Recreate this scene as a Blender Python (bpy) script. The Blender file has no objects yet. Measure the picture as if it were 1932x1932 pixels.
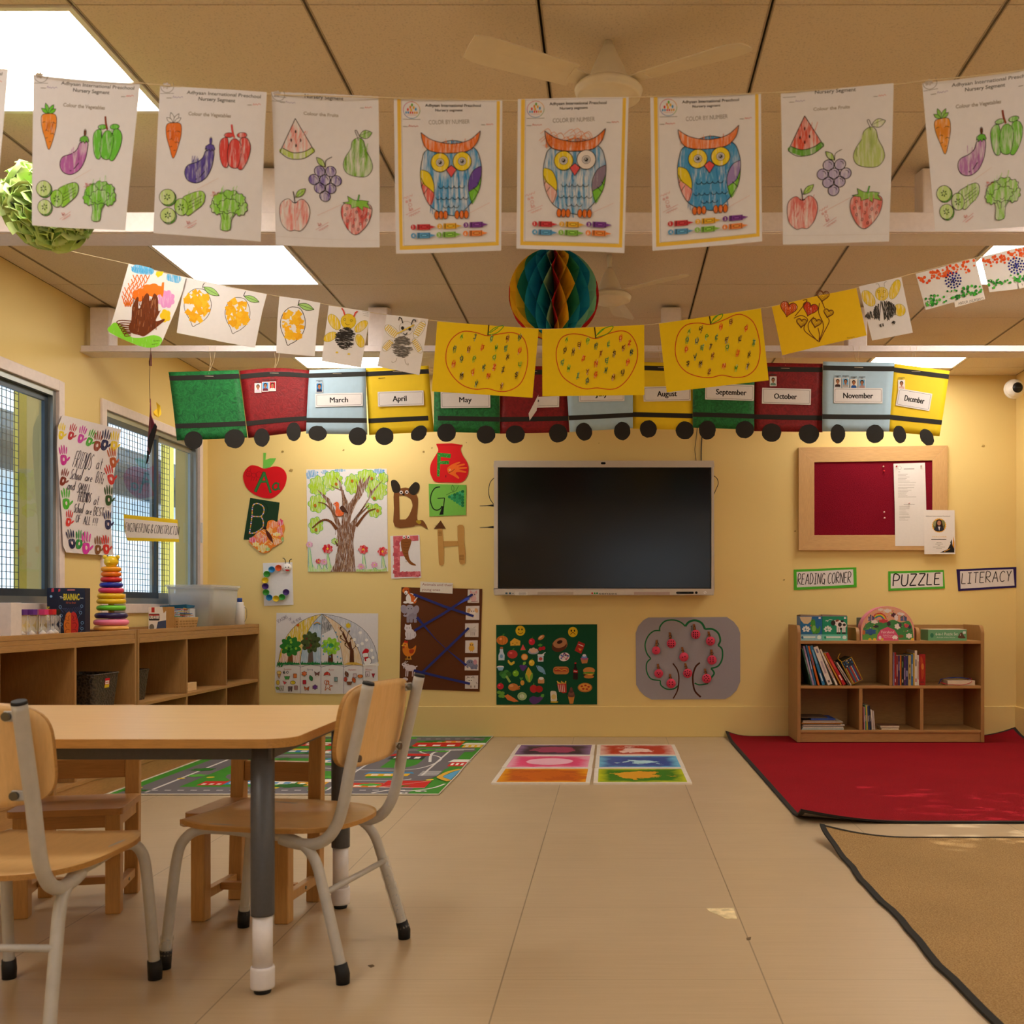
import bpy,bmesh,math,random
from math import sin,cos,pi,radians,sqrt,atan2
from mathutils import Vector,Matrix
from mathutils.geometry import tessellate_polygon
sc=bpy.context.scene
COL=sc.collection
random.seed(7)
# ---- the room's measures: eye at the origin of X/Y, 0.87 m above the floor, looking along +Y
F,CX,CY,EYE=2030.0,1156.0,1145.0,0.87
YB=7.2
XL,XR=-2.71,2.70
ZC=EYE+1.55
YR=-3.2
def P(px,py,Y):
 return Vector(((px-CX)*Y/F,Y,EYE-(py-CY)*Y/F))
def onX(px,py,X):
 Y=X*F/(px-CX)
 return Vector((X,Y,EYE-(py-CY)*Y/F))
def onZ(px,py,Z):
 Y=(EYE-Z)*F/(py-CY)
 return Vector(((px-CX)*Y/F,Y,Z))
def lin(c):
 return tuple((x/255/12.92 if x/255<=.04045 else((x/255+.055)/1.055)**2.4)for x in c[:3])
def hx(s):
 s=s.lstrip('#');return tuple(int(s[i:i+2],16)for i in(0,2,4))
def C3(c):
 return hx(c)if isinstance(c,str)else c
# ------------------------------------------------------------------ materials
MATS={}
def _new(name):
 m=bpy.data.materials.new(name);m.use_nodes=True
 nt=m.node_tree;b=nt.nodes['Principled BSDF']
 return m,nt,b
def nd(nt,t,**kw):
 n=nt.nodes.new(t)
 for k,v in kw.items():
  if k in n.inputs:n.inputs[k].default_value=v
  else:setattr(n,k,v)
 return n
def mixcol(nt,fac,a,b):
 n=nt.nodes.new('ShaderNodeMix');n.data_type='RGBA'
 for sock,v in((n.inputs[0],fac),(n.inputs[6],a),(n.inputs[7],b)):
  if hasattr(v,'links'):nt.links.new(v,sock)
  else:sock.default_value=v if not isinstance(v,tuple)else(*v[:3],1)
 return n.outputs[2]
def ramp(nt,src,stops):
 r=nt.nodes.new('ShaderNodeValToRGB');nt.links.new(src,r.inputs[0])
 el=r.color_ramp.elements
 while len(el)<len(stops):el.new(.5)
 for e,(p,c)in zip(el,stops):
  e.position=p;e.color=(*c,1)if len(c)==3 else c
 return r.outputs[0]
def coords(nt,scale=(1,1,1),rot=(0,0,0),kind='Object'):
 t=nt.nodes.new('ShaderNodeTexCoord');m=nt.nodes.new('ShaderNodeMapping')
 m.inputs['Scale'].default_value=scale;m.inputs['Rotation'].default_value=rot
 nt.links.new(t.outputs[kind],m.inputs[0]);return m.outputs[0]
def noise(nt,vec,scale,detail=3,rough=.55,dist=0):
 n=nt.nodes.new('ShaderNodeTexNoise');nt.links.new(vec,n.inputs['Vector'])
 n.inputs['Scale'].default_value=scale;n.inputs['Detail'].default_value=detail
 n.inputs['Roughness'].default_value=rough;n.inputs['Distortion'].default_value=dist
 return n.outputs['Fac']
def bump(nt,b,h,strength=.2,dist=.002):
 n=nt.nodes.new('ShaderNodeBump');n.inputs['Strength'].default_value=strength
 n.inputs['Distance'].default_value=dist
 nt.links.new(h,n.inputs['Height']);nt.links.new(n.outputs[0],b.inputs['Normal'])
def M(name,col=None,rough=.55,metal=0.0,var=.05,vs=30,spec=.4,bmp=0,trans=0,ior=1.45,sheen=0,alpha=1,coat=0):
 """plain surface with a little mottling"""
 if name in MATS:return MATS[name]
 m,nt,b=_new(name);c=lin(C3(col))
 f=noise(nt,coords(nt),vs)
 lo=tuple(max(0,x*(1-var))for x in c);hi=tuple(min(1,x*(1+var))for x in c)
 nt.links.new(ramp(nt,f,[(.3,lo),(.7,hi)]),b.inputs['Base Color'])
 b.inputs['Roughness'].default_value=rough;b.inputs['Metallic'].default_value=metal
 b.inputs['Specular IOR Level'].default_value=spec;b.inputs['IOR'].default_value=ior
 b.inputs['Transmission Weight'].default_value=trans;b.inputs['Alpha'].default_value=alpha
 b.inputs['Sheen Weight'].default_value=sheen;b.inputs['Coat Weight'].default_value=coat
 if bmp:bump(nt,b,noise(nt,coords(nt),vs*6),bmp)
 MATS[name]=m;return m
def WOOD(name,c1,c2,axis='X',scale=1.0,rough=.42,grain=1.0):
 if name in MATS:return MATS[name]
 m,nt,b=_new(name)
 s={'X':(1.2,14,14),'Y':(14,1.2,14),'Z':(14,14,1.2)}[axis]
 v=coords(nt,tuple(k*scale for k in s))
 f=noise(nt,v,3.0,5,.6,.6);g=noise(nt,v,14,3,.6)
 c=mixcol(nt,f,lin(C3(c1)),lin(C3(c2)))
 d=ramp(nt,g,[(.3,(1-.22*grain,)*3),(.65,(1.0,)*3)])
 mm=nt.nodes.new('ShaderNodeMix');mm.data_type='RGBA';mm.blend_type='MULTIPLY';mm.inputs[0].default_value=1
 nt.links.new(c,mm.inputs[6]);nt.links.new(d,mm.inputs[7])
 nt.links.new(mm.outputs[2],b.inputs['Base Color'])
 b.inputs['Roughness'].default_value=rough;b.inputs['Specular IOR Level'].default_value=.4
 bump(nt,b,g,.05,.001)
 MATS[name]=m;return m
def CARPET(name,c1,c2,scale=260,bmp=.6):
 if name in MATS:return MATS[name]
 m,nt,b=_new(name)
 v=coords(nt);f=noise(nt,v,scale,2,.7);g=noise(nt,v,3,3)
 c=mixcol(nt,ramp(nt,f,[(.33,(0,0,0)),(.67,(1,1,1))]),lin(C3(c1)),lin(C3(c2)))
 d=ramp(nt,g,[(.3,(.88,)*3),(.7,(1.0,)*3)])
 mm=nt.nodes.new('ShaderNodeMix');mm.data_type='RGBA';mm.blend_type='MULTIPLY';mm.inputs[0].default_value=1
 nt.links.new(c,mm.inputs[6]);nt.links.new(d,mm.inputs[7])
 nt.links.new(mm.outputs[2],b.inputs['Base Color'])
 b.inputs['Roughness'].default_value=.95;b.inputs['Specular IOR Level'].default_value=.1
 b.inputs['Sheen Weight'].default_value=.0
 bump(nt,b,f,bmp,.004);MATS[name]=m;return m
def _print_mat(name,rough=.75,spec=.2,streak=True):
 m,nt,b=_new(name)
 a=nt.nodes.new('ShaderNodeAttribute');a.attribute_name='Col'
 fine=noise(nt,coords(nt),60,2)
 pap=ramp(nt,fine,[(.3,(.97,)*3),(.7,(1,1,1))])
 mm=nt.nodes.new('ShaderNodeMix');mm.data_type='RGBA';mm.blend_type='MULTIPLY';mm.inputs[0].default_value=1
 nt.links.new(a.outputs['Color'],mm.inputs[6]);nt.links.new(pap,mm.inputs[7])
 v=coords(nt,(190,190,22),(0,.45,0));st=noise(nt,v,1.0,3,.65)
 ad=nt.nodes.new('ShaderNodeMath');ad.operation='ADD';nt.links.new(st,ad.inputs[0]);nt.links.new(a.outputs['Alpha'],ad.inputs[1])
 k=ramp(nt,ad.outputs[0],[(.0,(0,0,0)),(1.0,(1,1,1))])
 mr=nt.nodes.new('ShaderNodeMapRange');nt.links.new(ad.outputs[0],mr.inputs[0])
 mr.inputs[1].default_value=1.03;mr.inputs[2].default_value=1.33;mr.inputs[3].default_value=0;mr.inputs[4].default_value=1
 nt.nodes.remove(k.node)
 gt=nt.nodes.new('ShaderNodeMath');gt.operation='GREATER_THAN';nt.links.new(a.outputs['Alpha'],gt.inputs[0]);gt.inputs[1].default_value=.985
 mxv=nt.nodes.new('ShaderNodeMath');mxv.operation='MAXIMUM';nt.links.new(gt.outputs[0],mxv.inputs[0]);nt.links.new(mr.outputs[0],mxv.inputs[1])
 out=mixcol(nt,mxv.outputs[0],(.78,.76,.76),mm.outputs[2])
 nt.links.new(out,b.inputs['Base Color'])
 b.inputs['Roughness'].default_value=rough;b.inputs['Specular IOR Level'].default_value=spec
 MATS[name]=m;return m
PRINT=_print_mat('printed_paper')
GLOSSY_PRINT=_print_mat('printed_card',.4,.4)
def emis(name,col,st):
 m,nt,b=_new(name)
 b.inputs['Base Color'].default_value=(.8,.8,.8,1)
 f=noise(nt,coords(nt),2)
 c=lin(C3(col))
 nt.links.new(ramp(nt,f,[(.0,tuple(x*.98 for x in c)),(1,c)]),b.inputs['Emission Color'])
 b.inputs['Emission Strength'].default_value=st
 MATS[name]=m;return m
# ------------------------------------------------------------------ tagging
def tag(o,label=None,cat=None,group=None,kind=None):
 if label:o['label']=label
 if cat:o['category']=cat
 if group:o['group']=group
 if kind:o['kind']=kind
 elif cat:o['kind']='thing'
 return o
def empty(name,loc,label=None,cat=None,group=None,rz=0,kind=None):
 o=bpy.data.objects.new(name,None);COL.objects.link(o)
 o.location=loc;o.rotation_euler=(0,0,rz);o.empty_display_size=.05
 return tag(o,label,cat,group,kind)
# ------------------------------------------------------------------ mesh builder
class MB:
 def __init__(s):s.v=[];s.f=[];s.mi=[];s.sm=[];s.m=0;s.s=False
 def add(s,vs,fs,smooth=None):
  b=len(s.v);s.v+=[tuple(v)for v in vs]
  for f in fs:
   s.f.append(tuple(b+i for i in f));s.mi.append(s.m);s.sm.append(s.s if smooth is None else smooth)
  return s
 def box(s,a,b,rz=0,piv=None):
  x0,y0,z0=a;x1,y1,z1=b
  vs=[Vector(v)for v in((x0,y0,z0),(x1,y0,z0),(x1,y1,z0),(x0,y1,z0),(x0,y0,z1),(x1,y0,z1),(x1,y1,z1),(x0,y1,z1))]
  if rz:
   p=Vector(piv or((x0+x1)/2,(y0+y1)/2,0));R=Matrix.Rotation(rz,3,'Z')
   vs=[R@(v-p)+p for v in vs]
  return s.add(vs,[(0,3,2,1),(4,5,6,7),(0,1,5,4),(1,2,6,5),(2,3,7,6),(3,0,4,7)])
 def cbox(s,c,d,rz=0):
  return s.box([c[i]-d[i]/2 for i in range(3)],[c[i]+d[i]/2 for i in range(3)],rz)
 def hexa(s,p):
  return s.add(p,[(0,3,2,1),(4,5,6,7),(0,1,5,4),(1,2,6,5),(2,3,7,6),(3,0,4,7)])
 def tube(s,pts,r,n=10,caps=True,smooth=True):
  pts=[Vector(p)for p in pts];N=len(pts)
  rs=r if isinstance(r,(list,tuple))else[r]*N
  t0=(pts[1]-pts[0]).normalized()
  up=Vector((0,0,1))if abs(t0.z)<.9 else Vector((1,0,0))
  nrm=t0.cross(up).normalized();vs=[];prev=t0
  for i in range(N):
   t=(pts[min(i+1,N-1)]-pts[max(i-1,0)]).normalized()
   q=prev.rotation_difference(t);nrm=(q@nrm).normalized();prev=t
   bn=t.cross(nrm).normalized()
   for k in range(n):
    a=2*pi*k/n;vs.append(pts[i]+(nrm*cos(a)+bn*sin(a))*rs[i])
  fs=[(i*n+k,i*n+(k+1)%n,(i+1)*n+(k+1)%n,(i+1)*n+k)for i in range(N-1)for k in range(n)]
  s.add(vs,fs,smooth)
  if caps:
   b=len(s.v)-N*n
   for f in(tuple(range(n-1,-1,-1)),tuple((N-1)*n+k for k in range(n))):
    s.f.append(tuple(b+i for i in f));s.mi.append(s.m);s.sm.append(False)
  return s
 def lathe(s,prof,n=24,c=(0,0,0),axis='Z',smooth=True,sq=1.0):
  vs=[];m=len(prof)
  for r,z in prof:
   for k in range(n):
    a=2*pi*k/n;x,y=r*cos(a),r*sin(a)*sq
    p={'Z':(x,y,z),'Y':(x,z,y),'X':(z,x,y)}[axis]
    vs.append((p[0]+c[0],p[1]+c[1],p[2]+c[2]))
  fs=[(i*n+k,i*n+(k+1)%n,(i+1)*n+(k+1)%n,(i+1)*n+k)for i in range(m-1)for k in range(n)]
  b=len(s.v);s.add(vs,fs,smooth)
  for i,rev in((0,True),(m-1,False)):
   if prof[i][0]>1e-6:
    f=[b+i*n+k for k in range(n)]
    s.f.append(tuple(reversed(f)if rev else f));s.mi.append(s.m);s.sm.append(False)
  return s
 def torus(s,c,R,r,n=28,k=10,squash=1):
  vs=[]
  for i in range(n):
   a=2*pi*i/n
   for j in range(k):
    b=2*pi*j/k;q=R+r*cos(b)
    vs.append((c[0]+q*cos(a),c[1]+q*sin(a),c[2]+r*sin(b)*squash))
  return s.add(vs,[(i*k+j,((i+1)%n)*k+j,((i+1)%n)*k+(j+1)%k,i*k+(j+1)%k)for i in range(n)for j in range(k)],True)
 def ball(s,c,r,n=16,m=10):
  rr=r if isinstance(r,tuple)else(r,r,r);vs=[(c[0],c[1],c[2]-rr[2])]
  for i in range(1,m):
   t=-pi/2+pi*i/m
   for k in range(n):
    a=2*pi*k/n;vs.append((c[0]+rr[0]*cos(t)*cos(a),c[1]+rr[1]*cos(t)*sin(a),c[2]+rr[2]*sin(t)))
  vs.append((c[0],c[1],c[2]+rr[2]));L=len(vs)-1
  fs=[(0,1+(k+1)%n,1+k)for k in range(n)]
  fs+=[(1+i*n+k,1+i*n+(k+1)%n,1+(i+1)*n+(k+1)%n,1+(i+1)*n+k)for i in range(m-2)for k in range(n)]
  fs+=[(1+(m-2)*n+k,1+(m-2)*n+(k+1)%n,L)for k in range(n)]
  return s.add(vs,fs,True)
 def prism(s,pts,h0,h1,plane='XY'):
  """closed prism over a 2D outline"""
  def q(p,h):return{'XY':(p[0],p[1],h),'XZ':(p[0],h,p[1]),'YZ':(h,p[0],p[1])}[plane]
  n=len(pts);vs=[q(p,h0)for p in pts]+[q(p,h1)for p in pts]
  tri=tessellate_polygon([[Vector((p[0],p[1],0))for p in pts]])
  fs=[tuple(t)for t in tri]+[tuple(i+n for i in reversed(t))for t in tri]
  s.add(vs,fs)
  mm=s.m
  if hasattr(s,'edge_m'):s.m=s.edge_m
  s.add(vs,[(i,(i+1)%n,n+(i+1)%n,n+i)for i in range(n)]);s.m=mm
  return s
 def build(s,name,mats,parent=None,loc=None,rz=0,bevel=0,seg=2,weld=True):
  me=bpy.data.meshes.new(name);me.from_pydata(s.v,[],s.f)
  for m in(mats if isinstance(mats,(list,tuple))else[mats]):me.materials.append(m)
  me.polygons.foreach_set('material_index',s.mi);me.polygons.foreach_set('use_smooth',s.sm)
  bm=bmesh.new();bm.from_mesh(me)
  if weld:bmesh.ops.remove_doubles(bm,verts=bm.verts,dist=1e-5)
  bmesh.ops.recalc_face_normals(bm,faces=bm.faces);bm.to_mesh(me);bm.free()
  o=bpy.data.objects.new(name,me);COL.objects.link(o)
  if parent:o.parent=parent
  if loc is not None:o.location=loc
  if rz:o.rotation_euler[2]=rz
  if bevel:
   b=o.modifiers.new('edges','BEVEL');b.width=bevel;b.segments=seg;b.limit_method='ANGLE';b.angle_limit=radians(40);b.harden_normals=False
  return o
def smooth_path(pts,n=6):
 return[Vector(p)for p in spl(pts,False,n)]
def spl(pts,closed=True,n=6):
 """Catmull-Rom through points of any dimension"""
 N=len(pts);out=[]
 rng=range(N)if closed else range(N-1)
 for i in rng:
  if closed:p0,p1,p2,p3=(pts[(i+k)%N]for k in(-1,0,1,2))
  else:p0,p1,p2,p3=pts[max(i-1,0)],pts[i],pts[i+1],pts[min(i+2,N-1)]
  for k in range(n):
   t=k/n
   out.append(tuple(.5*(2*b+(c-a)*t+(2*a-5*b+4*c-d)*t*t+(3*b-a-3*c+d)*t**3)for a,b,c,d in zip(p0,p1,p2,p3)))
 if not closed:out.append(tuple(pts[-1]))
 return out
def rrect(x0,y0,x1,y1,r,n=6):
 out=[]
 for cx,cy,a0 in((x1-r,y1-r,0),(x0+r,y1-r,90),(x0+r,y0+r,180),(x1-r,y0+r,270)):
  for k in range(n+1):
   a=radians(a0+90*k/n);out.append((cx+r*cos(a),cy+r*sin(a)))
 return out
# ------------------------------------------------------------------ flat artwork: paper and the drawing on it
def ell(cx,cy,rx,ry=None,rot=0,n=18):
 ry=rx if ry is None else ry;c,s_=cos(radians(rot)),sin(radians(rot))
 return[(cx+rx*cos(2*pi*k/n)*c-ry*sin(2*pi*k/n)*s_,cy+rx*cos(2*pi*k/n)*s_+ry*sin(2*pi*k/n)*c)for k in range(n)]
def cloud(cx,cy,rx,ry,bumps=8,depth=.16,n=48,ph=0):
 return[(cx+rx*(1-depth+depth*abs(sin(bumps*t/2+ph))*1.6)*cos(t),cy+ry*(1-depth+depth*abs(sin(bumps*t/2+ph))*1.6)*sin(t))for t in(2*pi*k/n for k in range(n))]
def leafp(x0,y0,x1,y1,w,n=7):
 dx,dy=x1-x0,y1-y0;L=sqrt(dx*dx+dy*dy)or 1;nx,ny=-dy/L,dx/L
 a=[(x0+dx*k/n+nx*w*sin(pi*k/n),y0+dy*k/n+ny*w*sin(pi*k/n))for k in range(n+1)]
 b=[(x0+dx*k/n-nx*w*sin(pi*k/n),y0+dy*k/n-ny*w*sin(pi*k/n))for k in range(n-1,0,-1)]
 return a+b
def starp(cx,cy,r,k=5,q=.42):
 return[(cx+(r if i%2==0 else r*q)*sin(pi*i/k),cy-(r if i%2==0 else r*q)*cos(pi*i/k))for i in range(2*k)]
def heartp(cx,cy,r,rot=0,n=22):
 out=[]
 for k in range(n):
  t=2*pi*k/n;x=16*sin(t)**3;y=-(13*cos(t)-5*cos(2*t)-2*cos(3*t)-cos(4*t))
  a=radians(rot);out.append((cx+(x*cos(a)-y*sin(a))*r/16,cy+(x*sin(a)+y*cos(a))*r/16))
 return out
def rotp(pts,cx,cy,deg,s=1.0):
 c,n=cos(radians(deg)),sin(radians(deg))
 return[(cx+(x*c-y*n)*s,cy+(x*n+y*c)*s)for x,y in pts]
_TXT={}
def text_mesh(t,bold=0):
 k=(t,bold)
 if k in _TXT:return _TXT[k]
 cu=bpy.data.curves.new('lettering','FONT');cu.body=t;cu.resolution_u=3;cu.offset=bold
 o=bpy.data.objects.new('lettering',cu);COL.objects.link(o)
 dg=bpy.context.evaluated_depsgraph_get();me=o.evaluated_get(dg).to_mesh()
 vs=[(v.co.x,v.co.y)for v in me.vertices];fs=[tuple(p.vertices)for p in me.polygons]
 o.evaluated_get(dg).to_mesh_clear();bpy.data.objects.remove(o);bpy.data.curves.remove(cu)
 _TXT[k]=(vs,fs);return _TXT[k]
# single-stroke hand lettering, box 0..0.6 x 0..1 (y up)
HW={'A':(.6,[[(0,0),(.3,1),(.6,0)],[(.12,.38),(.48,.38)]]),'B':(.52,[[(0,0),(0,1),(.3,.98),(.42,.78),(.3,.55),(0,.52)],[(.3,.55),(.5,.35),(.4,.05),(0,0)]]),'C':(.5,[[(.5,.85),(.3,1),(.08,.8),(0,.45),(.1,.1),(.3,0),(.5,.12)]]),'D':(.52,[[(0,0),(0,1),(.3,.92),(.5,.55),(.4,.15),(0,0)]]),'E':(.45,[[(.45,1),(0,1),(0,0),(.45,0)],[(0,.52),(.36,.52)]]),'F':(.45,[[(.48,1),(0,1),(0,0)],[(0,.52),(.36,.54)]]),'G':(.55,[[(.5,.85),(.3,1),(.08,.8),(0,.45),(.1,.1),(.3,0),(.5,.15),(.5,.42),(.28,.42)],[(.5,.42),(.5,-.1)]]),'H':(.5,[[(0,0),(0,1)],[(.5,0),(.5,1)],[(0,.5),(.5,.5)]]),'I':(.4,[[(0,1),(.4,1)],[(.2,1),(.2,0)],[(0,0),(.4,0)]]),'J':(.4,[[(.4,1),(.4,.2),(.25,0),(0,.15)],[(.15,1),(.55,1)]]),'K':(.5,[[(0,0),(0,1)],[(.48,1),(0,.45),(.5,0)]]),'L':(.42,[[(0,1),(0,0),(.42,0)]]),'M':(.65,[[(0,0),(.06,1),(.32,.35),(.58,1),(.65,0)]]),'N':(.52,[[(0,0),(0,1),(.52,0),(.52,1)]]),'O':(.55,[[(.28,1),(.05,.8),(0,.45),(.12,.08),(.3,0),(.5,.2),(.55,.55),(.45,.9),(.28,1)]]),'P':(.48,[[(0,0),(0,1),(.35,.98),(.48,.75),(.35,.5),(0,.48)]]),'Q':(.55,[[(.28,1),(.05,.8),(0,.45),(.12,.08),(.3,0),(.5,.2),(.55,.55),(.45,.9),(.28,1)],[(.35,.25),(.6,-.1)]]),'R':(.5,[[(0,0),(0,1),(.35,.98),(.46,.75),(.32,.52),(0,.5),(.5,0)]]),'S':(.45,[[(.44,.88),(.25,1),(.04,.82),(.1,.6),(.38,.42),(.42,.15),(.22,0),(0,.12)]]),'T':(.52,[[(0,1),(.52,1)],[(.26,1),(.26,0)]]),'U':(.5,[[(0,1),(0,.25),(.15,0),(.38,.02),(.5,.25),(.5,1)]]),'V':(.5,[[(0,1),(.25,0),(.5,1)]]),'W':(.7,[[(0,1),(.17,0),(.35,.7),(.53,0),(.7,1)]]),'X':(.5,[[(0,0),(.5,1)],[(0,1),(.5,0)]]),'Y':(.5,[[(0,1),(.25,.5),(.5,1)],[(.25,.5),(.2,0)]]),'Z':(.52,[[(0,1),(.52,1),(0,0),(.54,0)]]),'&':(.5,[[(.5,0),(.1,.75),(.2,1),(.36,.85),(.02,.3),(.14,0),(.34,.05),(.5,.4)]]),'!':(.12,[[(.06,1),(.04,.3)],[(.04,.08),(.04,0)]]),'.':(.12,[[(.05,.06),(.05,0)]]),'a':(.4,[[(.36,.5),(.15,.55),(0,.25),(.12,0),(.36,.2),(.36,.55),(.38,0)]]),'t':(.35,[[(.15,1),(.15,.1),(.32,.02)],[(0,.68),(.34,.68)]]),'c':(.36,[[(.34,.5),(.12,.55),(0,.25),(.14,0),(.36,.1)]]),'h':(.38,[[(0,0),(.04,1.1),(.08,.5),(.28,.5),(.36,0)]]),'o':(.38,[[(.2,.55),(0,.3),(.15,0),(.36,.25),(.2,.55)]]),'l':(.14,[[(.02,0),(.06,1.1),(.12,1),(.04,0)]]),'r':(.3,[[(0,.5),(.05,0),(.08,.4),(.3,.5)]]),'e':(.36,[[(0,.28),(.34,.3),(.2,.55),(0,.3),(.14,0),(.36,.08)]]),'n':(.4,[[(0,.52),(.02,0),(.08,.45),(.28,.5),(.36,0)]]),'d':(.4,[[(.36,.5),(.12,.52),(0,.25),(.12,0),(.34,.2),(.38,1.1),(.38,0)]]),'s':(.3,[[(.28,.48),(.08,.5),(.24,.2),(.02,.04)]]),'1':(.2,[[(0,.8),(.15,1),(.15,0)]]),'0':(.4,[[(.2,1),(0,.5),(.2,0),(.4,.5),(.2,1)]]),'6':(.4,[[(.3,1),(.02,.4),(.15,0),(.36,.2),(.25,.45),(.04,.3)]]),'(':(.2,[[(.2,1),(0,.5),(.2,0)]]),')':(.2,[[(0,1),(.2,.5),(0,0)]]),}
def wloc(o):
 p=Vector(o.location)
 while o.parent:o=o.parent;p+=Vector(o.location)
 return p
class Art:
 """Drawing laid flat on paper. Units are those of the frame given; v runs down."""
 STEP=1.5e-5
 def __init__(s):s.tri=[];s.lift=0.0
 def _up(s,k=1):s.lift+=s.STEP*k;return s.lift
 def poly(s,pts,col,a=1.0,w=None,tri=None):
  w=s._up()if w is None else w;c=(*lin(C3(col)),a)
  if tri is None:tri=tessellate_polygon([[Vector((p[0],p[1],0))for p in pts]])
  for t in tri:s.tri.append(([(pts[i][0],pts[i][1],w)for i in t],c))
  return s
 def line(s,pts,col,lw,closed=False,a=1.0):
  if len(pts)<2:return s
  n=len(pts);w=s._up();c=(*lin(C3(col)),a);h=lw/2
  def nrm(i,j):
   dx,dy=pts[j][0]-pts[i][0],pts[j][1]-pts[i][1];d=sqrt(dx*dx+dy*dy)or 1e-9
   return(-dy/d,dx/d)
  m=n if closed else n-1;N=[nrm(i,(i+1)%n)for i in range(m)]
  def side(i,e):
   k=i+1 if e else i-1
   if closed:k%=m
   if not 0<=k<m:return N[i]
   d=N[i][0]*N[k][0]+N[i][1]*N[k][1]
   if d<.35:return N[i]
   q=1/(1+d);return((N[i][0]+N[k][0])*q,(N[i][1]+N[k][1])*q)
  for i in range(m):
   p,q=pts[i],pts[(i+1)%n];a0,a1=side(i,0),side(i,1)
   A,B=(p[0]+a0[0]*h,p[1]+a0[1]*h,w),(p[0]-a0[0]*h,p[1]-a0[1]*h,w)
   C,D=(q[0]+a1[0]*h,q[1]+a1[1]*h,w),(q[0]-a1[0]*h,q[1]-a1[1]*h,w)
   s.tri.append(([A,C,D],c));s.tri.append(([A,D,B],c))
  return s
 def fo(s,pts,col,lc='201a18',lw=1.0,a=1.0):
  s.poly(pts,col,a);return s.line(pts,lc,lw,True)
 def scribble(s,cx,cy,rx,ry,col,lw,n=10,ang=30,a=1.0,seed=0):
  rd=random.Random(seed or int(cx*7+cy));pts=[]
  for k in range(n+1):
   t=-1+2*k/n;hh=sqrt(max(0,1-t*t))if n>3 else 1
   pts.append((t*rx+rd.uniform(-.06,.06)*rx,(hh if k%2 else-hh)*ry*rd.uniform(.75,1.1)))
  return s.line(rotp(pts,cx,cy,ang),col,lw,a=a)
 def text(s,t,x,y,h,col,al='c',bold=0,rot=0,wscale=1.0,width=None):
  vs,fs=text_mesh(t,bold)
  if not vs:return s
  x0,x1=min(v[0]for v in vs),max(v[0]for v in vs);k=h/.72
  kx=k*wscale
  if width:kx=width/(x1-x0)
  off={'c':(x0+x1)/2,'l':x0,'r':x1}[al]
  pts=rotp([((v[0]-off)*kx,-v[1]*k)for v in vs],x,y,rot);tri=[]
  for f in fs:tri+=[(f[0],f[i],f[i+1])for i in range(1,len(f)-1)]
  return s.poly(pts,col,tri=tri)
 def hand(s,t,x,y,h,col,lw,width=None,rot=0,slant=0,gap=.2,al='l',wob=0):
  tot=0
  for ch in t:tot+=(.35 if ch==' ' else HW[ch][0]+gap)
  kx=(width/(tot-gap))if width else h
  cx=0 if al=='l' else-(tot-gap)/2
  for ch in t:
   if ch==' ':cx+=.35;continue
   w,st=HW[ch];dy=random.uniform(-wob,wob)
   for q in st:
    qq=spl(q,False,3)if len(q)>3 and ch not in 'EMNWZLAFK' else q
    s.line(rotp([((cx+a)*kx+b*slant*h,-(b+dy)*h)for a,b in qq],x,y,rot),col,lw)
   cx+=w+gap
  return s
 def sheet(s,pts,col,t=.0006,a=1.0,hole=None):
  """the paper itself: a closed slab under the drawing"""
  c=(*lin(C3(col)),a);loops=[pts]+([hole]if hole else[]);tri=tessellate_polygon([[Vector((p[0],p[1],0))for p in q]for q in loops]);outer=pts;pts=[p for q in loops for p in q]
  for t3 in tri:
   s.tri.append(([(pts[i][0],pts[i][1],0.0)for i in t3],c));s.tri.append(([(pts[i][0],pts[i][1],-t)for i in t3],c))
  for a_,b_ in[(q[i],q[(i+1)%len(q)])for q in loops for i in range(len(q))]:
   s.tri.append(([(*a_,0.0),(*b_,0.0),(*b_,-t)],c));s.tri.append(([(*a_,0.0),(*b_,-t),(*a_,-t)],c))
  return s
 def build(s,name,mapf,parent=None,mat=None,cuts=None,origin=None):
  """mapf(u, v, w) -> world point; cuts = lines (point, normal) along which the paper may bend"""
  bm=bmesh.new();lay=bm.loops.layers.float_color.new('Col')
  for vs,c in s.tri:
   q=[bm.verts.new(v)for v in vs]
   try:f=bm.faces.new(q)
   except ValueError:continue
   for l in f.loops:l[lay]=c
  if cuts:
   for co,no in cuts:
    bmesh.ops.bisect_plane(bm,geom=bm.verts[:]+bm.edges[:]+bm.faces[:],plane_co=Vector((*co,0)),plane_no=Vector((*no,0)).normalized(),dist=1e-7)
  org=Vector(origin)if origin is not None else None
  pts=[Vector(mapf(v.co.x,v.co.y,v.co.z))for v in bm.verts]
  if org is None:
   lo=[min(p[i]for p in pts)for i in range(3)];hi=[max(p[i]for p in pts)for i in range(3)]
   org=Vector(((lo[0]+hi[0])/2,(lo[1]+hi[1])/2,(lo[2]+hi[2])/2))
  for v,p in zip(bm.verts,pts):v.co=p-org
  me=bpy.data.meshes.new(name);bm.to_mesh(me);bm.free();me.materials.append(mat or PRINT)
  o=bpy.data.objects.new(name,me);COL.objects.link(o)
  if parent:
   o.parent=parent;o.location=org-wloc(parent)
  else:o.location=org
  return o
def wallmap(z,Y):
 """zoomed-photo units -> the plane y=Y facing the viewer; z = (ox, oy, s)"""
 ox,oy,s_=z
 return lambda u,v,w:P(ox+u/s_,oy+v/s_,Y)+Vector((0,-w,0))
def leftmap(z,X):
 ox,oy,s_=z
 return lambda u,v,w:onX(ox+u/s_,oy+v/s_,X)+Vector((w,0,0))
def floormap(z,Z):
 ox,oy,s_=z
 return lambda u,v,w:onZ(ox+u/s_,oy+v/s_,Z)+Vector((0,0,w))
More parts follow.
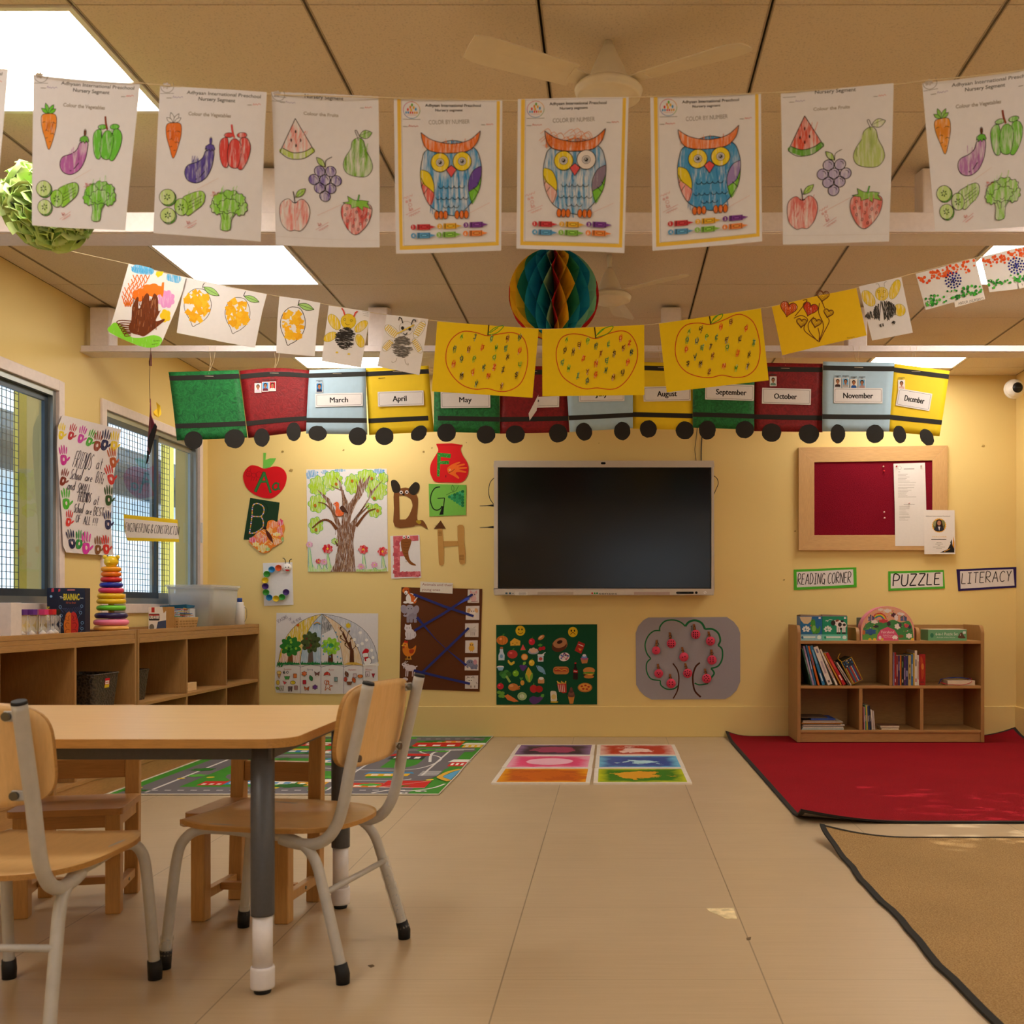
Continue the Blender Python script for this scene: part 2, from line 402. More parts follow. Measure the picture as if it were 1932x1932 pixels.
def quadmap(frame,quad,Y,bend=None,size=None):
 """frame (TL, TR, BL) in drawing units -> unit square -> photo quad (TL, TR, BR, BL) on the plane y=Y"""
 (ax,ay),(bx,by),(cx,cy)=frame
 ux,uy,vx,vy=bx-ax,by-ay,cx-ax,cy-ay;det=ux*vy-uy*vx
 def f(u,v,w):
  dx,dy=u-ax,v-ay;s_=(dx*vy-dy*vx)/det;t=(ux*dy-uy*dx)/det
  q=[(1-s_)*(1-t),s_*(1-t),s_*t,(1-s_)*t]
  px=sum(k*p[0]for k,p in zip(q,quad));py=sum(k*p[1]for k,p in zip(q,quad))
  d=bend(s_,t)if bend else 0
  return P(px,py,Y)+Vector((0,d-w,0))
 return f
# ================================================================== the room
def wallpaint(name,c):
 m,nt,b=_new(name);v=coords(nt);l=lin(C3(c))
 f=noise(nt,v,1.3,4);g=noise(nt,v,45,3)
 nt.links.new(ramp(nt,f,[(.3,tuple(x*.965 for x in l)),(.7,l)]),b.inputs['Base Color'])
 b.inputs['Roughness'].default_value=.5;b.inputs['Specular IOR Level'].default_value=.25
 bump(nt,b,g,.06,.002);MATS[name]=m;return m
WALL=wallpaint('yellow_wall_paint','e7cd88')
def floor_mat():
 m,nt,b=_new('beige_floor_tiles');v=coords(nt)
 sep=nt.nodes.new('ShaderNodeSeparateXYZ');nt.links.new(v,sep.inputs[0])
 def groove(sock,off,pitch,hw):
  def mt(op,a,bb=None):
   n=nt.nodes.new('ShaderNodeMath');n.operation=op
   for i,q in enumerate((a,bb)):
    if q is None:continue
    if hasattr(q,'links'):nt.links.new(q,n.inputs[i])
    else:n.inputs[i].default_value=q
   return n.outputs[0]
  t=mt('DIVIDE',mt('SUBTRACT',sock,off),pitch)
  fr=mt('ABSOLUTE',mt('SUBTRACT',mt('FRACT',mt('ADD',t,.5)),.5))
  cell=mt('FLOOR',mt('ADD',t,.0));return mt('LESS_THAN',fr,hw/pitch),cell,mt
 gx,cx_,mt=groove(sep.outputs[0],.355,.613,.0016)
 gy,cy_,_=groove(sep.outputs[1],3.115,.603,.0011)
 st=noise(nt,coords(nt,(1.6,42,1)),2.0,5,.65,.2);st2=noise(nt,coords(nt,(4,160,1)),2.0,3,.6)
 wn=nt.nodes.new('ShaderNodeTexWhiteNoise');wn.noise_dimensions='2D'
 cmb=nt.nodes.new('ShaderNodeCombineXYZ');nt.links.new(cx_,cmb.inputs[0]);nt.links.new(cy_,cmb.inputs[1]);nt.links.new(cmb.outputs[0],wn.inputs['Vector'])
 base=mixcol(nt,st,lin(hx('b39c7c')),lin(hx('cdb797')))
 base=mixcol(nt,mt('MULTIPLY',st2,.35),base,lin(hx('a08a6a')))
 base=mixcol(nt,mt('MULTIPLY',wn.outputs[0],.12),base,lin(hx('a58b68')))
 col=mixcol(nt,mt('MULTIPLY',mt('MAXIMUM',gx,mt('MULTIPLY',gy,.6)),.62),base,lin(hx('54432f')))
 nt.links.new(col,b.inputs['Base Color'])
 blot=noise(nt,v,2.2,4)
 nt.links.new(ramp(nt,blot,[(.3,(.30,)*3),(.75,(.42,)*3)]),b.inputs['Roughness'])
 b.inputs['Specular IOR Level'].default_value=.45
 bump(nt,b,st2,.03,.001);return m
def ceil_mat():
 m,nt,b=_new('ceiling_tile');v=coords(nt)
 f=noise(nt,v,160,3,.7);g=noise(nt,v,1.1,3)
 c=mixcol(nt,g,lin(hx('dccdb6')),lin(hx('e2d4bf')))
 d=ramp(nt,f,[(.34,(.80,)*3),(.46,(1,)*3)])
 mm=nt.nodes.new('ShaderNodeMix');mm.data_type='RGBA';mm.blend_type='MULTIPLY';mm.inputs[0].default_value=1
 nt.links.new(c,mm.inputs[6]);nt.links.new(d,mm.inputs[7]);nt.links.new(mm.outputs[2],b.inputs['Base Color'])
 b.inputs['Roughness'].default_value=.9;b.inputs['Specular IOR Level'].default_value=.1
 bump(nt,b,f,.25,.002);return m
FLOOR=floor_mat();CEIL=ceil_mat()
GAP=M('dark_gap','2a241c',.9);GRID=M('ceiling_grid_metal','a99a82',.5)
BEAMP=M('pale_beam_paint','e4d9d8',.35,var=.04,vs=60,bmp=.05)
def struct(o):o['kind']='structure';return o
b=MB();b.box((XL-.3,YR-.1,-.1),(XR+.3,YB+.1,0));fl=struct(b.build('floor',FLOOR))
# the chipped tile by the brown carpet
def flatpoly(name,pts,z,mat,parent):
 b=MB();b.prism([(p[0],p[1])for p in pts],z-.0006,z);return b.build(name,mat,parent)
CHIP=M('bare_screed','dcc89c',.9,var=.3,vs=40)
flatpoly('chipped_patch',[onZ(x,y,0)[:2]for x,y in((1332,1714),(1384,1713),(1391,1734),(1370,1734),(1352,1725),(1340,1721))],.0008,CHIP,fl)
SCUFF=M('scuff_mark','6b5a44',.9)
flatpoly('scuff',[onZ(x,y,0)[:2]for x,y in((694,1822),(703,1820),(707,1823),(700,1826))],.0008,SCUFF,fl)
flatpoly('scuff',[onZ(x,y,0)[:2]for x,y in((1408,1770),(1417,1768),(1416,1773),(1409,1774))],.0008,SCUFF,fl)
# ceiling of loose tiles in a grid: dark gaps run away from the viewer, finer ones run across
PX0,PY0,PT=-.79,2.77,.6
b=MB();b.edge=0
xs=[PX0+PT*k for k in range(-3,6)];xs=[XL]+[x for x in xs if XL+.02<x<XR-.02]+[XR]
ys=[PY0+PT*k for k in range(-10,8)];ys=[YR]+[y for y in ys if YR+.02<y<YB-.02]+[YB]
PANELS=[(-1.99,y)for y in(-.83,.97,2.77,4.57,6.37)]+[(1.61,y)for y in(-.83,.97,2.77,4.57,6.37)]
def is_panel(x,y):return any(abs(x-px)<.05 and abs(y-py)<.05 for px,py in PANELS)
for i in range(len(xs)-1):
 for j in range(len(ys)-1):
  if is_panel(xs[i],ys[j]):continue
  b.m=0;b.box((xs[i]+.0042,ys[j]+.0022,ZC),(xs[i+1]-.0042,ys[j+1]-.0022,ZC+.012))
ce=struct(b.build('ceiling',CEIL))
b=MB();b.box((XL-.3,YR-.1,ZC+.0125),(XR+.3,YB+.1,ZC+.1));b.build('ceiling_gap',GAP,ce)
b=MB()
for x in xs[1:-1]:b.box((x+.0035,YR,ZC-.0015),(x+.0075,YB,ZC+.003));b.box((x-.0075,YR,ZC-.0015),(x-.0035,YB,ZC+.003))
b.build('ceiling_grid',GRID,ce)
# lit panels
LAMP=emis('lamp_diffuser',(255,246,234),10.0);LFR=M('lamp_frame_white','e8e2d8',.4)
VIEW={(-1.99,2.77):'bright square ceiling light nearest the viewer, behind the first worksheets',(-1.99,4.57):'bright square ceiling light above the brown handprint painting',(-1.99,6.37):'bright square ceiling light behind the bee drawings, near the back wall',(1.61,4.57):'bright square ceiling light behind the dotted flag drawings',(1.61,6.37):'bright square ceiling light above the pale blue November wagon',(1.61,2.77):'bright square ceiling light above the brown carpet, out past the last worksheet'}
for k,(x,y)in enumerate(PANELS):
 e=empty('ceiling_light',(x+.3,y+.3,ZC),VIEW.get((x,y),'square ceiling light over the part of the room behind the viewer'),'ceiling light','ceiling lights')
 b=MB()
 for q in(((-.297,-.297),(.297,-.280)),((-.297,.280),(.297,.297)),((-.297,-.280),(-.280,.280)),((.280,-.280),(.297,.280))):
  b.box((*q[0],-.006),(*q[1],.010))
 b.build('frame',LFR,e)
 b=MB();b.box((-.2795,-.2795,-.003),(.2795,.2795,.004));b.build('diffuser',LAMP,e)
# walls; the left one is pierced by two windows, the one behind the viewer by a wide window
W1=(3.25,5.27);W2=(5.72,7.06);WZ=(.865,1.945)
def wall_with_holes(name,plane,at,thick,u0,u1,z0,z1,holes):
 b=MB();us=sorted({u0,u1,*[h for q in holes for h in q[:2]]});zs=sorted({z0,z1,*[h for q in holes for h in q[2:]]})
 for i in range(len(us)-1):
  for j in range(len(zs)-1):
   um,zm=(us[i]+us[i+1])/2,(zs[j]+zs[j+1])/2
   if any(h[0]<um<h[1]and h[2]<zm<h[3]for h in holes):continue
   if plane=='X':b.box((min(at,at+thick),us[i],zs[j]),(max(at,at+thick),us[i+1],zs[j+1]))
   else:b.box((us[i],min(at,at+thick),zs[j]),(us[i+1],max(at,at+thick),zs[j+1]))
 return struct(b.build(name,WALL))
wall_with_holes('wall_left','X',XL,-.16,YR,YB,0,ZC,[(W1[0],W1[1],*WZ),(W2[0],W2[1],*WZ)])
wall_with_holes('wall_right','X',XR,.16,YR,YB,0,ZC,[(3.35,4.75,.9,1.95)])
WB=wall_with_holes('wall_back','Y',YB,.12,XL-.16,XR+.16,0,ZC,[])
wall_with_holes('wall_rear','Y',YR,-.16,XL-.16,XR+.16,0,ZC,[(-.2,1.7,.9,2.05)])
# small marks left by old tape and nails
MARK=M('old_tape_residue','a4894e',.8,var=.3,vs=80)
b=MB()
for x,y,r in((533,852,3),(648,849,2),(549,887,4),(799,852,2),(815,845,1.5),(1855,841,3),(1479,1094,2),(855,812,1.5),(1500,1002,2),(603,950,2),(1130,836,1),(880,835,1)):
 c=P(x,y,YB);k=r*YB/F;b.prism([(c.x-k,c.z-k*.5),(c.x+k*.4,c.z-k*.8),(c.x+k,c.z+k*.3),(c.x-k*.2,c.z+k*.7)],YB-.003,YB+.001,'XZ')
b.build('tape_residue',MARK,WB)
zb=EYE-187*YB/F
b=MB();b.box((-2.33,YB-.012,0),(XR,YB+.001,zb));struct(b.build('baseboard_back',WALL,bevel=.004))
b=MB();b.box((XR-.012,YR,0),(XR+.001,YB,zb));struct(b.build('baseboard_right',WALL,bevel=.004))
# windows
ALU=M('aluminium','9aa0a0',.35,.7,vs=8);ALUD=M('dark_aluminium','4a5560',.4,.6);TRIM=M('white_window_trim','e2d3cc',.45)
GLASS,nt,bb=_new('window_glass');bb.inputs['Base Color'].default_value=(.93,.97,1,1);bb.inputs['Roughness'].default_value=.0
bb.inputs['Transmission Weight'].default_value=1.0;bb.inputs['IOR'].default_value=1.02;bb.inputs['Specular IOR Level'].default_value=.5
tr=nd(nt,'ShaderNodeBsdfTransparent');gl=nd(nt,'ShaderNodeBsdfGlossy',Roughness=.02);mx=nd(nt,'ShaderNodeMixShader');lw_=nd(nt,'ShaderNodeLayerWeight',Blend=.5);pw=nd(nt,'ShaderNodeMath',operation='POWER');fr=nd(nt,'ShaderNodeMath',operation='MULTIPLY_ADD')
nt.links.new(lw_.outputs['Facing'],pw.inputs[0]);pw.inputs[1].default_value=4.0;nt.links.new(pw.outputs[0],fr.inputs[0]);fr.inputs[1].default_value=.7;fr.inputs[2].default_value=.04
tr.inputs[0].default_value=(.90,.95,1,1);gl.inputs[0].default_value=(1,1,1,1)
nt.links.new(fr.outputs[0],mx.inputs[0]);nt.links.new(tr.outputs[0],mx.inputs[1]);nt.links.new(gl.outputs[0],mx.inputs[2])
nt.links.new(mx.outputs[0],nt.nodes['Material Output'].inputs['Surface'])
WIRE=M('dark_wire_mesh','3c4750',.5,.5)
def window(name,y0,y1,split):
 z0,z1=WZ
 b=MB()
 for q in((y0-.03,y0+.022,z0-.03,z1+.03),(y1-.022,y1+.03,z0-.03,z1+.03),(y0+.022,y1-.022,z0-.03,z0+.022),(y0+.022,y1-.022,z1-.022,z1+.03)):
  b.box((XL-.022,q[0],q[2]),(XL+.012,q[1],q[3]))
 w=struct(b.build(name,TRIM,bevel=.003))
 b=MB()
 for q in((y0+.022,y0+.05,z0+.022,z1-.022),(y1-.05,y1-.022,z0+.022,z1-.022),(y0+.05,y1-.05,z0+.022,z0+.055),(y0+.05,y1-.05,z1-.05,z1-.022)):
  b.box((XL-.034,q[0],q[2]),(XL-.006,q[1],q[3]))
 b.build('aluminium_frame',ALU,w)
 b=MB();edges=[y0+.05]+split+[y1-.05]
 for k in range(len(edges)-1):
  xo=XL-.016-.022*(k%2);a,c=edges[k]-(.02 if k else 0),edges[k+1]+(.02 if k<len(edges)-2 else 0)
  s=MB()
  for q in((a,a+.03,z0+.055,z1-.05),(c-.03,c,z0+.055,z1-.05),(a+.03,c-.03,z0+.055,z0+.09),(a+.03,c-.03,z1-.08,z1-.05)):
   s.box((xo-.008,q[0],q[2]),(xo+.008,q[1],q[3]))
  sh=s.build('sash',ALU if name=='window_2' and k else ALUD,w)
  g=MB();g.add([(xo,a+.038,z0+.09),(xo,c-.038,z0+.09),(xo,c-.038,z1-.08),(xo,a+.038,z1-.08)],[(0,1,2,3)]);g.build('pane',GLASS,sh)
 g=MB();xg=XL-.20;n=int((y1-y0)/.036)
 for k in range(n+1):
  y=y0+(y1-y0)*k/n;g.box((xg-.0015,y-.0015,z0-.02),(xg+.0015,y+.0015,z1+.02))
 n=int((z1-z0)/.034)
 for k in range(n+1):
  z=z0+(z1-z0)*k/n;g.box((xg-.0045,y0,z-.0015),(xg-.0015,y1,z+.0015))
 g.build('wire_mesh',WIRE,w)
 return w
window('window_1',W1[0],W1[1],[4.25])
window('window_2',W2[0],W2[1],[6.42])
b=MB();b.box((XL+.014,W2[1]-.018,1.29),(XL+.024,W2[1]-.002,1.42));lt=b.build('window_latch',M('white_plastic','dad6d0',.4),bpy.data.objects['window_2'])
# what lies outside: a pale wall across a passage with yellow columns under dark eaves
OUTW=M('outside_white_wall','dfe8ee',.8,vs=3);OUTY=M('outside_yellow_column','c4b24a',.7);OUTD=M('outside_eaves','4d5a60',.8);OUTG=M('outside_paving','9a958c',.9)
b=MB();b.box((-5.4,.5,-.1),(-5.2,16,2.05));struct(b.build('exterior_wall',OUTW))
b=MB();b.box((-5.9,.5,2.25),(-4.7,16,2.4));b.box((-5.3,.5,2.05),(-5.2,16,2.25));struct(b.build('exterior_eaves',OUTD))
b=MB();b.box((-9,-2,-.15),(XL-.16,16,-.1));struct(b.build('exterior_ground',OUTG))
b=MB()
for y0,y1 in((5.97,6.07),(7.92,8.09),(3.9,4.1)):b.box((-3.325,y0,-.1),(-3.3,y1,2.9))
struct(b.build('exterior_columns',OUTY))
# two painted ducts under the ceiling, on drop hangers
def beam(name,yf,yb,x0,x1,z0,z1,hangers,zh):
 b=MB();d=yb-yf
 pr=[(yf,z0),(yf+.004,z0-.0),(yb,z0-.006),(yb,z1),(yf,z1)]
 b.prism([(yf,z0),(yb,z0),(yb,z1),(yf,z1)],x0,x1,'YZ')
 b.box((x0,yf-.012,z0+.002),(x1,yf,z0+.007))
 o=struct(b.build(name,BEAMP,bevel=.004))
 for hx_ in hangers:
  h=MB();h.hexa([(hx_-.05,yf+.012,z1-.002),(hx_+.05,yf+.012,z1-.002),(hx_+.05,yb-.01,z1-.002),(hx_-.05,yb-.01,z1-.002),(hx_-.05,yf+.012,ZC-.02),(hx_+.05,yf+.012,ZC-.02),(hx_+.05,yb-.01,ZC-.001),(hx_-.05,yb-.01,ZC-.001)])
  h.build('beam_hanger',BEAMP,o,bevel=.006)
 return o
BZ=EYE+1.296
beam('trim_1',3.737,3.865,XL,XR,BZ,BZ+.075,(-1.20,1.13),ZC)
beam('trim_2',5.48,5.60,XL,XR,BZ,BZ+.036,(-2.62,-1.20,.30,1.25),ZC)
# ------------------------------------------------------------------ light
w=bpy.data.worlds.new('World');sc.world=w;w.use_nodes=True
wn=w.node_tree;bg=wn.nodes['Background']
tc=wn.nodes.new('ShaderNodeTexCoord');sp=wn.nodes.new('ShaderNodeSeparateXYZ');wn.links.new(tc.outputs['Generated'],sp.inputs[0])
wr=ramp(wn,sp.outputs[2],[(.0,(.55,.66,.74)),(.6,(.42,.62,.86))]);wn.links.new(wr,bg.inputs[0])
bg.inputs[1].default_value=1.9
sun=bpy.data.lights.new('sun','SUN');sun.energy=2.2;sun.angle=radians(.6);sun.color=(1,.95,.85)
so=bpy.data.objects.new('sun',sun);COL.objects.link(so);so.location=(6,3,6)
# low sun through the window in the right wall, broken up by a shrub outside
rd=random.Random(41);b=MB()
for k in range(3000):
 c=Vector((rd.uniform(3.0,3.5),rd.uniform(2.7,5.2),rd.uniform(.7,2.9)));u_=Vector((rd.gauss(0,1),rd.gauss(0,1),rd.gauss(0,1))).normalized();v_=u_.orthogonal().normalized();s_=rd.uniform(.06,.10)
 b.add([c-u_*s_,c+v_*s_*.5,c+u_*s_,c-v_*s_*.5],[(0,1,2,3)])
o=b.build('exterior_foliage',M('outside_leaf','4d7a34',.7),weld=False);o['kind']='stuff'
d=Vector((-1.0,.28,-1.15));so.rotation_euler=d.to_track_quat('-Z','Y').to_euler()
cam=bpy.data.cameras.new('Camera');co=bpy.data.objects.new('Camera',cam);COL.objects.link(co)
co.location=(0,0,EYE);co.rotation_euler=(pi/2,0,0)
cam.sensor_width=36;cam.lens=F/1932*36;cam.shift_x=-(CX-966)/1932;cam.shift_y=(CY-966)/1932
cam.clip_start=.05;cam.dof.use_dof=True;cam.dof.focus_distance=5.5;cam.dof.aperture_fstop=9
sc.camera=co
sc.view_settings.view_transform='Standard';sc.view_settings.look='None';sc.view_settings.gamma=1;sc.view_settings.exposure=.66
sc.view_settings.use_curve_mapping=False
sc.cycles.max_bounces=10;sc.cycles.diffuse_bounces=5;sc.cycles.transparent_max_bounces=16
sc.cycles.sample_clamp_indirect=8;sc.cycles.use_denoising=True;sc.cycles.caustics_reflective=False;sc.cycles.caustics_refractive=False
# ================================================================== furniture
MAPLE=WOOD('maple_ply','d9ac6c','e6c08a','Z',.8,.38,.5);MAPLEX=WOOD('maple_top','cfa468','dcb67e','X',.7,.33,.4);EDGE=WOOD('ply_edge','a9783c','c09050','X',1.5,.45)
OAKY=WOOD('cabinet_oak_y','a97c48','bc9058','Y',1.2,.45,.8);OAKX=WOOD('cabinet_oak_x','a97c48','bc9058','X',1.2,.45,.8);OAKZ=WOOD('cabinet_oak_z','9f7442','b38751','Z',1.2,.45,.8)
PINE=WOOD('pine_chair','b5854c','cd9f62','Z',1.0,.4,.8);PINEX=WOOD('pine_seat','a87542','c08e52','X',1.0,.36,.8)
STEEL=M('grey_painted_steel','b3b0ac',.35,var=.05,vs=40,spec=.5);RUB=M('black_rubber','17171a',.6);DGREY=M('dark_grey_paint','4b4c50',.42,vs=90,var=.06);WHT=M('white_table_leg','dcd9de',.35)
BOLT=M('bolt_metal','6d6a62',.35,.8);WRAP=M('clear_plastic_wrap','f2f2f0',.2,alpha=.28,var=.3,vs=90,bmp=.8)
# ---- activity table
t=empty('activity_table',(-1.32,2.77,0),'low wooden table with dark grey frame and white adjustable legs','table')
x0,x1,y0,y1,zt=-1.94,-.705,2.36,3.18,.58
def L(p,o):return tuple(Vector(p)-Vector(o))
O=(-1.32,2.77,0)
b=MB();b.edge_m=1;b.prism([(x-O[0],y-O[1])for x,y in rrect(x0,y0,x1,y1,.07,8)],zt-.021,zt);b.build('tabletop',[MAPLEX,EDGE],t,bevel=.002)
b=MB()
for q in(((x0+.06,y0+.05),(x1-.06,y0+.072)),((x0+.06,y1-.072),(x1-.06,y1-.05)),((x0+.05,y0+.06),(x0+.072,y1-.06)),((x1-.085,y0+.06),(x1-.063,y1-.06))):
 b.box((q[0][0]-O[0],q[0][1]-O[1],zt-.052),(q[1][0]-O[0],q[1][1]-O[1],zt-.022))
b.build('apron',DGREY,t)
for lx,ly in((-.79,2.428),(-.787,3.112),(-1.855,2.428),(-1.855,3.112)):
 c=(lx-O[0],ly-O[1],0)
 b=MB();b.lathe([(.0258,.176),(.0262,.18),(.0262,.555)],28,c);g=b.build('leg',DGREY,t)
 b=MB();b.lathe([(.0222,.05),(.0222,.178)],28,c);b.lathe([(.0262,.012),(.0268,.016),(.0268,.055),(.0255,.06),(.0222,.06)],28,c);tag(b.build('extension',WHT,g),'white adjustable lower leg')
 b=MB();b.lathe([(.018,0),(.019,.003),(.019,.012)],20,c);b.build('foot',RUB,g)
# ---- tube chairs
def tube_chair(loc,rz,label,wraps=()):
 e=empty('school_chair',loc,label,'chair','grey tube school chairs',rz)
 nx,ny=22,14;vs=[]
 def hw(x):
  t_=(x+.205)/.465
  return .186*(max(0,1-abs(2*t_-1)**3.2))**.42
 def top(x,y):return .352-.010*(1-(y/.19)**2)*(1-((x-.02)/.25)**2)+(.006*max(0,(x-.12))/.1 if x<.2 else .006-3.6*(x-.2)**2*2.6)
 for lay in(0,1):
  for i in range(nx+1):
   x=-.205+.465*(.5-.5*cos(pi*i/nx))
   for j in range(ny+1):
    y=hw(x)*(-1+2*j/ny);vs.append((x,y,top(x,y)-.011*lay))
 n1=(nx+1)*(ny+1);fs=[];es=[]
 for i in range(nx):
  for j in range(ny):
   a=i*(ny+1)+j;fs.append((a,a+ny+1,a+ny+2,a+1));fs.append((n1+a,n1+a+1,n1+a+ny+2,n1+a+ny+1))
 for i in range(nx):
  for j in(0,ny):
   a=i*(ny+1)+j;es.append((a,a+ny+1,n1+a+ny+1,n1+a))
 b=MB();b.add(vs,fs,True);k=len(b.v);b.m=1;b.add(vs,es,False);b.build('seat',[MAPLEX,EDGE],e)
 b=MB();nu,nv=18,14;vs=[]
 def bp(u,v):
  r_=max(abs(u),abs(v));
  if r_>0:
   ln=(abs(u)**4.2+abs(v)**4.2)**(1/4.2);u,v=u*r_/ln,v*r_/ln
  return u*.183,v*.102
 for lay in(0,1):
  for i in range(nu+1):
   for j in range(nv+1):
    y,z=bp(-1+2*i/nu,-1+2*j/nv)
    x=-.228-.17*z+.55*y*y*1.0-.016+.011*lay
    vs.append((x,y,.588+z))
 n1=(nu+1)*(nv+1);fs=[]
 for i in range(nu):
  for j in range(nv):
   a=i*(nv+1)+j;fs.append((a,a+1,a+nv+2,a+nv+1));fs.append((n1+a,n1+a+nv+1,n1+a+nv+2,n1+a+1))
 b.add(vs,fs,True);rim=[i*(nv+1)for i in range(nu+1)]+[nu*(nv+1)+j for j in range(1,nv+1)]+[i*(nv+1)+nv for i in range(nu-1,-1,-1)]+[j for j in range(nv-1,0,-1)]
 b.m=1;b.add(vs,[(rim[k],rim[(k+1)%len(rim)],n1+rim[(k+1)%len(rim)],n1+rim[k])for k in range(len(rim))],True)
 b.build('backrest',[MAPLE,EDGE],e)
 for s in(-1,1):
  front=smooth_path([(.236,s*.172,.02),(.222,s*.168,.15),(.207,s*.163,.27),(.188,s*.159,.313),(.15,s*.154,.335),(.08,s*.149,.337),(.0,s*.147,.330)],5)
  rear=smooth_path([(.0,s*.147,.330),(-.06,s*.148,.327),(-.115,s*.151,.312),(-.152,s*.156,.275),(-.175,s*.161,.21),(-.205,s*.168,.11),(-.231,s*.174,.02)],5)
  for nm,path,key in(('front',front,('f',s)),('rear',rear,('r',s))):
   b=MB();b.tube(path,.0125,14);g=b.build('leg',STEEL,e)
   foot=path[0]if nm=='front' else path[-1];nxt=path[3]if nm=='front' else path[-4];dd=(nxt-foot).normalized()
   b=MB();b.tube([foot-Vector((0,0,.019)),foot+dd*.002,foot+dd*.026],[.0155,.0165,.0155],16);b.build('rubber_foot',RUB,g)
   if key in wraps:
    b=MB();L0,L1=wraps[key];pp=[foot+dd*(L0+(L1-L0)*k/12)for k in range(13)]
    b.tube(pp,[.0145+.0022*random.random()for _ in pp],12,caps=False);b.build('plastic_wrap',WRAP,g)
  post=smooth_path([(-.283,s*.150,.690),(-.262,s*.150,.60),(-.238,s*.150,.50),(-.222,s*.150,.42),(-.205,s*.150,.365),(-.178,s*.150,.328),(-.14,s*.150,.312),(-.095,s*.150,.314),(-.06,s*.149,.322)],5)
  b=MB();b.tube(post,.0142,14);g=b.build('back_post',STEEL,e)
  b=MB();pt=post[0];b.tube([pt,pt+(post[0]-post[2]).normalized()*.006],[.0148,.0135],14);b.build('end_cap',RUB,g)
  for z in(.665,.512):
   xp=-.228-.17*(z-.588)-.018;yy=s*.150
   b=MB();b.cbox((xp-.004,yy-s*.024,z),(.006,.034,.020));br=b.build('bracket',STEEL,g,bevel=.002)
   b=MB();b.lathe([(.0085,-.010),(.0085,.0)],12,(xp-.004,yy-s*.033,z),'X');b.build('bolt',BOLT,br)
 b=MB();b.tube([(-.182,-.162,.205),(-.182,.162,.205)],.0075,10);b.build('stretcher',STEEL,e)
 return e
tube_chair((-.81,2.703,0),radians(167.4),'grey tube chair with bent wooden back drawn up to the end of the table',{('r',-1):(.01,.2),('f',1):(.012,.06),('f',-1):(.012,.04)})
tube_chair((-1.245,2.28,0),radians(89.0),'grey tube chair seen from behind, cut off by the edge of the photo')
# ---- small wooden chairs on the far side of the table
def wood_chair(loc,rz,label):
 e=empty('wooden_chair',loc,label,'chair','small wooden chairs behind the table',rz)
 for sx in(-1,1):
  b=MB();b.box((sx*.120-.02,-.132,0),(sx*.120+.02,-.092,.285));b.build('leg',PINE,e,bevel=.003)
  b=MB();b.hexa([(sx*.120-.02,.092,0),(sx*.120+.02,.092,0),(sx*.120+.02,.132,0),(sx*.120-.02,.132,0),(sx*.120-.02,.118,.548),(sx*.120+.02,.118,.548),(sx*.120+.02,.150,.548),(sx*.120-.02,.150,.548)]);b.build('back_leg',PINE,e,bevel=.003)
  b=MB();b.box((sx*.122-.011,-.092,.052),(sx*.122+.011,.094,.078));st=b.build('side_stretcher',PINE,e,bevel=.002)
  b=MB();b.lathe([(.005,0),(.005,.002)],10,(sx*.133,.01,.065),'X');b.build('dowel',BOLT,st)
  b=MB();b.box((sx*.120-.014,-.092,.245),(sx*.120+.014,.1,.284));b.build('apron',PINE,e)
 b=MB();b.box((-.111,-.013,.058),(.111,.011,.080));b.build('cross_stretcher',PINEX,e,bevel=.002)
 b=MB();b.box((-.1,-.124,.245),(.1,-.1,.284));b.build('apron',PINEX,e)
 b=MB();b.prism(rrect(-.150,-.158,.150,.098,.022,5),.285,.304);b.build('seat',PINEX,e,bevel=.005)
 for z in(.375,.495):
  b=MB();b.box((-.1,.116+(z-.375)*.08,z-.025),(.1,.134+(z-.375)*.08,z+.035));b.build('back_slat',PINEX,e,bevel=.003)
 return e
wood_chair((-1.560,3.148,0),radians(12),'small wooden chair behind the table, in front of the low cabinets')
wood_chair((-1.014,3.09,0),radians(-6),'small wooden chair behind the table, tucked in by the road rug')
# ---- low cabinets along the window wall
XF=-2.36;XBK=-2.70
def cabinet(y0,y1,divs,label):
 o=(XF,(y0+y1)/2,0);e=empty('low_cabinet',o,label,'cabinet','low cabinets under the windows')
 def bx(name,a,c,mat,**k):return MB().box(L(a,o),L(c,o)).build(name,mat,e,bevel=.0015,**k)
 for y in(y0,y1-.02):bx('side_panel',(XBK,y,0),(XF,y+.02,.757),OAKZ)
 bx('back_panel',(XBK,y0+.02,.05),(XBK+.01,y1-.02,.757),OAKZ)
 bx('top',(XBK+.01,y0+.02,.715),(XF-.001,y1-.02,.735),OAKY)
 bx('front_rim',(XF-.010,y0+.02,.7355),(XF,y1-.02,.757),OAKY);bx('front_rail',(XF-.02,y0+.02,.690),(XF+.001,y1-.02,.7145),OAKY)
 bx('shelf',(XBK+.01,y0+.02,.372),(XF-.002,y1-.02,.39),OAKY);bx('bottom',(XBK+.01,y0+.02,.08),(XF-.001,y1-.02,.099),OAKY)
 bx('plinth',(XF-.02,y0+.02,0),(XF-.004,y1-.02,.0795),OAKY)
 for y in divs:
  for z0,z1 in((.0995,.3715),(.3905,.7145)):bx('divider',(XBK+.01,y-.009,z0),(XF-.001,y+.009,z1),OAKZ)
 return e
cabinet(3.53,5.335,(4.14,4.73),'long low open cabinet under the first window, holding a stacking ring toy on top')
cabinet(5.345,7.185,(5.97,6.58),'low open cabinet in the far corner with a clear plastic bin on top')
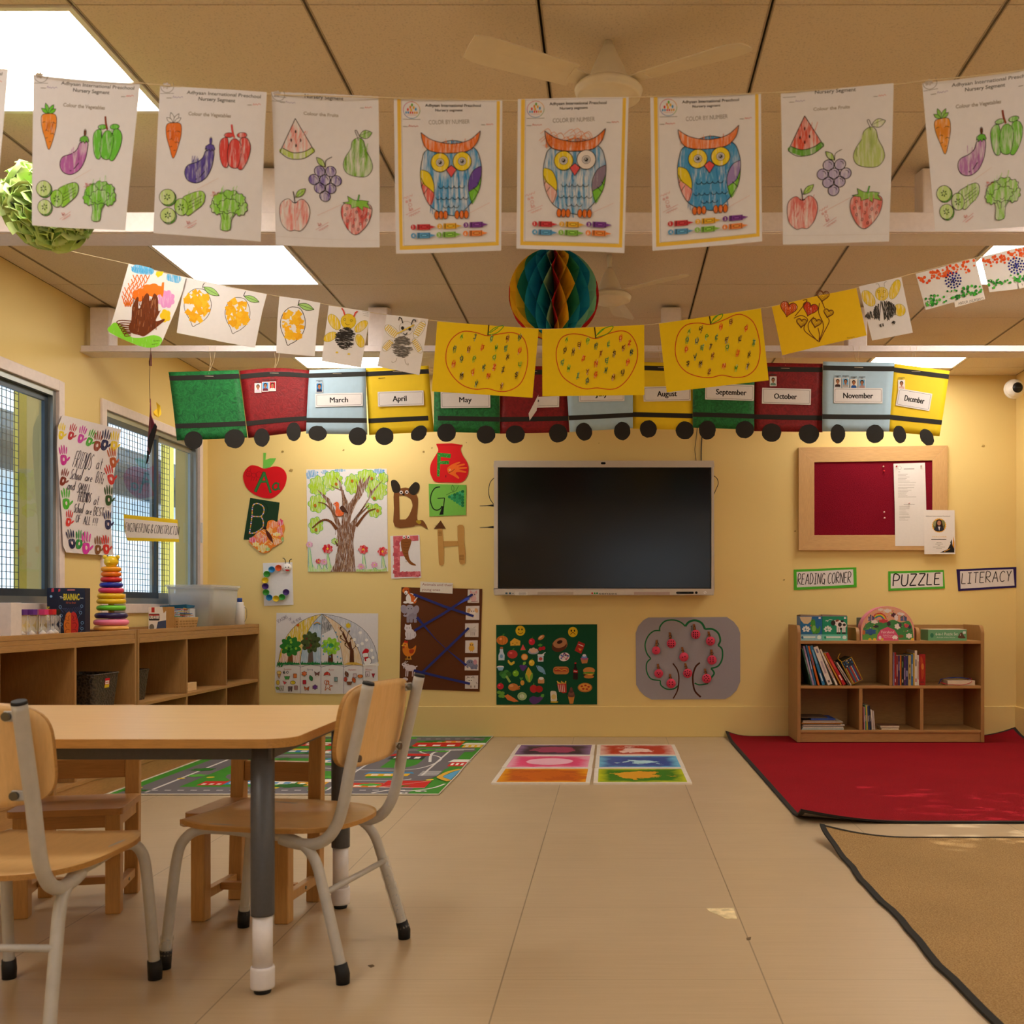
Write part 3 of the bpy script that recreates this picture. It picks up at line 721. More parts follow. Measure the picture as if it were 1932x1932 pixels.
# ---- bookshelf on the red carpet
bx0,bx1,by0,by1=1.17,2.356,6.82,7.17;Zc=.012;o=((bx0+bx1)/2,by0,Zc)
e=empty('bookshelf',o,'low wooden bookshelf with rounded ends standing on the red carpet','bookshelf')
def bx(name,a,c,mat,bev=.0015):return MB().box(L(a,o),L(c,o)).build(name,mat,e,bevel=bev)
SIDE=[(by0-o[1],0),(by1-o[1],0),(by1-o[1],.742)]+[(by0-o[1]+.055-.055*sin(k*pi/16),.742-.055*(1-cos(k*pi/16)))for k in range(9)]
for x in(bx0,bx1-.022):
 b=MB();b.prism(SIDE,x-o[0],x+.022-o[0],'YZ');b.build('side_panel',OAKZ,e,bevel=.002)
bx('back_panel',(bx0+.022,by1-.01,Zc+.06),(bx1-.022,by1,.752),OAKX)
SH=[(.636,.655),(.352,.370),(.072,.088)]
for n_,(a,c)in zip(('top_shelf','middle_shelf','bottom_shelf'),SH):bx(n_,(bx0+.022,by0+.002,a),(bx1-.022,by1-.01,c),OAKX)
bx('plinth',(bx0+.022,by0+.012,Zc),(bx1-.022,by0+.03,.0715),OAKX)
def pxX(px):return(px-CX)*by0/F
bx('divider',(pxX(1678),by0+.002,.3705),(pxX(1684),by1-.01,.6355),OAKZ)
for p in(1621,1736):bx('divider',(pxX(p),by0+.002,.0885),(pxX(p+6.5),by1-.01,.3515),OAKZ)
for p in(1617,1731):
 b=MB();q=[(.0,.6553-Zc),(by1-.011-by0,.6553-Zc),(by1-.011-by0,.738-Zc)]+[(.05-.05*sin(k*pi/16),.738-Zc-.05*(1-cos(k*pi/16)))for k in range(9)]
 b.prism([(y+.02,z)for y,z in q[:1]]+q[1:3]+[(y+.02,z)for y,z in q[3:]],pxX(p)-o[0],pxX(p+7)-o[0],'YZ');b.build('top_divider',OAKZ,e,bevel=.003)
# ================================================================== screen on the back wall
YT=7.09
o=P(1139,996,YT);e=empty('television',o,'large black wall screen in a pale bezel at the middle of the back wall','television')
BEZ=M('pale_bezel','c9bfb2',.4,var=.02);SCR=M('black_screen','0b0b0c',.22,var=.02,spec=.5);BLK=M('black_plastic','141416',.4);GREYP=M('grey_mark','8f8a84',.6)
def tp(px,py):q=P(px,py,YT)-o;return(q.x,q.z)
x0,z0=tp(932,1123);x1,z1=tp(1347,869);s0,t0=tp(939.5,1111);s1,t1=tp(1342,880.5)
b=MB()
for q in(((x0,t1),(x1,z1)),((x0,z0),(x1,t0)),((x0,t0),(s0,t1)),((s1,t0),(x1,t1))):b.box((q[0][0],0,q[0][1]),(q[1][0],.07,q[1][1]))
b.box((x0+.02,.0705,z0+.02),(x1-.02,.1095,z1-.02));b.build('bezel',BEZ,e,bevel=.004)
b=MB();b.box((s0+.0005,.006,t0+.0005),(s1-.0005,.05,t1-.0005));b.build('screen',SCR,e)
b=MB()
for q in(((s0,t0),(s1,t0+.008)),((s0,t1-.008),(s1,t1)),((s0,t0),(s0+.008,t1)),((s1-.008,t0),(s1,t1))):b.box((q[0][0],.003,q[0][1]),(q[1][0],.0058,q[1][1]))
b.build('screen_border',BLK,e)
zz=(880,820,3.578);wm=lambda u,v,w:wallmap(zz,YT-.001)(u,v,w)
a=Art();a.poly(rrect(908,186,940,201,7),'0c0c0c');a.build('webcam',wm,e)
a=Art();a.poly(rrect(1416,1060,1535,1075,7),'0d0d0f');a.poly(ell(1552,1067,9),'0d0d0f');a.line([(1424,1068),(1440,1068)],'555555',2);a.poly(ell(1497,1067,3),'444444');a.build('control_strip',wm,e)
a=Art();a.poly(ell(1611,1066,10),'ece8e2');a.line([(1604,1060),(1618,1072)],'777777',2);a.build('power_button',wm,e)
a=Art();a.poly(ell(849,1071,6),'c01818');a.poly(ell(866,1071,6),'2a8a34');a.poly(ell(882,1071,6),'1c7a5a');a.text('senses',955,1079,15,'3a3632',width=122);a.build('logo',wm,e)
a=Art();[a.poly(rrect(x,1066,x+w_,1077,2),'35586a')for x,w_ in((263,15),(287,15))];a.poly(ell(314,1072,4),'556066');a.poly([(328,1060),(412,1060),(412,1084),(328,1084)],'d8d2c8')
for k in range(3):a.line([(354,1066+6*k),(404,1066+6*k)],'6a6660',2)
a.build('port_label',wm,e)
for xa in(480,1131):
 a=Art();a.poly(rrect(xa,1062,xa+242,1081,2),'b3a494' if xa<900 else 'b39c92');a.build('speaker_grille',wm,e)
for y in(482,628):
 b=MB();q0=P(880+90/3.578,820+y/3.578,YT+.05)-o;q1=P(880+184/3.578,820+(y-4)/3.578,YT+.05)-o
 b.tube([q0,q0.lerp(q1,.55),q1],[.0018,.003,.008],8);b.build('antenna',BLK,e)
def cable(name,pts,Y,label,r=.0024):
 b=MB();b.tube(smooth_path([P(x,y,Y)for x,y in pts],6),r,7);return tag(b.build(name,BLK),label,'cable','black cables around the screen')
cable('cable',[(933,901),(925,910),(922,925),(924,940),(931,951)],YT+.08,'thin black cable looping out past the left side of the screen')
cable('cable',[(1346,897),(1353,903),(1355,912),(1352,921),(1346,934)],YT+.08,'thin black cable looping out past the right side of the screen')
cable('cable',[(1316,805),(1313,830),(1311,850),(1314,874)],YB-.006,'thin black cable running up the wall from the screen, left of a pair',.002)
cable('cable',[(1327,800),(1324,830),(1323,850),(1323,874)],YB-.006,'thicker black cable running up the wall from the screen, right of a pair',.0036)
# ================================================================== camera, fans, ball, pompom
e=empty('security_camera',P(1915,733,6.95),'white dome security camera high in the far corner','security camera')
wp=M('camera_white','e9e4da',.35);s_=6.95/F
b=MB();b.ball((0,0,0),(17*s_,)*3,20,14);b.lathe([(13*s_,0),(18.5*s_,.01),(18.5*s_,.03),(15*s_,.045)],24,(0,.0,0),'Y');b.build('housing',wp,e)
b=MB();b.ball((0,-11*s_,-.002),(10.5*s_,8*s_,10.5*s_),18,12);b.build('lens',BLK,e)
b=MB();b.tube([(.0,.03,.0),(.06,.05,.01),(XR-e.location.x,.05,.01)],.022,14);b.build('mount',wp,e)
a=Art();a.poly(rrect(-5,-1,5,1,.8),'3c3c3c');a.build('lens_slot',lambda u,v,w:Vector(e.location)+Vector((u*s_,-19.2*s_-w,-v*s_-.006)),e)
FANC=M('cream_fan','e2d6bd',.35,var=.03);FAND=M('fan_dark_brown','5a4a36',.7)  # dark brown for the motor band between canopy and housing
def fan(x,y,zbot,r,ang,label):
 e=empty('ceiling_fan',(x,y,ZC),label,'ceiling fan','cream ceiling fans');zb_=zbot-ZC
 b=MB();b.lathe([(.012,-.001),(.012,-.03),(.010,-.032),(.010,zb_+.135)],16);b.build('rod',FANC,e)
 b=MB();b.lathe([(.013,zb_+.155),(.02,zb_+.14),(.045,zb_+.085),(.052,zb_+.065),(.052,zb_+.05),(.046,zb_+.046)],28);b.build('canopy',FANC,e)
 b=MB();b.lathe([(.045,zb_+.046),(.045,zb_+.038)],28);b.build('motor',FAND,e)
 b=MB();b.lathe([(.04,zb_+.040),(r*.93,zb_+.036),(r,zb_+.028),(r*.985,zb_+.022),(r*.93,zb_+.018),(r*.95,zb_+.012),(r*.86,zb_+.008),(r*.6,zb_+.004),(r*.58,zb_-.002),(r*.3,zb_-.010),(.001,zb_-.012)],36);b.build('housing',FANC,e)
 for k in range(3):
  a_=radians(ang+120*k);ca,sa=cos(a_),sin(a_)
  def q(u,v,z):return(u*ca-v*sa,u*sa+v*ca,z)
  b=MB();b.hexa([q(.05,-.02,zb_+.040),q(.12,-.03,zb_+.034),q(.12,.03,zb_+.046),q(.05,.02,zb_+.042),q(.05,-.02,zb_+.043),q(.12,-.03,zb_+.037),q(.12,.03,zb_+.049),q(.05,.02,zb_+.045)])
  n=10;top=[];
  for i in range(n+1):
   u=.11+.30*i/n;w_=.040+.014*i/n;
   if i>=n-1:w_*=.95 if i==n-1 else .72
   top.append((u,w_))
  vs=[]
  for u,w_ in top:
   for sgn in(-1,0,1):vs.append(q(u,sgn*w_,zb_+.041+sgn*.010+(.003 if sgn==0 else 0)))
  vs+=[(x_,y_,z_+.003)for x_,y_,z_ in vs];N=3*(n+1);fs=[]
  for i in range(n):
   for j in range(2):
    a0=3*i+j;fs+=[(a0,a0+3,a0+4,a0+1),(N+a0,N+a0+1,N+a0+4,N+a0+3)]
   fs+=[(3*i,N+3*i,N+3*i+3,3*i+3),(3*i+2,3*i+5,N+3*i+5,N+3*i+2)]
  fs+=[(0,1,N+1,N),(1,2,N+2,N+1),(3*n,N+3*n,N+3*n+1,3*n+1),(3*n+1,N+3*n+1,N+3*n+2,3*n+2)]
  b.add(vs,fs,False);b.build('blade',FANC,e)
p1=P(1148,190,2.95);fan(p1.x,p1.y,p1.z,.094,90,'cream ceiling fan nearest the viewer, partly behind the owl worksheets')
p2=P(1150,572,4.74);fan(p2.x,p2.y,p2.z,.097,-40,'cream ceiling fan beyond the paper honeycomb ball')
# honeycomb ball of tissue paper leaves
pc=P(1045,557,4.35);R_=85*4.35/F
e=empty('honeycomb_ball',pc,'striped paper honeycomb ball hanging behind the yellow apple drawings','hanging decoration')
CB={'red':M('tissue_red','c4161f',.8),'yellow':M('tissue_yellow','efc22c',.8),'blue':M('tissue_blue','1c9abf',.8),'mint':M('tissue_mint','8ccdac',.8),'green':M('tissue_green','268a72',.8)}
face=['red','yellow','yellow','yellow','green','blue','blue','blue','mint','red','yellow','yellow','green','blue','blue','mint','mint','red']
LF={k:MB()for k in CB}
N=36;ST=24;PER=6;dth=2*pi/N
for k in range(N):
 a0=pi+dth*(k+.5);b=LF[face[k%18]];vs=[]
 for i in range(ST+1):
  lat=-pi/2+pi*i/ST;tri_=abs((i%PER)-PER/2)/(PER/2)*2-1;off=.5*dth*tri_*(1 if k%2 else-1)
  for rr in(0,.55,.8,1.0):
   r_=R_*cos(lat)*rr;th=a0+off*(1 if rr>.1 else 0);vs.append((r_*cos(th),r_*sin(th),R_*sin(lat)))
 b.add(vs,[(4*i+j,4*i+j+1,4*i+j+5,4*i+j+4)for i in range(ST)for j in range(3)])
for c,b in LF.items():b.build('paper_leaves',CB[c],e,weld=False)
b=MB();b.tube([(0,0,R_-.004),(0,0,ZC-pc.z)],.0012,5);b.build('hanging_string',M('twine','d9c7a2',.8),e)
# ruffled tissue pompom
pc=P(88,388,3.3);R_=92*3.3/F
e=empty('tissue_pompom',pc,'pale green tissue paper pompom hanging behind the first worksheet','hanging decoration')
TG=M('tissue_pale_green','cfe79a',.8,var=.1,vs=12);rd=random.Random(3)
PM=[M('tissue_pale_green_two','bfe083',.8,var=.1,vs=12),TG]
for half in range(2):
 b=MB()
 for k in range(150):
  z=rd.uniform(-1,1);th=rd.uniform(0,2*pi);n_=Vector((sqrt(1-z*z)*cos(th),sqrt(1-z*z)*sin(th),z))
  u=n_.orthogonal().normalized();v=n_.cross(u);rot=rd.uniform(0,6.28);u,v=u*cos(rot)+v*sin(rot),v*cos(rot)-u*sin(rot)
  L_=R_*rd.uniform(.9,1.08);W_=R_*rd.uniform(.26,.4);vs=[];nn,mm=6,4
  for i in range(nn+1):
   for j in range(mm+1):
    s_,t_=i/nn,j/mm*2-1
    w_=W_*(.12+.88*s_)*(1 if s_<.9 else .85)
    p=n_*(L_*(.25+.75*s_)-.35*W_*t_*t_*s_-(.12*R_ if s_>.95 else 0))+u*(w_*t_)+v*(W_*.35*s_*s_*sin(3*t_+rot)+.2*W_*s_*cos(5*t_+rot))
    vs.append(p)
  b.add(vs,[(i*(mm+1)+j,i*(mm+1)+j+1,(i+1)*(mm+1)+j+1,(i+1)*(mm+1)+j)for i in range(nn)for j in range(mm)],True)
 b.build('tissue_petals',PM[half],e,weld=False)
b=MB();b.tube([(0,0,R_*.5),(0,0,ZC-.0075-pc.z)],.0012,5);b.build('hanging_string',MATS['twine'],e)
# dark red paper bird hung edge-on on a thread
e=empty('paper_bird',P(283,775,4.9),'dark red paper bird hanging edge-on in front of the second window','hanging decoration')
DR=M('dark_red_card','6f1622',.7);YC=M('yellow_card','e6bd1c',.7);BKC=M('black_card','1b1714',.8)
k=4.9/F
def bp_(x,y,d):return Vector(((x-283)*k,d,-(y-775)*k))
b=MB()
prof=[(283,752,.0),(279,775,.02),(274,800,.05),(272,850,.03),(281,858,.0),(300,812,-.03),(288,785,-.02)]
vs=[bp_(*p)for p in prof]+[bp_(*p)+Vector((.002,.003,0))for p in prof];n_=len(prof)
b.add(vs,[tuple(range(n_)),tuple(range(2*n_-1,n_-1,-1))]+[(i,(i+1)%n_,n_+(i+1)%n_,n_+i)for i in range(n_)]);b.build('body',DR,e)
b=MB();b.add([bp_(289,783,.01),bp_(287,776,.01),bp_(293,769,.02),bp_(291,757,.02),bp_(299,764,.02),bp_(301,780,.02),bp_(297,787,.01)],[(0,1,2,3,4,5,6)]);b.build('crest',YC,e)
b=MB();b.add([bp_(298,800,-.031),bp_(302,807,-.031),bp_(290,858,-.036),bp_(285,842,-.036),bp_(287,826,-.036)],[(0,1,2,3,4)]);b.add([bp_(277,850,.0),bp_(282,852,.0),bp_(280,870,.0),bp_(275,877,.0),bp_(277,862,.0)],[(0,1,2,3,4)]);b.build('wing_tip',BKC,e)
b=MB();b.add([bp_(284.5,660,0),bp_(286,672,.004),bp_(285,690,.01),bp_(281,690,.0),bp_(280,682,.004)],[(0,1,2,3,4)]);b.build('tail',M('brown_card','5a2a18',.7),e)
b=MB();b.tube([bp_(283,760,0),bp_(282,720,0),bp_(283,686,0),bp_(284.5,655,0),Vector((.004,0,ZC-e.location.z))],.0014,5);b.build('hanging_thread',M('brown_thread','4a3020',.8),e)
# ================================================================== pictures and letters on the back wall
YW=YB-.0035
ZC_=(440,820,5.366);ZD=(720,820,6.442);ZE=(500,1080,4.391);ZF=(900,1130,3.715);ZB=(1440,820,3.927)
BK='201c1a'
def wall_thing(name,z,art,label,cat,group=None,Y=YW,mat=None):
 return tag(art.build(name,wallmap(z,Y),mat=mat),label,cat,group)
ALPHA='alphabet pictures on the back wall'
# --- A: red apple
a=Art();ap=spl([(100,430),(118,365),(175,312),(245,318),(310,345),(365,335),(410,322),(470,328),(520,365),(542,430),(522,520),(470,590),(400,640),(340,645),(265,628),(185,588),(125,520)],True,4)
a.sheet(ap,'d0111c',.001)
a.poly([(305,185),(333,185),(328,255),(345,250),(370,240),(435,238),(418,275),(400,300),(375,328),(330,342),(303,340)],'6fbf4c')
a.line([(222,580),(315,378)],'1c4420',32);a.line([(313,378),(380,592)],'1c4420',24);a.line([(262,478),(350,474)],'1c4420',24)
a.line([(222,578),(315,382)],'2f7a3a',22);a.line([(313,382),(379,588)],'2f7a3a',15);a.line([(266,478),(348,474)],'2f7a3a',15)
a.line(spl([(460,500),(430,490),(404,515),(402,545),(430,560),(455,540)],False,4),'1c4420',18);a.line(spl([(460,488),(456,530),(470,560)],False,4),'1c4420',16)
a.line(spl([(460,500),(430,490),(404,515),(402,545),(430,560),(455,540)],False,4),'2f7a3a',9);a.line(spl([(460,488),(456,530),(470,560)],False,4),'2f7a3a',8)
a.line(ell(158,398,28),'6a0f12',3,True);a.line(ell(210,410,26,22),'6a0f12',3,True);a.line(ell(262,405,34,28),'6a0f12',3,True)
for x in(190,215,240):a.line([(x,430),(x-6,460),(x-12,468)],'6a0f12',3)
a.line([(148,372),(138,345)],'6a0f12',3);a.line([(170,370),(182,338)],'6a0f12',3);a.poly(ell(150,392,3),'40080a');a.poly(ell(168,392,3),'40080a');a.line([(148,408),(158,414),(170,406)],'6a0f12',3)
wall_thing('alphabet_picture',ZC_,a,'red paper apple with green letters Aa and an ant drawing','wall picture',ALPHA)
# --- B card and butterfly
a=Art();a.sheet([(172,640),(470,688),(425,1075),(105,1062)],'1d3a22',.001)
a.line(spl([(215,700),(280,680),(335,715),(348,775),(310,825)],False,5),'0f2212',4)
path=spl([(165,1000),(180,900),(190,820),(200,720),(245,697),(300,725),(312,775),(285,825),(240,830),(200,828)],False,9)+spl([(285,830),(305,880),(302,930),(270,965),(215,995),(165,1000)],False,9)
cs=['e6d44a','d23a3a','f0f0ea','3a7ad0','e88ab0','4ab060','e8943a']
for k,p in enumerate(path):a.poly(ell(p[0],p[1],6.5,n=7),cs[k%7])
wall_thing('alphabet_picture',ZC_,a,'dark green card with a letter B made of coloured beads','wall picture',ALPHA)
a=Art();wing=spl([(335,935),(350,880),(400,863),(440,882),(485,855),(515,910),(520,960),(505,1010),(515,1060),(480,1095),(430,1130),(395,1145),(370,1180),(320,1200),(270,1190),(225,1150),(180,1110),(158,1075),(200,1035),(240,990),(290,965)],True,4)
a.sheet(wing,'e8822c',.001)
rd=random.Random(5)
for cx,cy,rx,ry,c in((480,890,28,34,'e0245e'),(200,1065,38,30,'e0285a'),(410,910,45,35,'ee7d22'),(470,980,30,55,'e2502c'),(270,1040,45,50,'ea6a20'),(300,1150,55,40,'e9c02c'),(230,1110,35,22,'f2d23c'),(430,1080,50,35,'eb9a24'),(370,980,30,40,'f0a62c'),(350,1160,22,20,'9ac03a'),(500,1060,14,25,'8cb83c'),(440,1010,40,20,'f4cf56'),(320,1060,24,46,'e25a26')):
 a.poly(cloud(cx,cy,rx,ry,6,.2),c,.75)
for k in range(16):
 x,y=rd.uniform(240,480),rd.uniform(920,1130);a.line([(x,y),(x+rd.uniform(-40,40),y+rd.uniform(-40,40))],rd.choice(['f7e27a','f3d9b8','d83a2a']),4)
a.poly(leafp(325,955,405,1098,20),'5a2416');a.poly(ell(322,948,16,14),'2c1410');a.line([(316,940),(300,930),(285,935)],BK,4);a.line([(328,938),(332,925)],BK,4)
wall_thing('paper_butterfly',ZC_,a,'orange painted paper butterfly overlapping the dark green B card','wall picture',None,YW-.004)
# --- C card: caterpillar of bottle caps
e0=P(440+455/5.366,820+1510/5.366,YW)
a=Art();a.sheet([(300,1300),(598,1292),(610,1722),(312,1735)],'e4e1e2',.001)
card=wall_thing('alphabet_picture',ZC_,a,'white card with a letter C caterpillar of coloured caps','wall picture',ALPHA)
for x,y,c in((465,1350,'df5a20'),(397,1366,'2a86c0'),(347,1412,'3f9a34'),(330,1475,'e3c31e'),(332,1535,'4a2c78'),(340,1597,'3f9a34'),(372,1650,'2280b8'),(440,1660,'e6c820'),(500,1645,'3a9a36'),(542,1595,'4a2e7c')):
 q=P(440+x/5.366,820+y/5.366,YW);k=YW/F/5.366;r=34*k
 b=MB();b.lathe([(r*.55,-.002),(r*.75,-.004),(r,-.016),(r*.93,-.016),(r*.7,-.006),(.0005,-.005)],18,tuple(q-card.location),'Y',sq=.92)
 b.build('paper_cap',M('cap_'+c,c,.6,var=.15),card)
q=P(440+548/5.366,820+1348/5.366,YW)-card.location;k=YW/F/5.366
b=MB();b.lathe([(42*k,0),(43*k,-.012),(34*k,-.016),(.0005,-.018)],24,tuple(q),'Y');hd=b.build('caterpillar_head',M('cap_white','ece6e0',.4),card)
a=Art()
for x in(530,560):a.poly(ell(x,1340,10),'ffffff');a.poly(ell(x+1,1342,6.5),'141414')
a.poly(spl([(523,1368),(545,1366),(572,1368),(560,1380),(540,1382)],True,3),'b8201c');f=a.build('face',wallmap(ZC_,YW-.0185),card)
b=MB()
for pts in([(530,1305),(526,1270),(512,1253),(500,1250)],[(568,1305),(572,1275),(582,1262),(593,1262)]):
 b.tube(smooth_path([P(440+x/5.366,820+y/5.366,YW-.006)-card.location for x,y in pts],4),3.6*k,6)
b.build('antennae',BLK,card)
# --- tree poster
a=Art();a.sheet([(740,352),(1555,345),(1568,1385),(757,1390)],'e2dee0',.001)
for q in((800,395,60,35),(925,380,35,22),(1080,362,60,15),(1475,372,60,28),(765,415,25,35)):a.poly(cloud(*q,7,.2),'5a9ed2',.72)
fol=[(870,520,105,100,9),(1005,465,100,95,10),(850,700,88,88,7),(838,920,72,84,7),(1210,500,80,100,9),(1350,420,100,65,9),(1450,560,105,105,9),(1515,440,50,55,7),(1435,770,68,68,7),(1370,720,35,28,5),(1028,1080,32,30,6)]
for x,y,rx,ry,n in fol:
 p=cloud(x,y,rx,ry,n,.14,44);a.poly(p,'a6cc26',.8);a.line(p,'45a86a',4,True)
BR,BD='7a5238','5a3822'
tr=[(985,1388),(1030,1300),(1060,1130),(1055,1000),(1045,930),(1000,800),(960,700),(845,550),(975,650),(1030,760),(1095,925),(1120,760),(1090,570),(1020,540),(970,505),(1085,556),(1060,470),(1025,415),(1090,480),(1120,590),(1170,700),(1240,600),(1290,420),(1300,470),(1330,420),(1310,500),(1392,400),(1370,490),(1290,640),(1215,730),(1180,900),(1260,820),(1370,640),(1385,580),(1370,510),(1400,570),(1530,445),(1430,570),(1290,800),(1255,870),(1240,940),(1225,1010),(1220,1130),(1230,1280),(1240,1388)]
a.poly(tr,BR,.8)
rd=random.Random(2)
for k in range(70):
 x=1045+rd.random()*165;y=rd.uniform(930,1340);a.line([(x,y),(x+(x-1135)*.12+rd.uniform(-6,6),y+rd.uniform(30,90))],rd.choice(['8a5a36','5d3a22','a5795a','c9ab90']),4)
for p0,p1 in(((1110,900),(1110,640)),((1190,800),(1270,620)),((1230,860),(1330,720)),((1040,860),(960,690)),((1150,760),(1110,560))):
 for d in(-10,0,10):a.line([(p0[0]+d,p0[1]),(p1[0]+d*.4,p1[1])],rd.choice(['5d3a22','a5795a']),4)
def limb(pts,w0,c):
 q=spl(pts,False,5);n=len(q)
 for i in range(n-1):a.line([q[i],q[i+1]],c,w0*(1-.8*i/n)+3)
limb([(1050,960),(985,880),(900,868),(800,945)],30,'6d3f1e');limb([(1245,930),(1310,840),(1370,775),(1445,750)],26,'6d3f1e');limb([(1040,830),(990,760),(930,700),(860,685)],14,BR);limb([(1260,830),(1330,760),(1375,715)],12,BR);limb([(1058,1130),(1045,1100),(1030,1075)],16,BD);limb([(1210,720),(1260,560),(1245,475)],10,BR)
for x,y in((1043,502),(1205,470),(1403,445),(830,718),(1430,645),(1463,772),(840,962)):a.poly(ell(x,y,13,15),'b8701c');a.line(ell(x,y,13,15),'9a5a18',3,True)
a.poly(spl([(1017,700),(1050,680),(1072,700),(1075,755),(1110,775),(1120,800),(1095,825),(1045,822),(1035,780),(1040,735)],True,4),'e2662c',.9)
a.poly(spl([(1080,740),(1105,718),(1135,745),(1165,800),(1130,785),(1110,785),(1090,760)],True,3),'4a2a1c');a.poly(ell(1035,700,5),'101010');a.line([(1018,705),(1008,716)],'3a2a20',5);a.line([(1042,826),(1080,828),(1112,820)],BD,5)
def flower(x,y,r,c,ym):
 a.poly(leafp(x+2,y+r*.8,x+12,ym,16)if ym>y else[],'bcd890',.8)if ym>y else None
 a.line([(x-4,y+r),(x-12,ym)],'5ab48a',5);a.line([(x+6,y+r),(x+34,ym)],'5ab48a',5)
 p=cloud(x,y,r,r*.9,7,.16,36);a.poly(p,c,.82);a.poly(starp(x,y,r*.34),'e9c722')
a.poly([(760,1388),(765,1340),(785,1280),(840,1365),(870,1340),(890,1368),(920,1345),(950,1372),(975,1290),(1005,1340),(985,1388)],'b9d98a',.8);a.poly([(1240,1388),(1250,1362),(1340,1366),(1420,1362),(1500,1366),(1555,1345),(1562,1386)],'a8cd6e',.8)
for q in((772,1112,32,'e3a2c4',1345),(957,1155,50,'d11f2c',1350),(865,1282,28,'c8222c',1360),(922,1288,32,'dd9ac0',1360),(1318,1163,48,'d11f2c',1355),(1513,1183,48,'d11f2c',1350),(1295,1335,32,'dd9ac0',1370),(1430,1318,32,'dd9ac0',1365)):flower(*q)
wall_thing('tree_poster',ZC_,a,'large crayon poster of a branching tree with a bird and red flowers','poster')
# --- D dog
a=Art();a.sheet(spl([(150,705),(225,655),(330,650),(430,740),(440,860),(432,1030),(500,1040),(555,1125),(545,1142),(480,1105),(405,1105),(385,1118),(160,1118),(150,900)],True,3),'7a4a22',.001,hole=[(212,738),(260,738)]+spl([(300,747),(350,785),(372,840),(370,890),(330,985),(290,1030)],False,4)+[(218,1032)])
a.poly(spl([(420,1045),(460,1040),(482,1062),(462,1090),(425,1070)],True,3),'a98a22')
for p in([(115,565),(160,550),(200,580),(228,640),(215,700),(150,705),(122,650)],[(415,575),(460,610),(450,680),(400,735),(345,715),(330,660),(370,605)]):a.poly(spl(p,True,4),'2c241a')
for x,y in((238,702),(306,698)):a.poly(ell(x,y,20),'f2eeea');a.poly(ell(x+1,y+2,12),'111111')
a.poly(ell(266,728,13),'111111')
wall_thing('alphabet_picture',ZD,a,'brown paper letter D made into a dog with black ears','wall picture',ALPHA)
# --- E elephant
a=Art();a.sheet([(105,1232),(460,1218),(482,1738),(118,1750)],'e3dfe0',.001)
rd=random.Random(9)
def patches(x0,y0,x1,y1,n,s=26):
 for k in range(n):
  x,y=rd.uniform(x0,x1),rd.uniform(y0,y1);a.poly(rotp([(-s,-s*.7),(s,-s*.8),(s*.9,s*.7),(-s*.8,s*.8)],x,y,rd.uniform(-25,25)),rd.choice(['c65a62','d06a70','b84c58','d87880']))
a.poly([(140,1235),(445,1225),(448,1288),(215,1300),(222,1420),(300,1420),(300,1475),(222,1480),(222,1670),(470,1662),(474,1722),(155,1735)],'ca626a')
patches(160,1260,200,1700,34);patches(220,1250,430,1275,20);patches(220,1685,450,1710,24);patches(225,1440,285,1455,6)
a.poly(spl([(245,1275),(355,1272),(352,1340),(325,1430),(350,1530),(415,1580),(405,1592),(340,1570),(275,1480),(238,1370)],True,4),'8a5220')
for k in range(8):a.line([(250+k*6,1305+34*k),(300,1312+34*k),(345-k*5,1303+34*k)],'5a3212',4)
for x in(274,326):a.poly(ell(x,1246,18),'f0ecea');a.poly(ell(x,1248,9),'111111')
wall_thing('alphabet_picture',ZD,a,'white card with a pink torn-paper letter E and a brown elephant trunk','wall picture',ALPHA)
# --- F fish bowl
a=Art();a.sheet([(665,112),(850,105),(985,125)]+spl([(985,125),(960,180),(985,250),(1040,340),(1055,430),(1030,520),(965,580),(820,580),(660,575),(610,520),(588,440),(600,350),(650,260),(688,190),(665,125)],False,4),'d2181c',.001)
a.line([(670,128),(850,124),(980,135)],'7a1416',4)
a.poly([(678,220),(842,232),(838,285),(718,272),(716,322),(818,318),(818,362),(712,360),(704,510),(672,506)],'2d8a2c')
for k in range(80):
 x,y=rd.choice([(rd.uniform(682,705),rd.uniform(230,500)),(rd.uniform(700,835),rd.uniform(230,275)),(rd.uniform(700,812),rd.uniform(325,355))]);a.poly(ell(x,y,4,n=5),rd.choice(['58b04c','1c6a22','79c86a']))
a.poly(spl([(805,400),(860,360),(945,330),(952,345),(905,372),(1000,352),(1008,370),(930,395),(1028,395),(1030,412),(940,425),(1022,445),(1020,462),(930,455),(900,470),(942,520),(930,535),(870,500),(815,470),(800,435)],True,3),'ea6a20')
a.poly(ell(828,427,10),'e8e2a0');a.poly(ell(828,427,5),'222222');a.line(spl([(815,462),(850,450),(890,418)],False,4),'3a1c10',5);a.line([(775,520),(780,490),(785,520)],'4a1414',4)
wall_thing('alphabet_picture',ZD,a,'red paper fish bowl with a green letter F and an orange hand fish','wall picture',ALPHA)
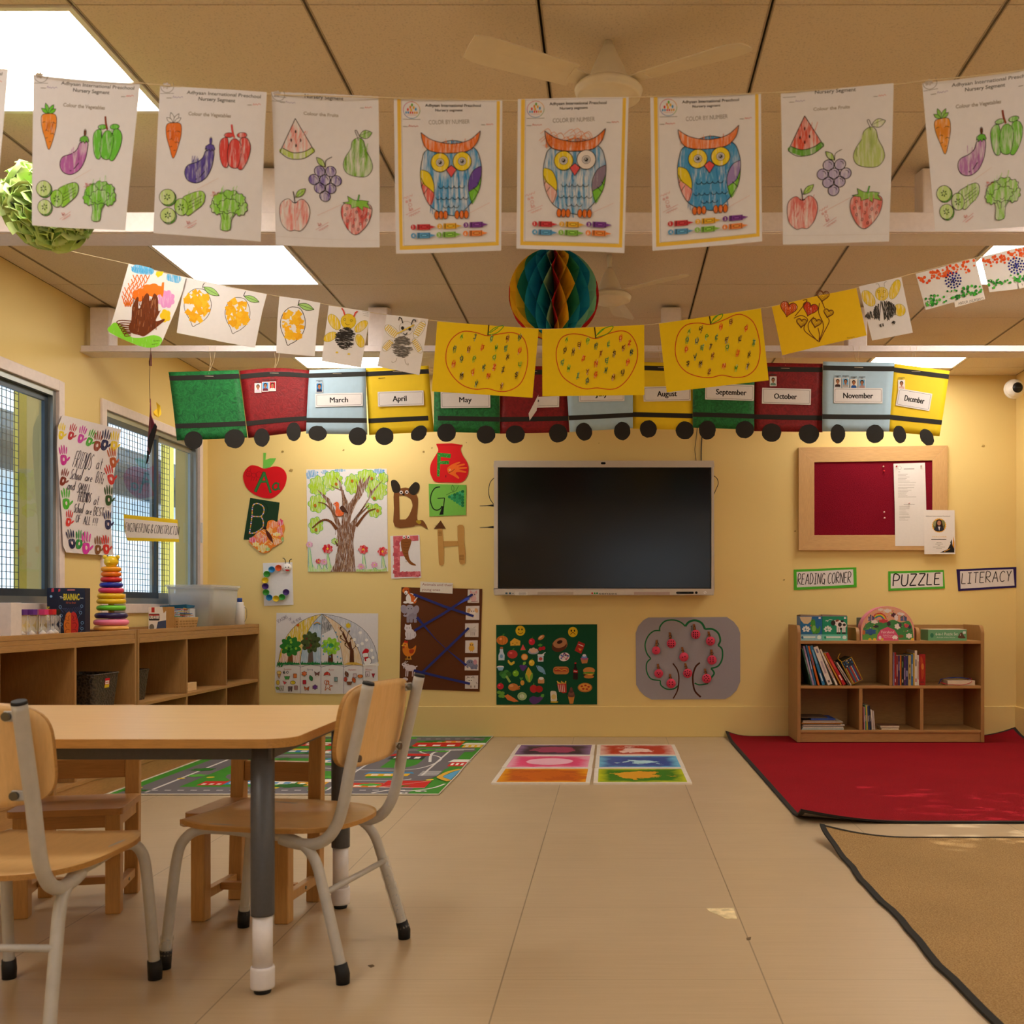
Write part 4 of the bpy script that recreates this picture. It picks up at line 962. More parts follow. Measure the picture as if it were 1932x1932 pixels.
# --- G grapes
a=Art();a.sheet([(572,597),(1030,612),(1024,978),(580,995)],'74b84a',.001)
a.line(spl([(710,635),(650,650),(605,720),(595,810),(625,895),(670,918),(715,900),(732,868)],False,6),'15180f',13);a.line([(680,775),(765,770),(755,860),(745,970)],'15180f',11);a.poly([(700,975),(738,870),(752,870),(752,972)],'15180f')
for r_ in range(6):
 for k in range(r_+1):a.poly(ell(985-r_*28+10,680+k*34+(5-r_)*17-(0 if r_<9 else 0),19,n=10)if False else ell(825+r_*32,757+(k-r_/2)*34+r_*4,20,n=10),rd.choice(['1f7a4a','2a9058','176a3c','38a06a']))
a.line(spl([(868,700),(840,705),(785,735)],False,4),'20301a',4);a.line([(870,700),(905,680),(935,622)],'20301a',4);a.line(leafp(868,695,862,612,16),'20301a',4,True)
wall_thing('alphabet_picture',ZD,a,'light green card with a black letter G and green grapes','wall picture',ALPHA)
# --- H house of plasters
a=Art();TAN='c0914e'
a.sheet([(678,1140),(738,1140),(750,1295),(925,1292),(920,1110),(945,1095),(985,1098),(1000,1120),(1002,1290),(1020,1450),(1015,1560),(985,1578),(955,1575),(942,1545),(930,1352),(755,1362),(756,1570),(735,1590),(705,1588),(695,1560),(685,1350)],TAN,.0012)
a.sheet([(718,1042),(778,1140),(634,1145)],'5a3414',.0012)
for x0,y0,x1,y1 in((685,1172,730,1226),(950,1465,998,1520)):
 for k in range(4):a.line([(x0,y0+(y1-y0)*k/3),(x1,y0+(y1-y0)*k/3)],'7a5424',4);a.line([(x0+(x1-x0)*k/3,y0),(x0+(x1-x0)*k/3,y1)],'7a5424',4)
a.line([(925,1292),(932,1352)],'9a7038',3);a.line([(748,1295),(755,1362)],'9a7038',3)
wall_thing('alphabet_picture',ZD,a,'tan letter H house made of sticking plasters with a brown roof','wall picture',ALPHA)
# --- seasons chart
a=Art();a.sheet([(95,335),(938,340),(935,900),(800,1005),(500,1008),(90,996),(80,940)],'dfdbdc',.001)
top=(472,345)
def arc(x1,y1,cx,cy,n=10):return[((1-t)**2*top[0]+2*t*(1-t)*cx+t*t*x1,(1-t)**2*top[1]+2*t*(1-t)*cy+t*t*y1)for t in(k/n for k in range(n+1))]
L0=arc(108,758,150,395);L1=arc(292,758,310,470);L2=arc(463,765,463,560);L3=arc(648,768,625,480);L4=arc(812,775,760,470);L5=arc(938,740,900,380)
for q,c in(((L0,L1),'d9b826'),((L1,L2),'a9c2d6'),((L3,L4),'e0c39a'),((L4,L5),'bdbfca')):a.poly(q[0]+q[1][::-1],c,.8)
a.poly(L2[:5]+[(500,500),(560,470)]+L3[:4][::-1],'74767a',.72)
a.poly([(585,430),(625,470),(700,560),(640,500)],'dd8a5a',.7)
a.poly([(150,660),(290,640),(292,756),(110,758)],'d9ac92',.72)
for L_ in(L0,L1,L2,L3,L4,L5):a.line(L_,'3c3c4a',3)
for x,c in((292,0),(463,0),(652,0),(812,0)):a.line([(x,770),(x,1004)],'4a4668',3)
for x0,x1 in((110,292),(292,463),(463,650),(650,812)):a.line([(x0,785),((x0+x1)/2,762),(x1,778)],'4a4668',3)
def tree(x,y,rx,ry,c1,c2,tr_,ty):
 a.poly([(x-14,y+ry*.4),(x+12,y+ry*.4),(x+22,ty),(x-26,ty)],tr_)
 a.poly(cloud(x,y,rx,ry,9,.2),c1)
 for k in range(28):t,q=rd.uniform(0,6.28),rd.uniform(0,.85);a.poly(ell(x+rx*q*cos(t),y+ry*q*sin(t),11,n=7),rd.choice(c2))
tree(212,612,82,78,'2f7a2c',['2a7a30','1e5c24','57a03a','8fc23c'],'7a4a26',752);tree(380,578,76,84,'47562c',['3c4a26','54642e','6a3a2a','2e3c1e'],'6a5850',748);tree(545,612,72,68,'8fc838',['9ad43c','7ab832','a8dc4a'],'5a3420',752)
a.poly(ell(548,605,22,18),'3a9a4a')
a.poly([(700,756),(705,640),(640,510),(648,485),(690,580),(712,570),(722,625),(735,650),(740,756)],'5a3018')
for p0,p1 in(((690,590),(620,540)),((672,560),(690,500)),((705,640),(660,600)),((712,600),(705,560)),((722,640),(745,620)),((650,500),(620,470))):a.line([p0,p1],'5a3018',6);a.poly(leafp(*p1,p1[0]+14,p1[1]-22,7),'6a4a20')
for x0,x1,c in((105,290,'1f7a3c'),(296,460,'1f7a3c'),(466,645,'1f7a3c')):
 pts=[(x0,764)];n=12
 for k in range(n):xx=x0+(x1-x0)*k/n;pts+=[(xx+2,728+rd.uniform(0,20)),(xx+(x1-x0)/n*.6,752)]
 a.poly(pts+[(x1,764)],c)
a.line([(100,780),(108,745),(118,780),(128,750),(138,782),(150,755)],'1f7a3c',8);a.poly([(655,762),(690,745),(760,745),(808,765)],'d8b04a')
for k in range(18):a.poly(ell(rd.uniform(475,630),rd.uniform(490,720),6,8),'6fa6c8')
for k,c in enumerate(('c04a3a','dba23a','5aa05a','4a6ab0')):a.line(spl([(404,425+4*k),(432,412+4*k),(460,424+4*k)],False,4),c,4)
a.poly(ell(274,437,11),'d8661c');a.poly(starp(690,440,28,7,.55),'e2c42a');a.poly(ell(512,440,40,30),'6a6c70',.75)
# snowman and cotton
a.poly(ell(848,735,34,34),'ece8e6');a.line(ell(848,735,34,34),BK,3,True);a.poly(ell(832,685,26,26),'ece8e6');a.line(ell(832,685,26,26),BK,3,True)
a.poly(spl([(805,670),(830,632),(860,640),(855,665),(830,668)],True,3),'c01f28');a.poly([(822,702),(855,698),(857,710),(838,716),(840,735),(828,735),(826,714)],'c01f28')
for x,y in((790,500),(742,556),(842,560),(806,590),(768,605),(884,645),(895,705),(930,765)):a.poly(cloud(x,y,13,13,5,.2),'efece8')
a.line([(812,768),(850,766),(890,762),(938,768)],'f0ece8',12)
for t,x,y in(('Summer',190,808),('Spring',374,810),('Rainy',550,812),('Autumn',722,812),('Winter',861,812)):a.text(t,x,y,14,'b0403a' if t!='Spring' else '4a4a7a')
a.hand('SEASONS',108,420,26,'5a3a5a',2,width=92,rot=-28);a.hand('OF',205,400,18,'5a3a5a',2,width=22,rot=-28);a.hand('THE YEAR',225,432,22,'5a3a5a',2,width=90,rot=-28)
ic=[('c',118,830,'e0c060'),('t',118,862,'c89a5a'),('b',184,870,'3c9a4a'),('s',250,856,'d87a3a'),('p',108,912,'d8b83a'),('w',165,905,'c83a4a'),('l',232,912,'e0c828'),('k',104,958,'8aa038'),('g',140,960,'b8b8b4'),('g',210,965,'5a4a4a'),('s',258,955,'a07a78'),('f',326,838,'d86a28'),('v',380,875,'2f7a44'),('y',432,838,'8a5a50'),('s',328,908,'c0283c'),('y',346,962,'c05a28'),('f',416,950,'6a3a8a'),('u',515,848,'c03a2c'),('h',520,940,'c0622c'),('s',588,885,'7a98a0'),('v',676,842,'6a3a20'),('s',745,855,'c8b0b0'),('l',790,860,'d87a2a'),('p',668,885,'c04a3a'),('v',735,890,'c05a28'),('b',700,915,'7a4a2a'),('g',850,842,'d8ccd4'),('t',898,856,'b02a34')]
for t,x,y,c in ic:
 p={'c':ell(x,y,18,14),'t':[(x-14,y-18),(x+14,y-18),(x,y+18)],'b':[(x-24,y-10),(x+24,y-10),(x+14,y+16),(x-14,y+16)],'s':rrect(x-14,y-17,x+14,y+17,4),'p':ell(x,y,14,20),'w':[(x-18,y-8),(x+16,y+8),(x-4,y+22)],'l':ell(x,y,22,14),'k':leafp(x-14,y-8,x+16,y+10,12),'g':rotp([(-18,-20),(18,-20),(14,20),(4,20),(0,-4),(-6,20),(-16,20)],x,y,0),'f':cloud(x,y,20,18,6,.22),'v':leafp(x-8,y-24,x+12,y+26,15),'y':[(x-22,y-18),(x,y-4),(x+22,y-18),(x+16,y+18),(x,y+6),(x-14,y+18)],'u':[(x-28,y+6),(x-20,y-16),(x,y-26),(x+20,y-16),(x+28,y+6),(x,y)],'h':[(x-10,y-40),(x+8,y-36),(x+12,y-8),(x+44,y),(x+14,y+8),(x+24,y+38),(x-2,y+16),(x-22,y+38),(x-14,y)]}[t]
 if t=='h':a.line(p,c,5,True);a.line(ell(x-8,y-30,20,18),c,5,True)
 else:a.fo(p,c,'4a2a20',2.5,.9)
a.hand('60',152,838,22,BK,4,width=44)
wall_thing('seasons_chart',ZE,a,'white hand-drawn umbrella chart of the seasons with five small trees','chart')
# --- animals chart
a=Art();a.sheet([(1130,122),(1800,137),(1778,988),(1112,962)],'5e3214',.0012)
def oval(*q,c,lc=None,n=18):
 p=ell(*q,n=n);a.poly(p,c)
 if lc:a.line(p,lc,3,True)
# dog
oval(1205,215,38,44,10,c='ece6e2');a.poly(spl([(1185,170),(1225,185),(1255,235),(1240,258),(1215,252),(1205,200)],True,3),'d8641c');oval(1170,150,32,28,c='c25a20');oval(1168,168,14,16,c='f0ece8');oval(1165,172,6,4,c='1c1412');oval(1148,152,10,16,c='e07a2c');oval(1198,148,8,14,c='7a3212');a.line([(1235,240),(1262,205)],'ece6e2',9);oval(1165,248,20,10,c='ece6e2');oval(1210,252,22,8,c='ece6e2');oval(1160,150,4,c='111111');oval(1180,150,4,c='111111')
# elephant
EG='8e8490';oval(1215,350,44,40,c=EG);oval(1152,305,28,38,-20,c='9c92a0');oval(1250,310,26,38,20,c='9c92a0');oval(1200,305,36,38,c='a39aa6');a.line(spl([(1195,330),(1180,355),(1160,360),(1150,350)],False,4),'a39aa6',16)
for x in(1185,1212,1245):a.poly(rrect(x-12,365,x+12,416,6),'938a98')
for x in(1188,1212):oval(x,300,4,c='1a1a1a')
a.line([(1255,370),(1280,385)],EG,5)
# cat
oval(1200,510,40,46,c='d6ccd0');oval(1185,462,30,28,c='dcd2d6');[a.poly(p,'dcd2d6')for p in([(1158,450),(1162,425),(1182,440)],[(1190,440),(1208,425),(1212,452)])];a.line(spl([(1230,545),(1248,520),(1240,490)],False,3),'d6ccd0',10);oval(1190,548,32,10,c='d0c4c8');oval(1176,460,4,c='3a3a3a');oval(1196,460,4,c='3a3a3a');a.line([(1180,500),(1180,552)],'b8aab0',3);a.line([(1205,505),(1203,552)],'b8aab0',3)
# hen
a.poly(spl([(1150,590),(1180,590),(1190,630),(1220,630),(1252,605),(1240,665),(1205,695),(1165,690),(1140,650)],True,4),'d97a1e');oval(1162,598,22,22,c='e08a2a');a.poly([(1150,580),(1160,560),(1170,572),(1182,564),(1184,585)],'c0281c');a.poly([(1130,605),(1145,598),(1145,614)],'e8b83a');oval(1150,618,6,12,c='b8281c');a.poly(spl([(1195,640),(1235,640),(1225,668),(1200,670)],True,3),'a83a14');a.line([(1180,692),(1178,718)],'dca03a',6);a.line([(1205,692),(1208,718)],'dca03a',6);a.line([(1160,718),(1215,718)],'dca03a',6);oval(1160,596,4,c='111111')
# goat
oval(1205,792,46,26,c='d8c8cc');oval(1155,765,22,16,20,c='d8c8cc');a.line([(1160,752),(1185,735)],'b8a8a4',6);a.line([(1150,752),(1168,732)],'b8a8a4',6);a.poly([(1145,775),(1150,800),(1160,778)],'d8c8cc');a.poly(leafp(1172,760,1195,765,6),'c8b4b8')
for x in(1170,1185,1225,1240):a.line([(x,800),(x-4,862)],'d0c0c4',9)
oval(1150,762,4,c='222222');a.line([(1245,785),(1262,775)],'d8c8cc',8)
oval(1160,885,25,14,c='d8c8cc')
rib=[]
chart=wall_thing('matching_chart',ZE,a,'brown matching chart of animals joined to their young by blue ribbons','chart')
cards=[(1680,140,1775,252,'cat'),(1665,277,1777,393,'dog'),(1658,420,1770,535,'sheep'),(1660,562,1762,668,'chick'),(1656,702,1770,812,'eleph'),(1658,854,1766,964,'goat')]
for x0,y0,x1,y1,kd in cards:
 a=Art();a.sheet([(x0,y0+2),(x1,y0),(x1-2,y1),(x0-2,y1-1)],'d8ccc4',.0005);cx,cy=(x0+x1)/2,(y0+y1)/2
 if kd=='cat':
  oval(cx,cy+20,24,26,c='d8a8a4');oval(cx,cy-15,26,22,c='d8b4b0');[a.poly(p,'d89a98')for p in([(cx-32,cy-20),(cx-28,cy-48),(cx-8,cy-32)],[(cx+32,cy-20),(cx+28,cy-48),(cx+8,cy-32)])];a.line([(cx-20,cy+46),(cx+36,cy+42)],'a07070',6)
 elif kd=='dog':oval(cx+2,cy+25,26,22,c='e2d2c2');oval(cx,cy-12,30,26,c='e6d8cc');oval(cx-32,cy-20,14,20,20,c='d0a070');oval(cx+30,cy-20,14,20,-20,c='d0a070')
 elif kd=='sheep':oval(cx+8,cy+5,30,20,c='c8bcb6');oval(cx-18,cy-8,16,12,c='cfc4be');[a.line([(x,cy+20),(x,cy+46)],'8a7e78',5)for x in(cx-8,cx+8,cx+22)];a.line([(cx+12,cy-18),(cx+30,cy-28)],'9a8e88',3)
 elif kd=='chick':oval(cx,cy+12,24,26,c='e0a83c');oval(cx,cy-18,18,18,c='e6b44a');a.poly([(cx-5,cy-14),(cx+5,cy-14),(cx,cy-5)],'d86a1c');[a.line([(x,cy+36),(x,cy+44)],'c8641c',4)for x in(cx-8,cx+8)]
 elif kd=='eleph':oval(cx+16,cy+18,34,26,c='7c7c92');oval(cx-14,cy-5,32,30,c='84849a');oval(cx+28,cy-14,16,22,c='c08a94');a.line(spl([(cx-28,cy+10),(cx-38,cy+24),(cx-28,cy+32)],False,4),'84849a',12);[a.poly(rrect(x-9,cy+22,x+9,cy+46,4),'74748a')for x in(cx,cx+36)]
 else:oval(cx+8,cy+12,30,20,c='d8d0c8');oval(cx-12,cy-16,22,20,c='e0d8d0');[a.line([(x,cy+28),(x,cy+46)],'5a524c',6)for x in(cx-6,cx+26)];a.line(spl([(cx-18,cy-34),(cx-34,cy-44),(cx-40,cy-30)],False,3),'5a524c',4);a.line(spl([(cx-4,cy-34),(cx+14,cy-46),(cx+20,cy-32)],False,3),'5a524c',4);a.line([(cx+36,cy),(cx+46,cy+14)],'5a524c',4)
 if kd!='sheep':
  for d in(-9,9):oval(cx+d-(12 if kd in('eleph','goat')else 0),cy-14,4.5,c='2a2220')
 a.build('animal_card',wallmap(ZE,YW-.0025),chart)
for k,(p0,p1,p2)in enumerate((((1230,182),(1480,280),(1728,362)),((1238,482),(1480,340),(1718,182)),((1258,375),(1420,560),(1668,770)),((1232,812),(1470,870),(1698,922)),((1250,880),(1480,660),(1688,460)))):
 a=Art();w_=20
 if k==2:
  for q0,q1,wa,wb in(((1258,372),(1420,560),24,4),((1420,560),(1520,650),4,6),((1520,650),(1668,770),6,20)):
   dx,dy=q1[0]-q0[0],q1[1]-q0[1];L_=sqrt(dx*dx+dy*dy);nx,ny=-dy/L_,dx/L_
   a.poly([(q0[0]+nx*wa/2,q0[1]+ny*wa/2),(q1[0]+nx*wb/2,q1[1]+ny*wb/2),(q1[0]-nx*wb/2,q1[1]-ny*wb/2),(q0[0]-nx*wa/2,q0[1]-ny*wa/2)],'14206e')
 else:a.line([p0,p1,p2],'14206e',w_)
 if k==1:a.poly([(1590,272),(1660,215),(1690,205),(1695,222)],'3a52c4')
 a.build('blue_ribbon',wallmap(ZE,YW-.0045-.0006*k),chart,GLOSSY_PRINT)
a=Art();a.sheet([(1287,75),(1556,88),(1553,176),(1284,162)],'e0d8cc',.0006)
a.text('Animals and their',1302,108,20,'8a2a20','l',rot=1.5,width=252);a.text('young ones',1298,150,20,'8a2a20','l',rot=1.5,width=152)
wall_thing('title_strip',ZE,a,'white paper strip reading Animals and their young ones','sign',None,YW-.0025)
# --- food chart
a=Art();a.sheet([(134,182),(842,178),(842,740),(136,742)],'0d4a2c',.001);a.line([(488,181),(488,740)],'0a4026',3)
for x,y,s_ in((304,223,1),(672,232,-1)):
 oval(x,y,34,36,c='e0b81c');oval(x-11,y-9,5,8,c='2a2010');oval(x+11,y-9,5,8,c='2a2010');a.line(spl([(x-17,y+12-(0 if s_>0 else-6)),(x,y+12+9*s_),(x+17,y+12-(0 if s_>0 else-6))],False,4),'5a2a10',4)
def fruit(x,y,rx,ry,c,hl=None,stem='3f7a2c'):
 oval(x,y,rx,ry,c=c);oval(x-rx*.3,y-ry*.3,rx*.3,ry*.25,c=hl or tuple(min(255,v+40)for v in hx(c)));a.poly(leafp(x,y-ry,x+rx*.4,y-ry*1.45,rx*.16),stem)
fruit(177,290,40,32,'d0782c');[a.line(spl([(177+d,262),(177+d*1.8,290),(177+d,320)],False,3),'a8581c',3)for d in(-14,0,14)]
a.poly([(232,300),(262,274),(304,294),(302,326),(234,328)],'dca83a');[oval(x,y,6,4,c='a87a20')for x,y in((250,312),(280,308),(266,322))]
oval(450,270,26,14,-35,c='c8824a');oval(446,268,16,5,-35,c='e8c898');fruit(384,300,22,24,'c82838');a.poly([(322,318),(342,358),(303,360)],'d84a4a');a.line([(303,361),(342,359)],'3f8a3a',6)
oval(395,370,38,18,c='a8a4b4');[oval(x,y,13,11,c='dcb49c')for x,y in((378,358),(396,352),(414,360),(388,368),(404,368))];oval(443,350,13,13,c='b81c2c');oval(466,345,13,13,c='b81c2c');a.poly(leafp(425,325,460,322,10),'5a9a3a')
a.poly([(160,350),(182,350),(184,372),(194,395),(192,430),(150,430),(150,395),(160,372)],'c4d2de');a.poly(rrect(162,336,182,352,4),'a0603a');oval(171,402,11,14,c='7aa0c4')
fruit(248,388,36,30,'b83a34');oval(333,407,23,23,c='e0903a');oval(333,407,16,16,c='e8b06a');a.poly(rrect(426,395,466,440,5),'c8d0dc');oval(446,420,13,12,c='c04a4a');a.line([(450,395),(480,374)],'d8d8dc',5);a.poly(rrect(424,388,470,398,3),'e4e6ea')
[a.line(spl([(218,430+d),(238,452+d),(262,438+d)],False,4),'d8b83c',10)for d in(0,8)];fruit(383,448,20,22,'dcb838')
[oval(x,y,11,10,c='5a3a7a')for x,y in((308,472),(325,470),(340,474),(315,486),(330,486),(322,496))];a.poly(leafp(322,462,342,440,10),'7ab03a')
oval(164,478,26,10,c='e4e4e4');a.poly([(140,478),(190,478),(178,502),(152,502)],'8ab0c8');a.poly(leafp(414,466,480,520,18),'7aa4c4');a.poly([(468,505),(484,528),(462,526)],'6a94b4');oval(424,472,3,c='111111')
[oval(x,y,20,18,c=c)for x,y,c in((175,525,'3a7a32'),(205,515,'44883a'),(222,528,'2f6a2a'),(190,540,'4a9040'))];a.line([(205,540),(232,584)],'9ab85a',15)
fruit(271,522,22,22,'7ab42c');a.poly(leafp(360,478,368,585,22),'d8b43a');a.poly(leafp(338,520,362,588,10),'7aa83a');a.poly(leafp(390,515,370,588,10),'7aa83a');[a.line([(352+8*k,495),(354+8*k,560)],'b8902a',2)for k in range(3)]
oval(318,588,14,18,c='d0963a');[a.poly(leafp(310,572,298+8*k,548,4),'4a8a3a')for k in range(4)];a.poly(rrect(427,560,472,592,6),'c8905a');oval(450,557,18,10,c='ece4da')
fruit(164,612,23,22,'c82a34');oval(254,618,36,26,c='c87a3c');oval(240,608,16,10,c='dc985a');a.line([(282,622),(302,612)],'c87a3c',10);a.line([(275,636),(300,628)],'b86a30',8)
oval(397,630,26,28,c='b82c28');oval(435,632,26,24,c='a8241f');a.line([(397,604),(399,588)],'4a8a34',6)
[oval(x,y,16,12,c='6aa03a')for x,y in((155,655),(178,660),(165,680),(182,682))];a.poly([(192,680),(215,668),(260,695),(292,718),(260,722),(215,708)],'d8763a');oval(316,682,33,29,c='a8c48a');oval(316,684,18,17,c='d8e0c0');[a.line(spl([(316,705),(300+10*k,690),(296+14*k,665)],False,3),'84a866',2)for k in range(4)]
a.poly(spl([(365,705),(390,682),(430,688),(460,670),(465,690),(430,728),(390,736)],True,4),'5a3a72');a.poly(leafp(448,688,470,668,12),'5a9a3a')
oval(580,322,55,44,-20,c='a8643a');oval(576,330,54,40,-20,c='5a301c');oval(582,308,50,34,-20,c='b07a52');oval(580,302,20,12,-20,c='3a1c10')
a.poly([(712,296),(758,316),(730,385),(684,362)],'a8281f');a.poly([(708,342),(735,352),(722,366)],'dc8a34');a.line([(712,318),(745,332)],'e8dcd0',5)
oval(612,406,38,30,-15,c='e0d4d4')
for k in range(24):t,q=rd.uniform(0,6.28),rd.uniform(0,30);oval(612+q*cos(t),404+.75*q*sin(t),6,n=7,c=rd.choice(['a83a4a','4a6ab0','d8d0d4','6a4a8a','c86a8a','3a3a5a']))
a.poly([(726,420),(780,416),(772,450),(736,453)],'b87a4a');[oval(752,418-11*k,27-7*k,9,c=c)for k,c in enumerate(('a85a8a','6a8ac4','dcd4e0'))]
a.poly(rrect(534,474,644,528,22),'b8763c');a.poly(rrect(540,486,640,508,9),'a8402a');a.line([(548,496),(570,490),(592,500),(614,494),(634,500)],'e0b83a',4)
a.poly([(684,448),(694,448),(696,475),(706,500),(707,560),(703,566),(676,564),(673,558),(675,500),(682,475)],'2a1412');a.poly([(675,496),(706,499),(706,520),(675,517)],'b01c20');a.line(spl([(679,509),(686,503),(692,511),(702,507)],False,4),'e8e0dc',3);a.poly(rrect(683,445,696,455,2),'c82a2a')
oval(785,502,42,24,c='c88440');oval(784,520,42,9,c='5a9a38');oval(784,530,40,9,c='5a2c18');a.poly([(748,524),(820,524),(800,538)],'dcb03a');oval(784,545,36,12,c='c07a38')
[a.line([(572+8*k,600),(562+10*k,575+6*(k%3))],'dcb44a',7)for k in range(7)];a.poly([(560,594),(626,592),(628,655),(606,660),(574,648)],'b8342c');[a.line([(570+13*k,600),(578+12*k,652)],'e0d0c4',4)for k in range(4)]
oval(757,621,51,33,c='b87238');oval(757,619,43,26,c='d8963c');[oval(x,y,9,6,c='a8321f')for x,y in((735,612),(760,606),(782,616),(745,630),(770,632))]
a.poly(spl([(515,650),(535,645),(555,652),(560,690),(558,715),(520,716),(516,690)],True,3),'dcd4c0');oval(538,686,17,18,c='d8c078');oval(542,722,28,6,c='c8a828')
a.poly([(638,684),(684,682),(674,734),(650,735)],'c88438');[oval(661,676-15*k,27-6*k,13,c=c)for k,c in enumerate(('6a4438','7a5040','5a3830','6a4438'))]
wall_thing('food_chart',ZF,a,'dark green chart of foods under a smiling and a sad face','chart')
# --- apple tree chart with pegged apples
a=Art();a.sheet([(1200,130),(1752,127),(1800,160),(1830,200),(1845,240),(1845,580),(1820,640),(1780,680),(1740,702),(1225,706),(1175,680),(1140,645),(1115,600),(1112,240),(1130,190),(1165,150)],'9c98a0',.0012)
for pts,w_ in(([(1285,222),(1240,225),(1200,260),(1178,320),(1190,380),(1218,418)],9),([(1218,418),(1190,450),(1190,510),(1220,560),(1285,572)],9),([(1285,572),(1290,605),(1330,632),(1380,630),(1410,608)],9),([(1278,226),(1285,190),(1320,155),(1380,148),(1430,165),(1460,192)],10),([(1460,192),(1485,162),(1530,150),(1575,170),(1598,212)],15),([(1598,212),(1650,212),(1690,240),(1705,290),(1690,325)],13),([(1690,325),(1718,355),(1718,420),(1690,470),(1640,487)],11),([(1640,487),(1662,520),(1640,555),(1645,560)],12),([(1525,590),(1560,602),(1620,592)],9)):
 a.line(spl(pts,False,6),'1a6a3e',w_)
a.line(spl([(1373,452),(1405,500),(1415,560),(1405,640),(1375,698)],False,6),'4a2210',9);a.line(spl([(1562,447),(1530,480),(1512,550),(1525,640),(1568,688)],False,6),'4a2210',12)
chart=wall_thing('apple_tree_chart',ZF,a,'grey chart of a tree outline with ten pink counting apples','chart')
dots=[(1254,360,1,29),(1361,312,9,32),(1532,248,10,32),(1635,295,5,32),(1449,406,2,32),(1645,427,6,33),(1273,522,3,31),(1475,520,8,32),(1608,557,7,33),(1359,591,4,33)]
PK=M('pink_card','d8405e',.7);PG=M('peg_brown','8a5222',.7);k=YW/F/3.715
pegs=[(1260,288),(1350,234),(1520,176),(1622,228),(1437,338),(1642,354),(1267,455),(1459,450),(1597,488),(1352,526)]
for(x,y,n,r),(px_,py_)in zip(dots,pegs):
 q=P(900+x/3.715,1130+y/3.715,YW)-chart.location;p2_=P(900+px_/3.715,1130+py_/3.715,YW)-chart.location
 b=MB();b.lathe([(r*k,-.016),(r*k,-.019),(.0005,-.0192)],20,tuple(q),'Y');b.lathe([(r*k*.98,-.016),(.0005,-.0158)],20,tuple(q),'Y');ap_=b.build('counting_apple',PK,chart)
 b=MB();d_=(q-p2_);b.hexa([p2_+Vector(v)for v in((-7*k,-.013,0),(7*k,-.013,0),(7*k,-.001,0),(-7*k,-.001,0))]+[p2_+d_*.62+Vector(v)for v in((-8*k,-.013,0),(8*k,-.013,0),(8*k,-.001,0),(-8*k,-.001,0))]);b.build('peg',PG,ap_)
 a=Art();pat={1:[(0,0)],2:[(-.25,.1),(.25,-.05)],3:[(-.3,-.1),(.3,-.1),(0,.3)],4:[(-.3,-.25),(.3,-.25),(-.3,.3),(.3,.3)],5:[(-.35,-.3),(.35,-.3),(0,0),(-.3,.35),(.35,.35)],6:[(-.3,-.4),(.3,-.4),(-.3,0),(.3,0),(-.3,.4),(.3,.4)],7:[(-.4,-.35),(.3,-.4),(-.1,0),(.5,0),(-.4,.35),(.2,.4),(0,-.6)],8:[(-.5,-.3),(0,-.5),(.5,-.3),(-.5,.2),(0,0),(.5,.2),(-.2,.55),(.3,.55)],9:[(i*.5,j*.5)for i in(-1,0,1)for j in(-1,0,1)],10:[(i*.45,j*.4)for i in(-1,0,1)for j in(-1,0,1)]+[(0,.75)]}[n]
 for dx,dy in pat:a.poly(ell(x+dx*r,y+dy*r,4.2,n=8),'1c1014')
 a.build('dots',wallmap(ZF,YW-.0196),ap_)
 a=Art();t=str(n)if n in(1,0,6)else ''
 if n==10:a.hand('10',x-34,y-26,34,BK,3,width=34)
 else:a.line(spl([(px_-8,py_+28),(px_+8,py_+20),(px_+14,py_+32),(px_-2,py_+44)],False,4),BK,3)
 a.build('number',wallmap(ZF,YW-.0142),ap_)
# --- cork board
YK=YB-.03
fz=lambda x,y,Y=YK:P(1440+x/3.927,820+y/3.927,Y)
o=fz(815,470);e=empty('pin_board',o,'dark red pin board in a wide light wood frame','notice board')
FRX=WOOD('board_frame_x','c59a62','d4ab74','X',1.2,.42,.7);FRZ=WOOD('board_frame_z','c59a62','d4ab74','Z',1.2,.42,.7);PINB=CARPET('dark_red_felt','6c0c1c','861428',200,.3)
A,B_,C_,D_=(262,95),(1366,80),(1366,856),(262,858);a_,b_,c_,d_=(378,205),(1253,192),(1253,742),(378,745)
for q,m in(((A,B_,b_,a_),FRX),((B_,C_,c_,b_),FRZ),((D_,C_,c_,d_),FRX),((A,D_,d_,a_),FRZ)):
 b=MB();b.hexa([fz(*p,YB-.001)-o for p in q]+[fz(*p)-o for p in q]);b.build('frame',m,e,bevel=.0015)
b=MB();b.hexa([fz(*p,YB-.0015)-o for p in(a_,b_,c_,d_)]+[fz(*p,YK+.010)-o for p in(a_,b_,c_,d_)]);b.build('board',PINB,e)
a=Art();pts=[(965,215),(1198,208),(1205,420),(1208,560),(1192,640),(1192,825),(978,825),(974,520)];a.sheet(pts,'dfdad6',.0005)
a.line(ell(1010,246,13),'a8a4a0',3,True);a.line([(1042,255),(1120,254)],'6a6460',4);a.line([(1000,277),(1014,277)],'6a6460',3)
rd=random.Random(4)
for y in list(range(295,360,10))+[374]+list(range(393,470,10)):a.line([(999,y),(999+rd.uniform(50,140),y-1)],'9a948e',2.4)
a.line([(1040,517),(1122,516)],'9a948e',2.4)
for y in(531,540,549,558,573,582,591,606,615,624,633):a.line([(1007,y),(1007+rd.uniform(40,85),y)],'a8a29c',2.4)
wall_thing('notice_sheet',ZB,a,'long white printed notice pinned on the right of the red board','notice',None,YK-.001)
a=Art();a.sheet([(1188,558),(1418,560),(1422,884),(1194,886)],'e2dcd8',.0005)
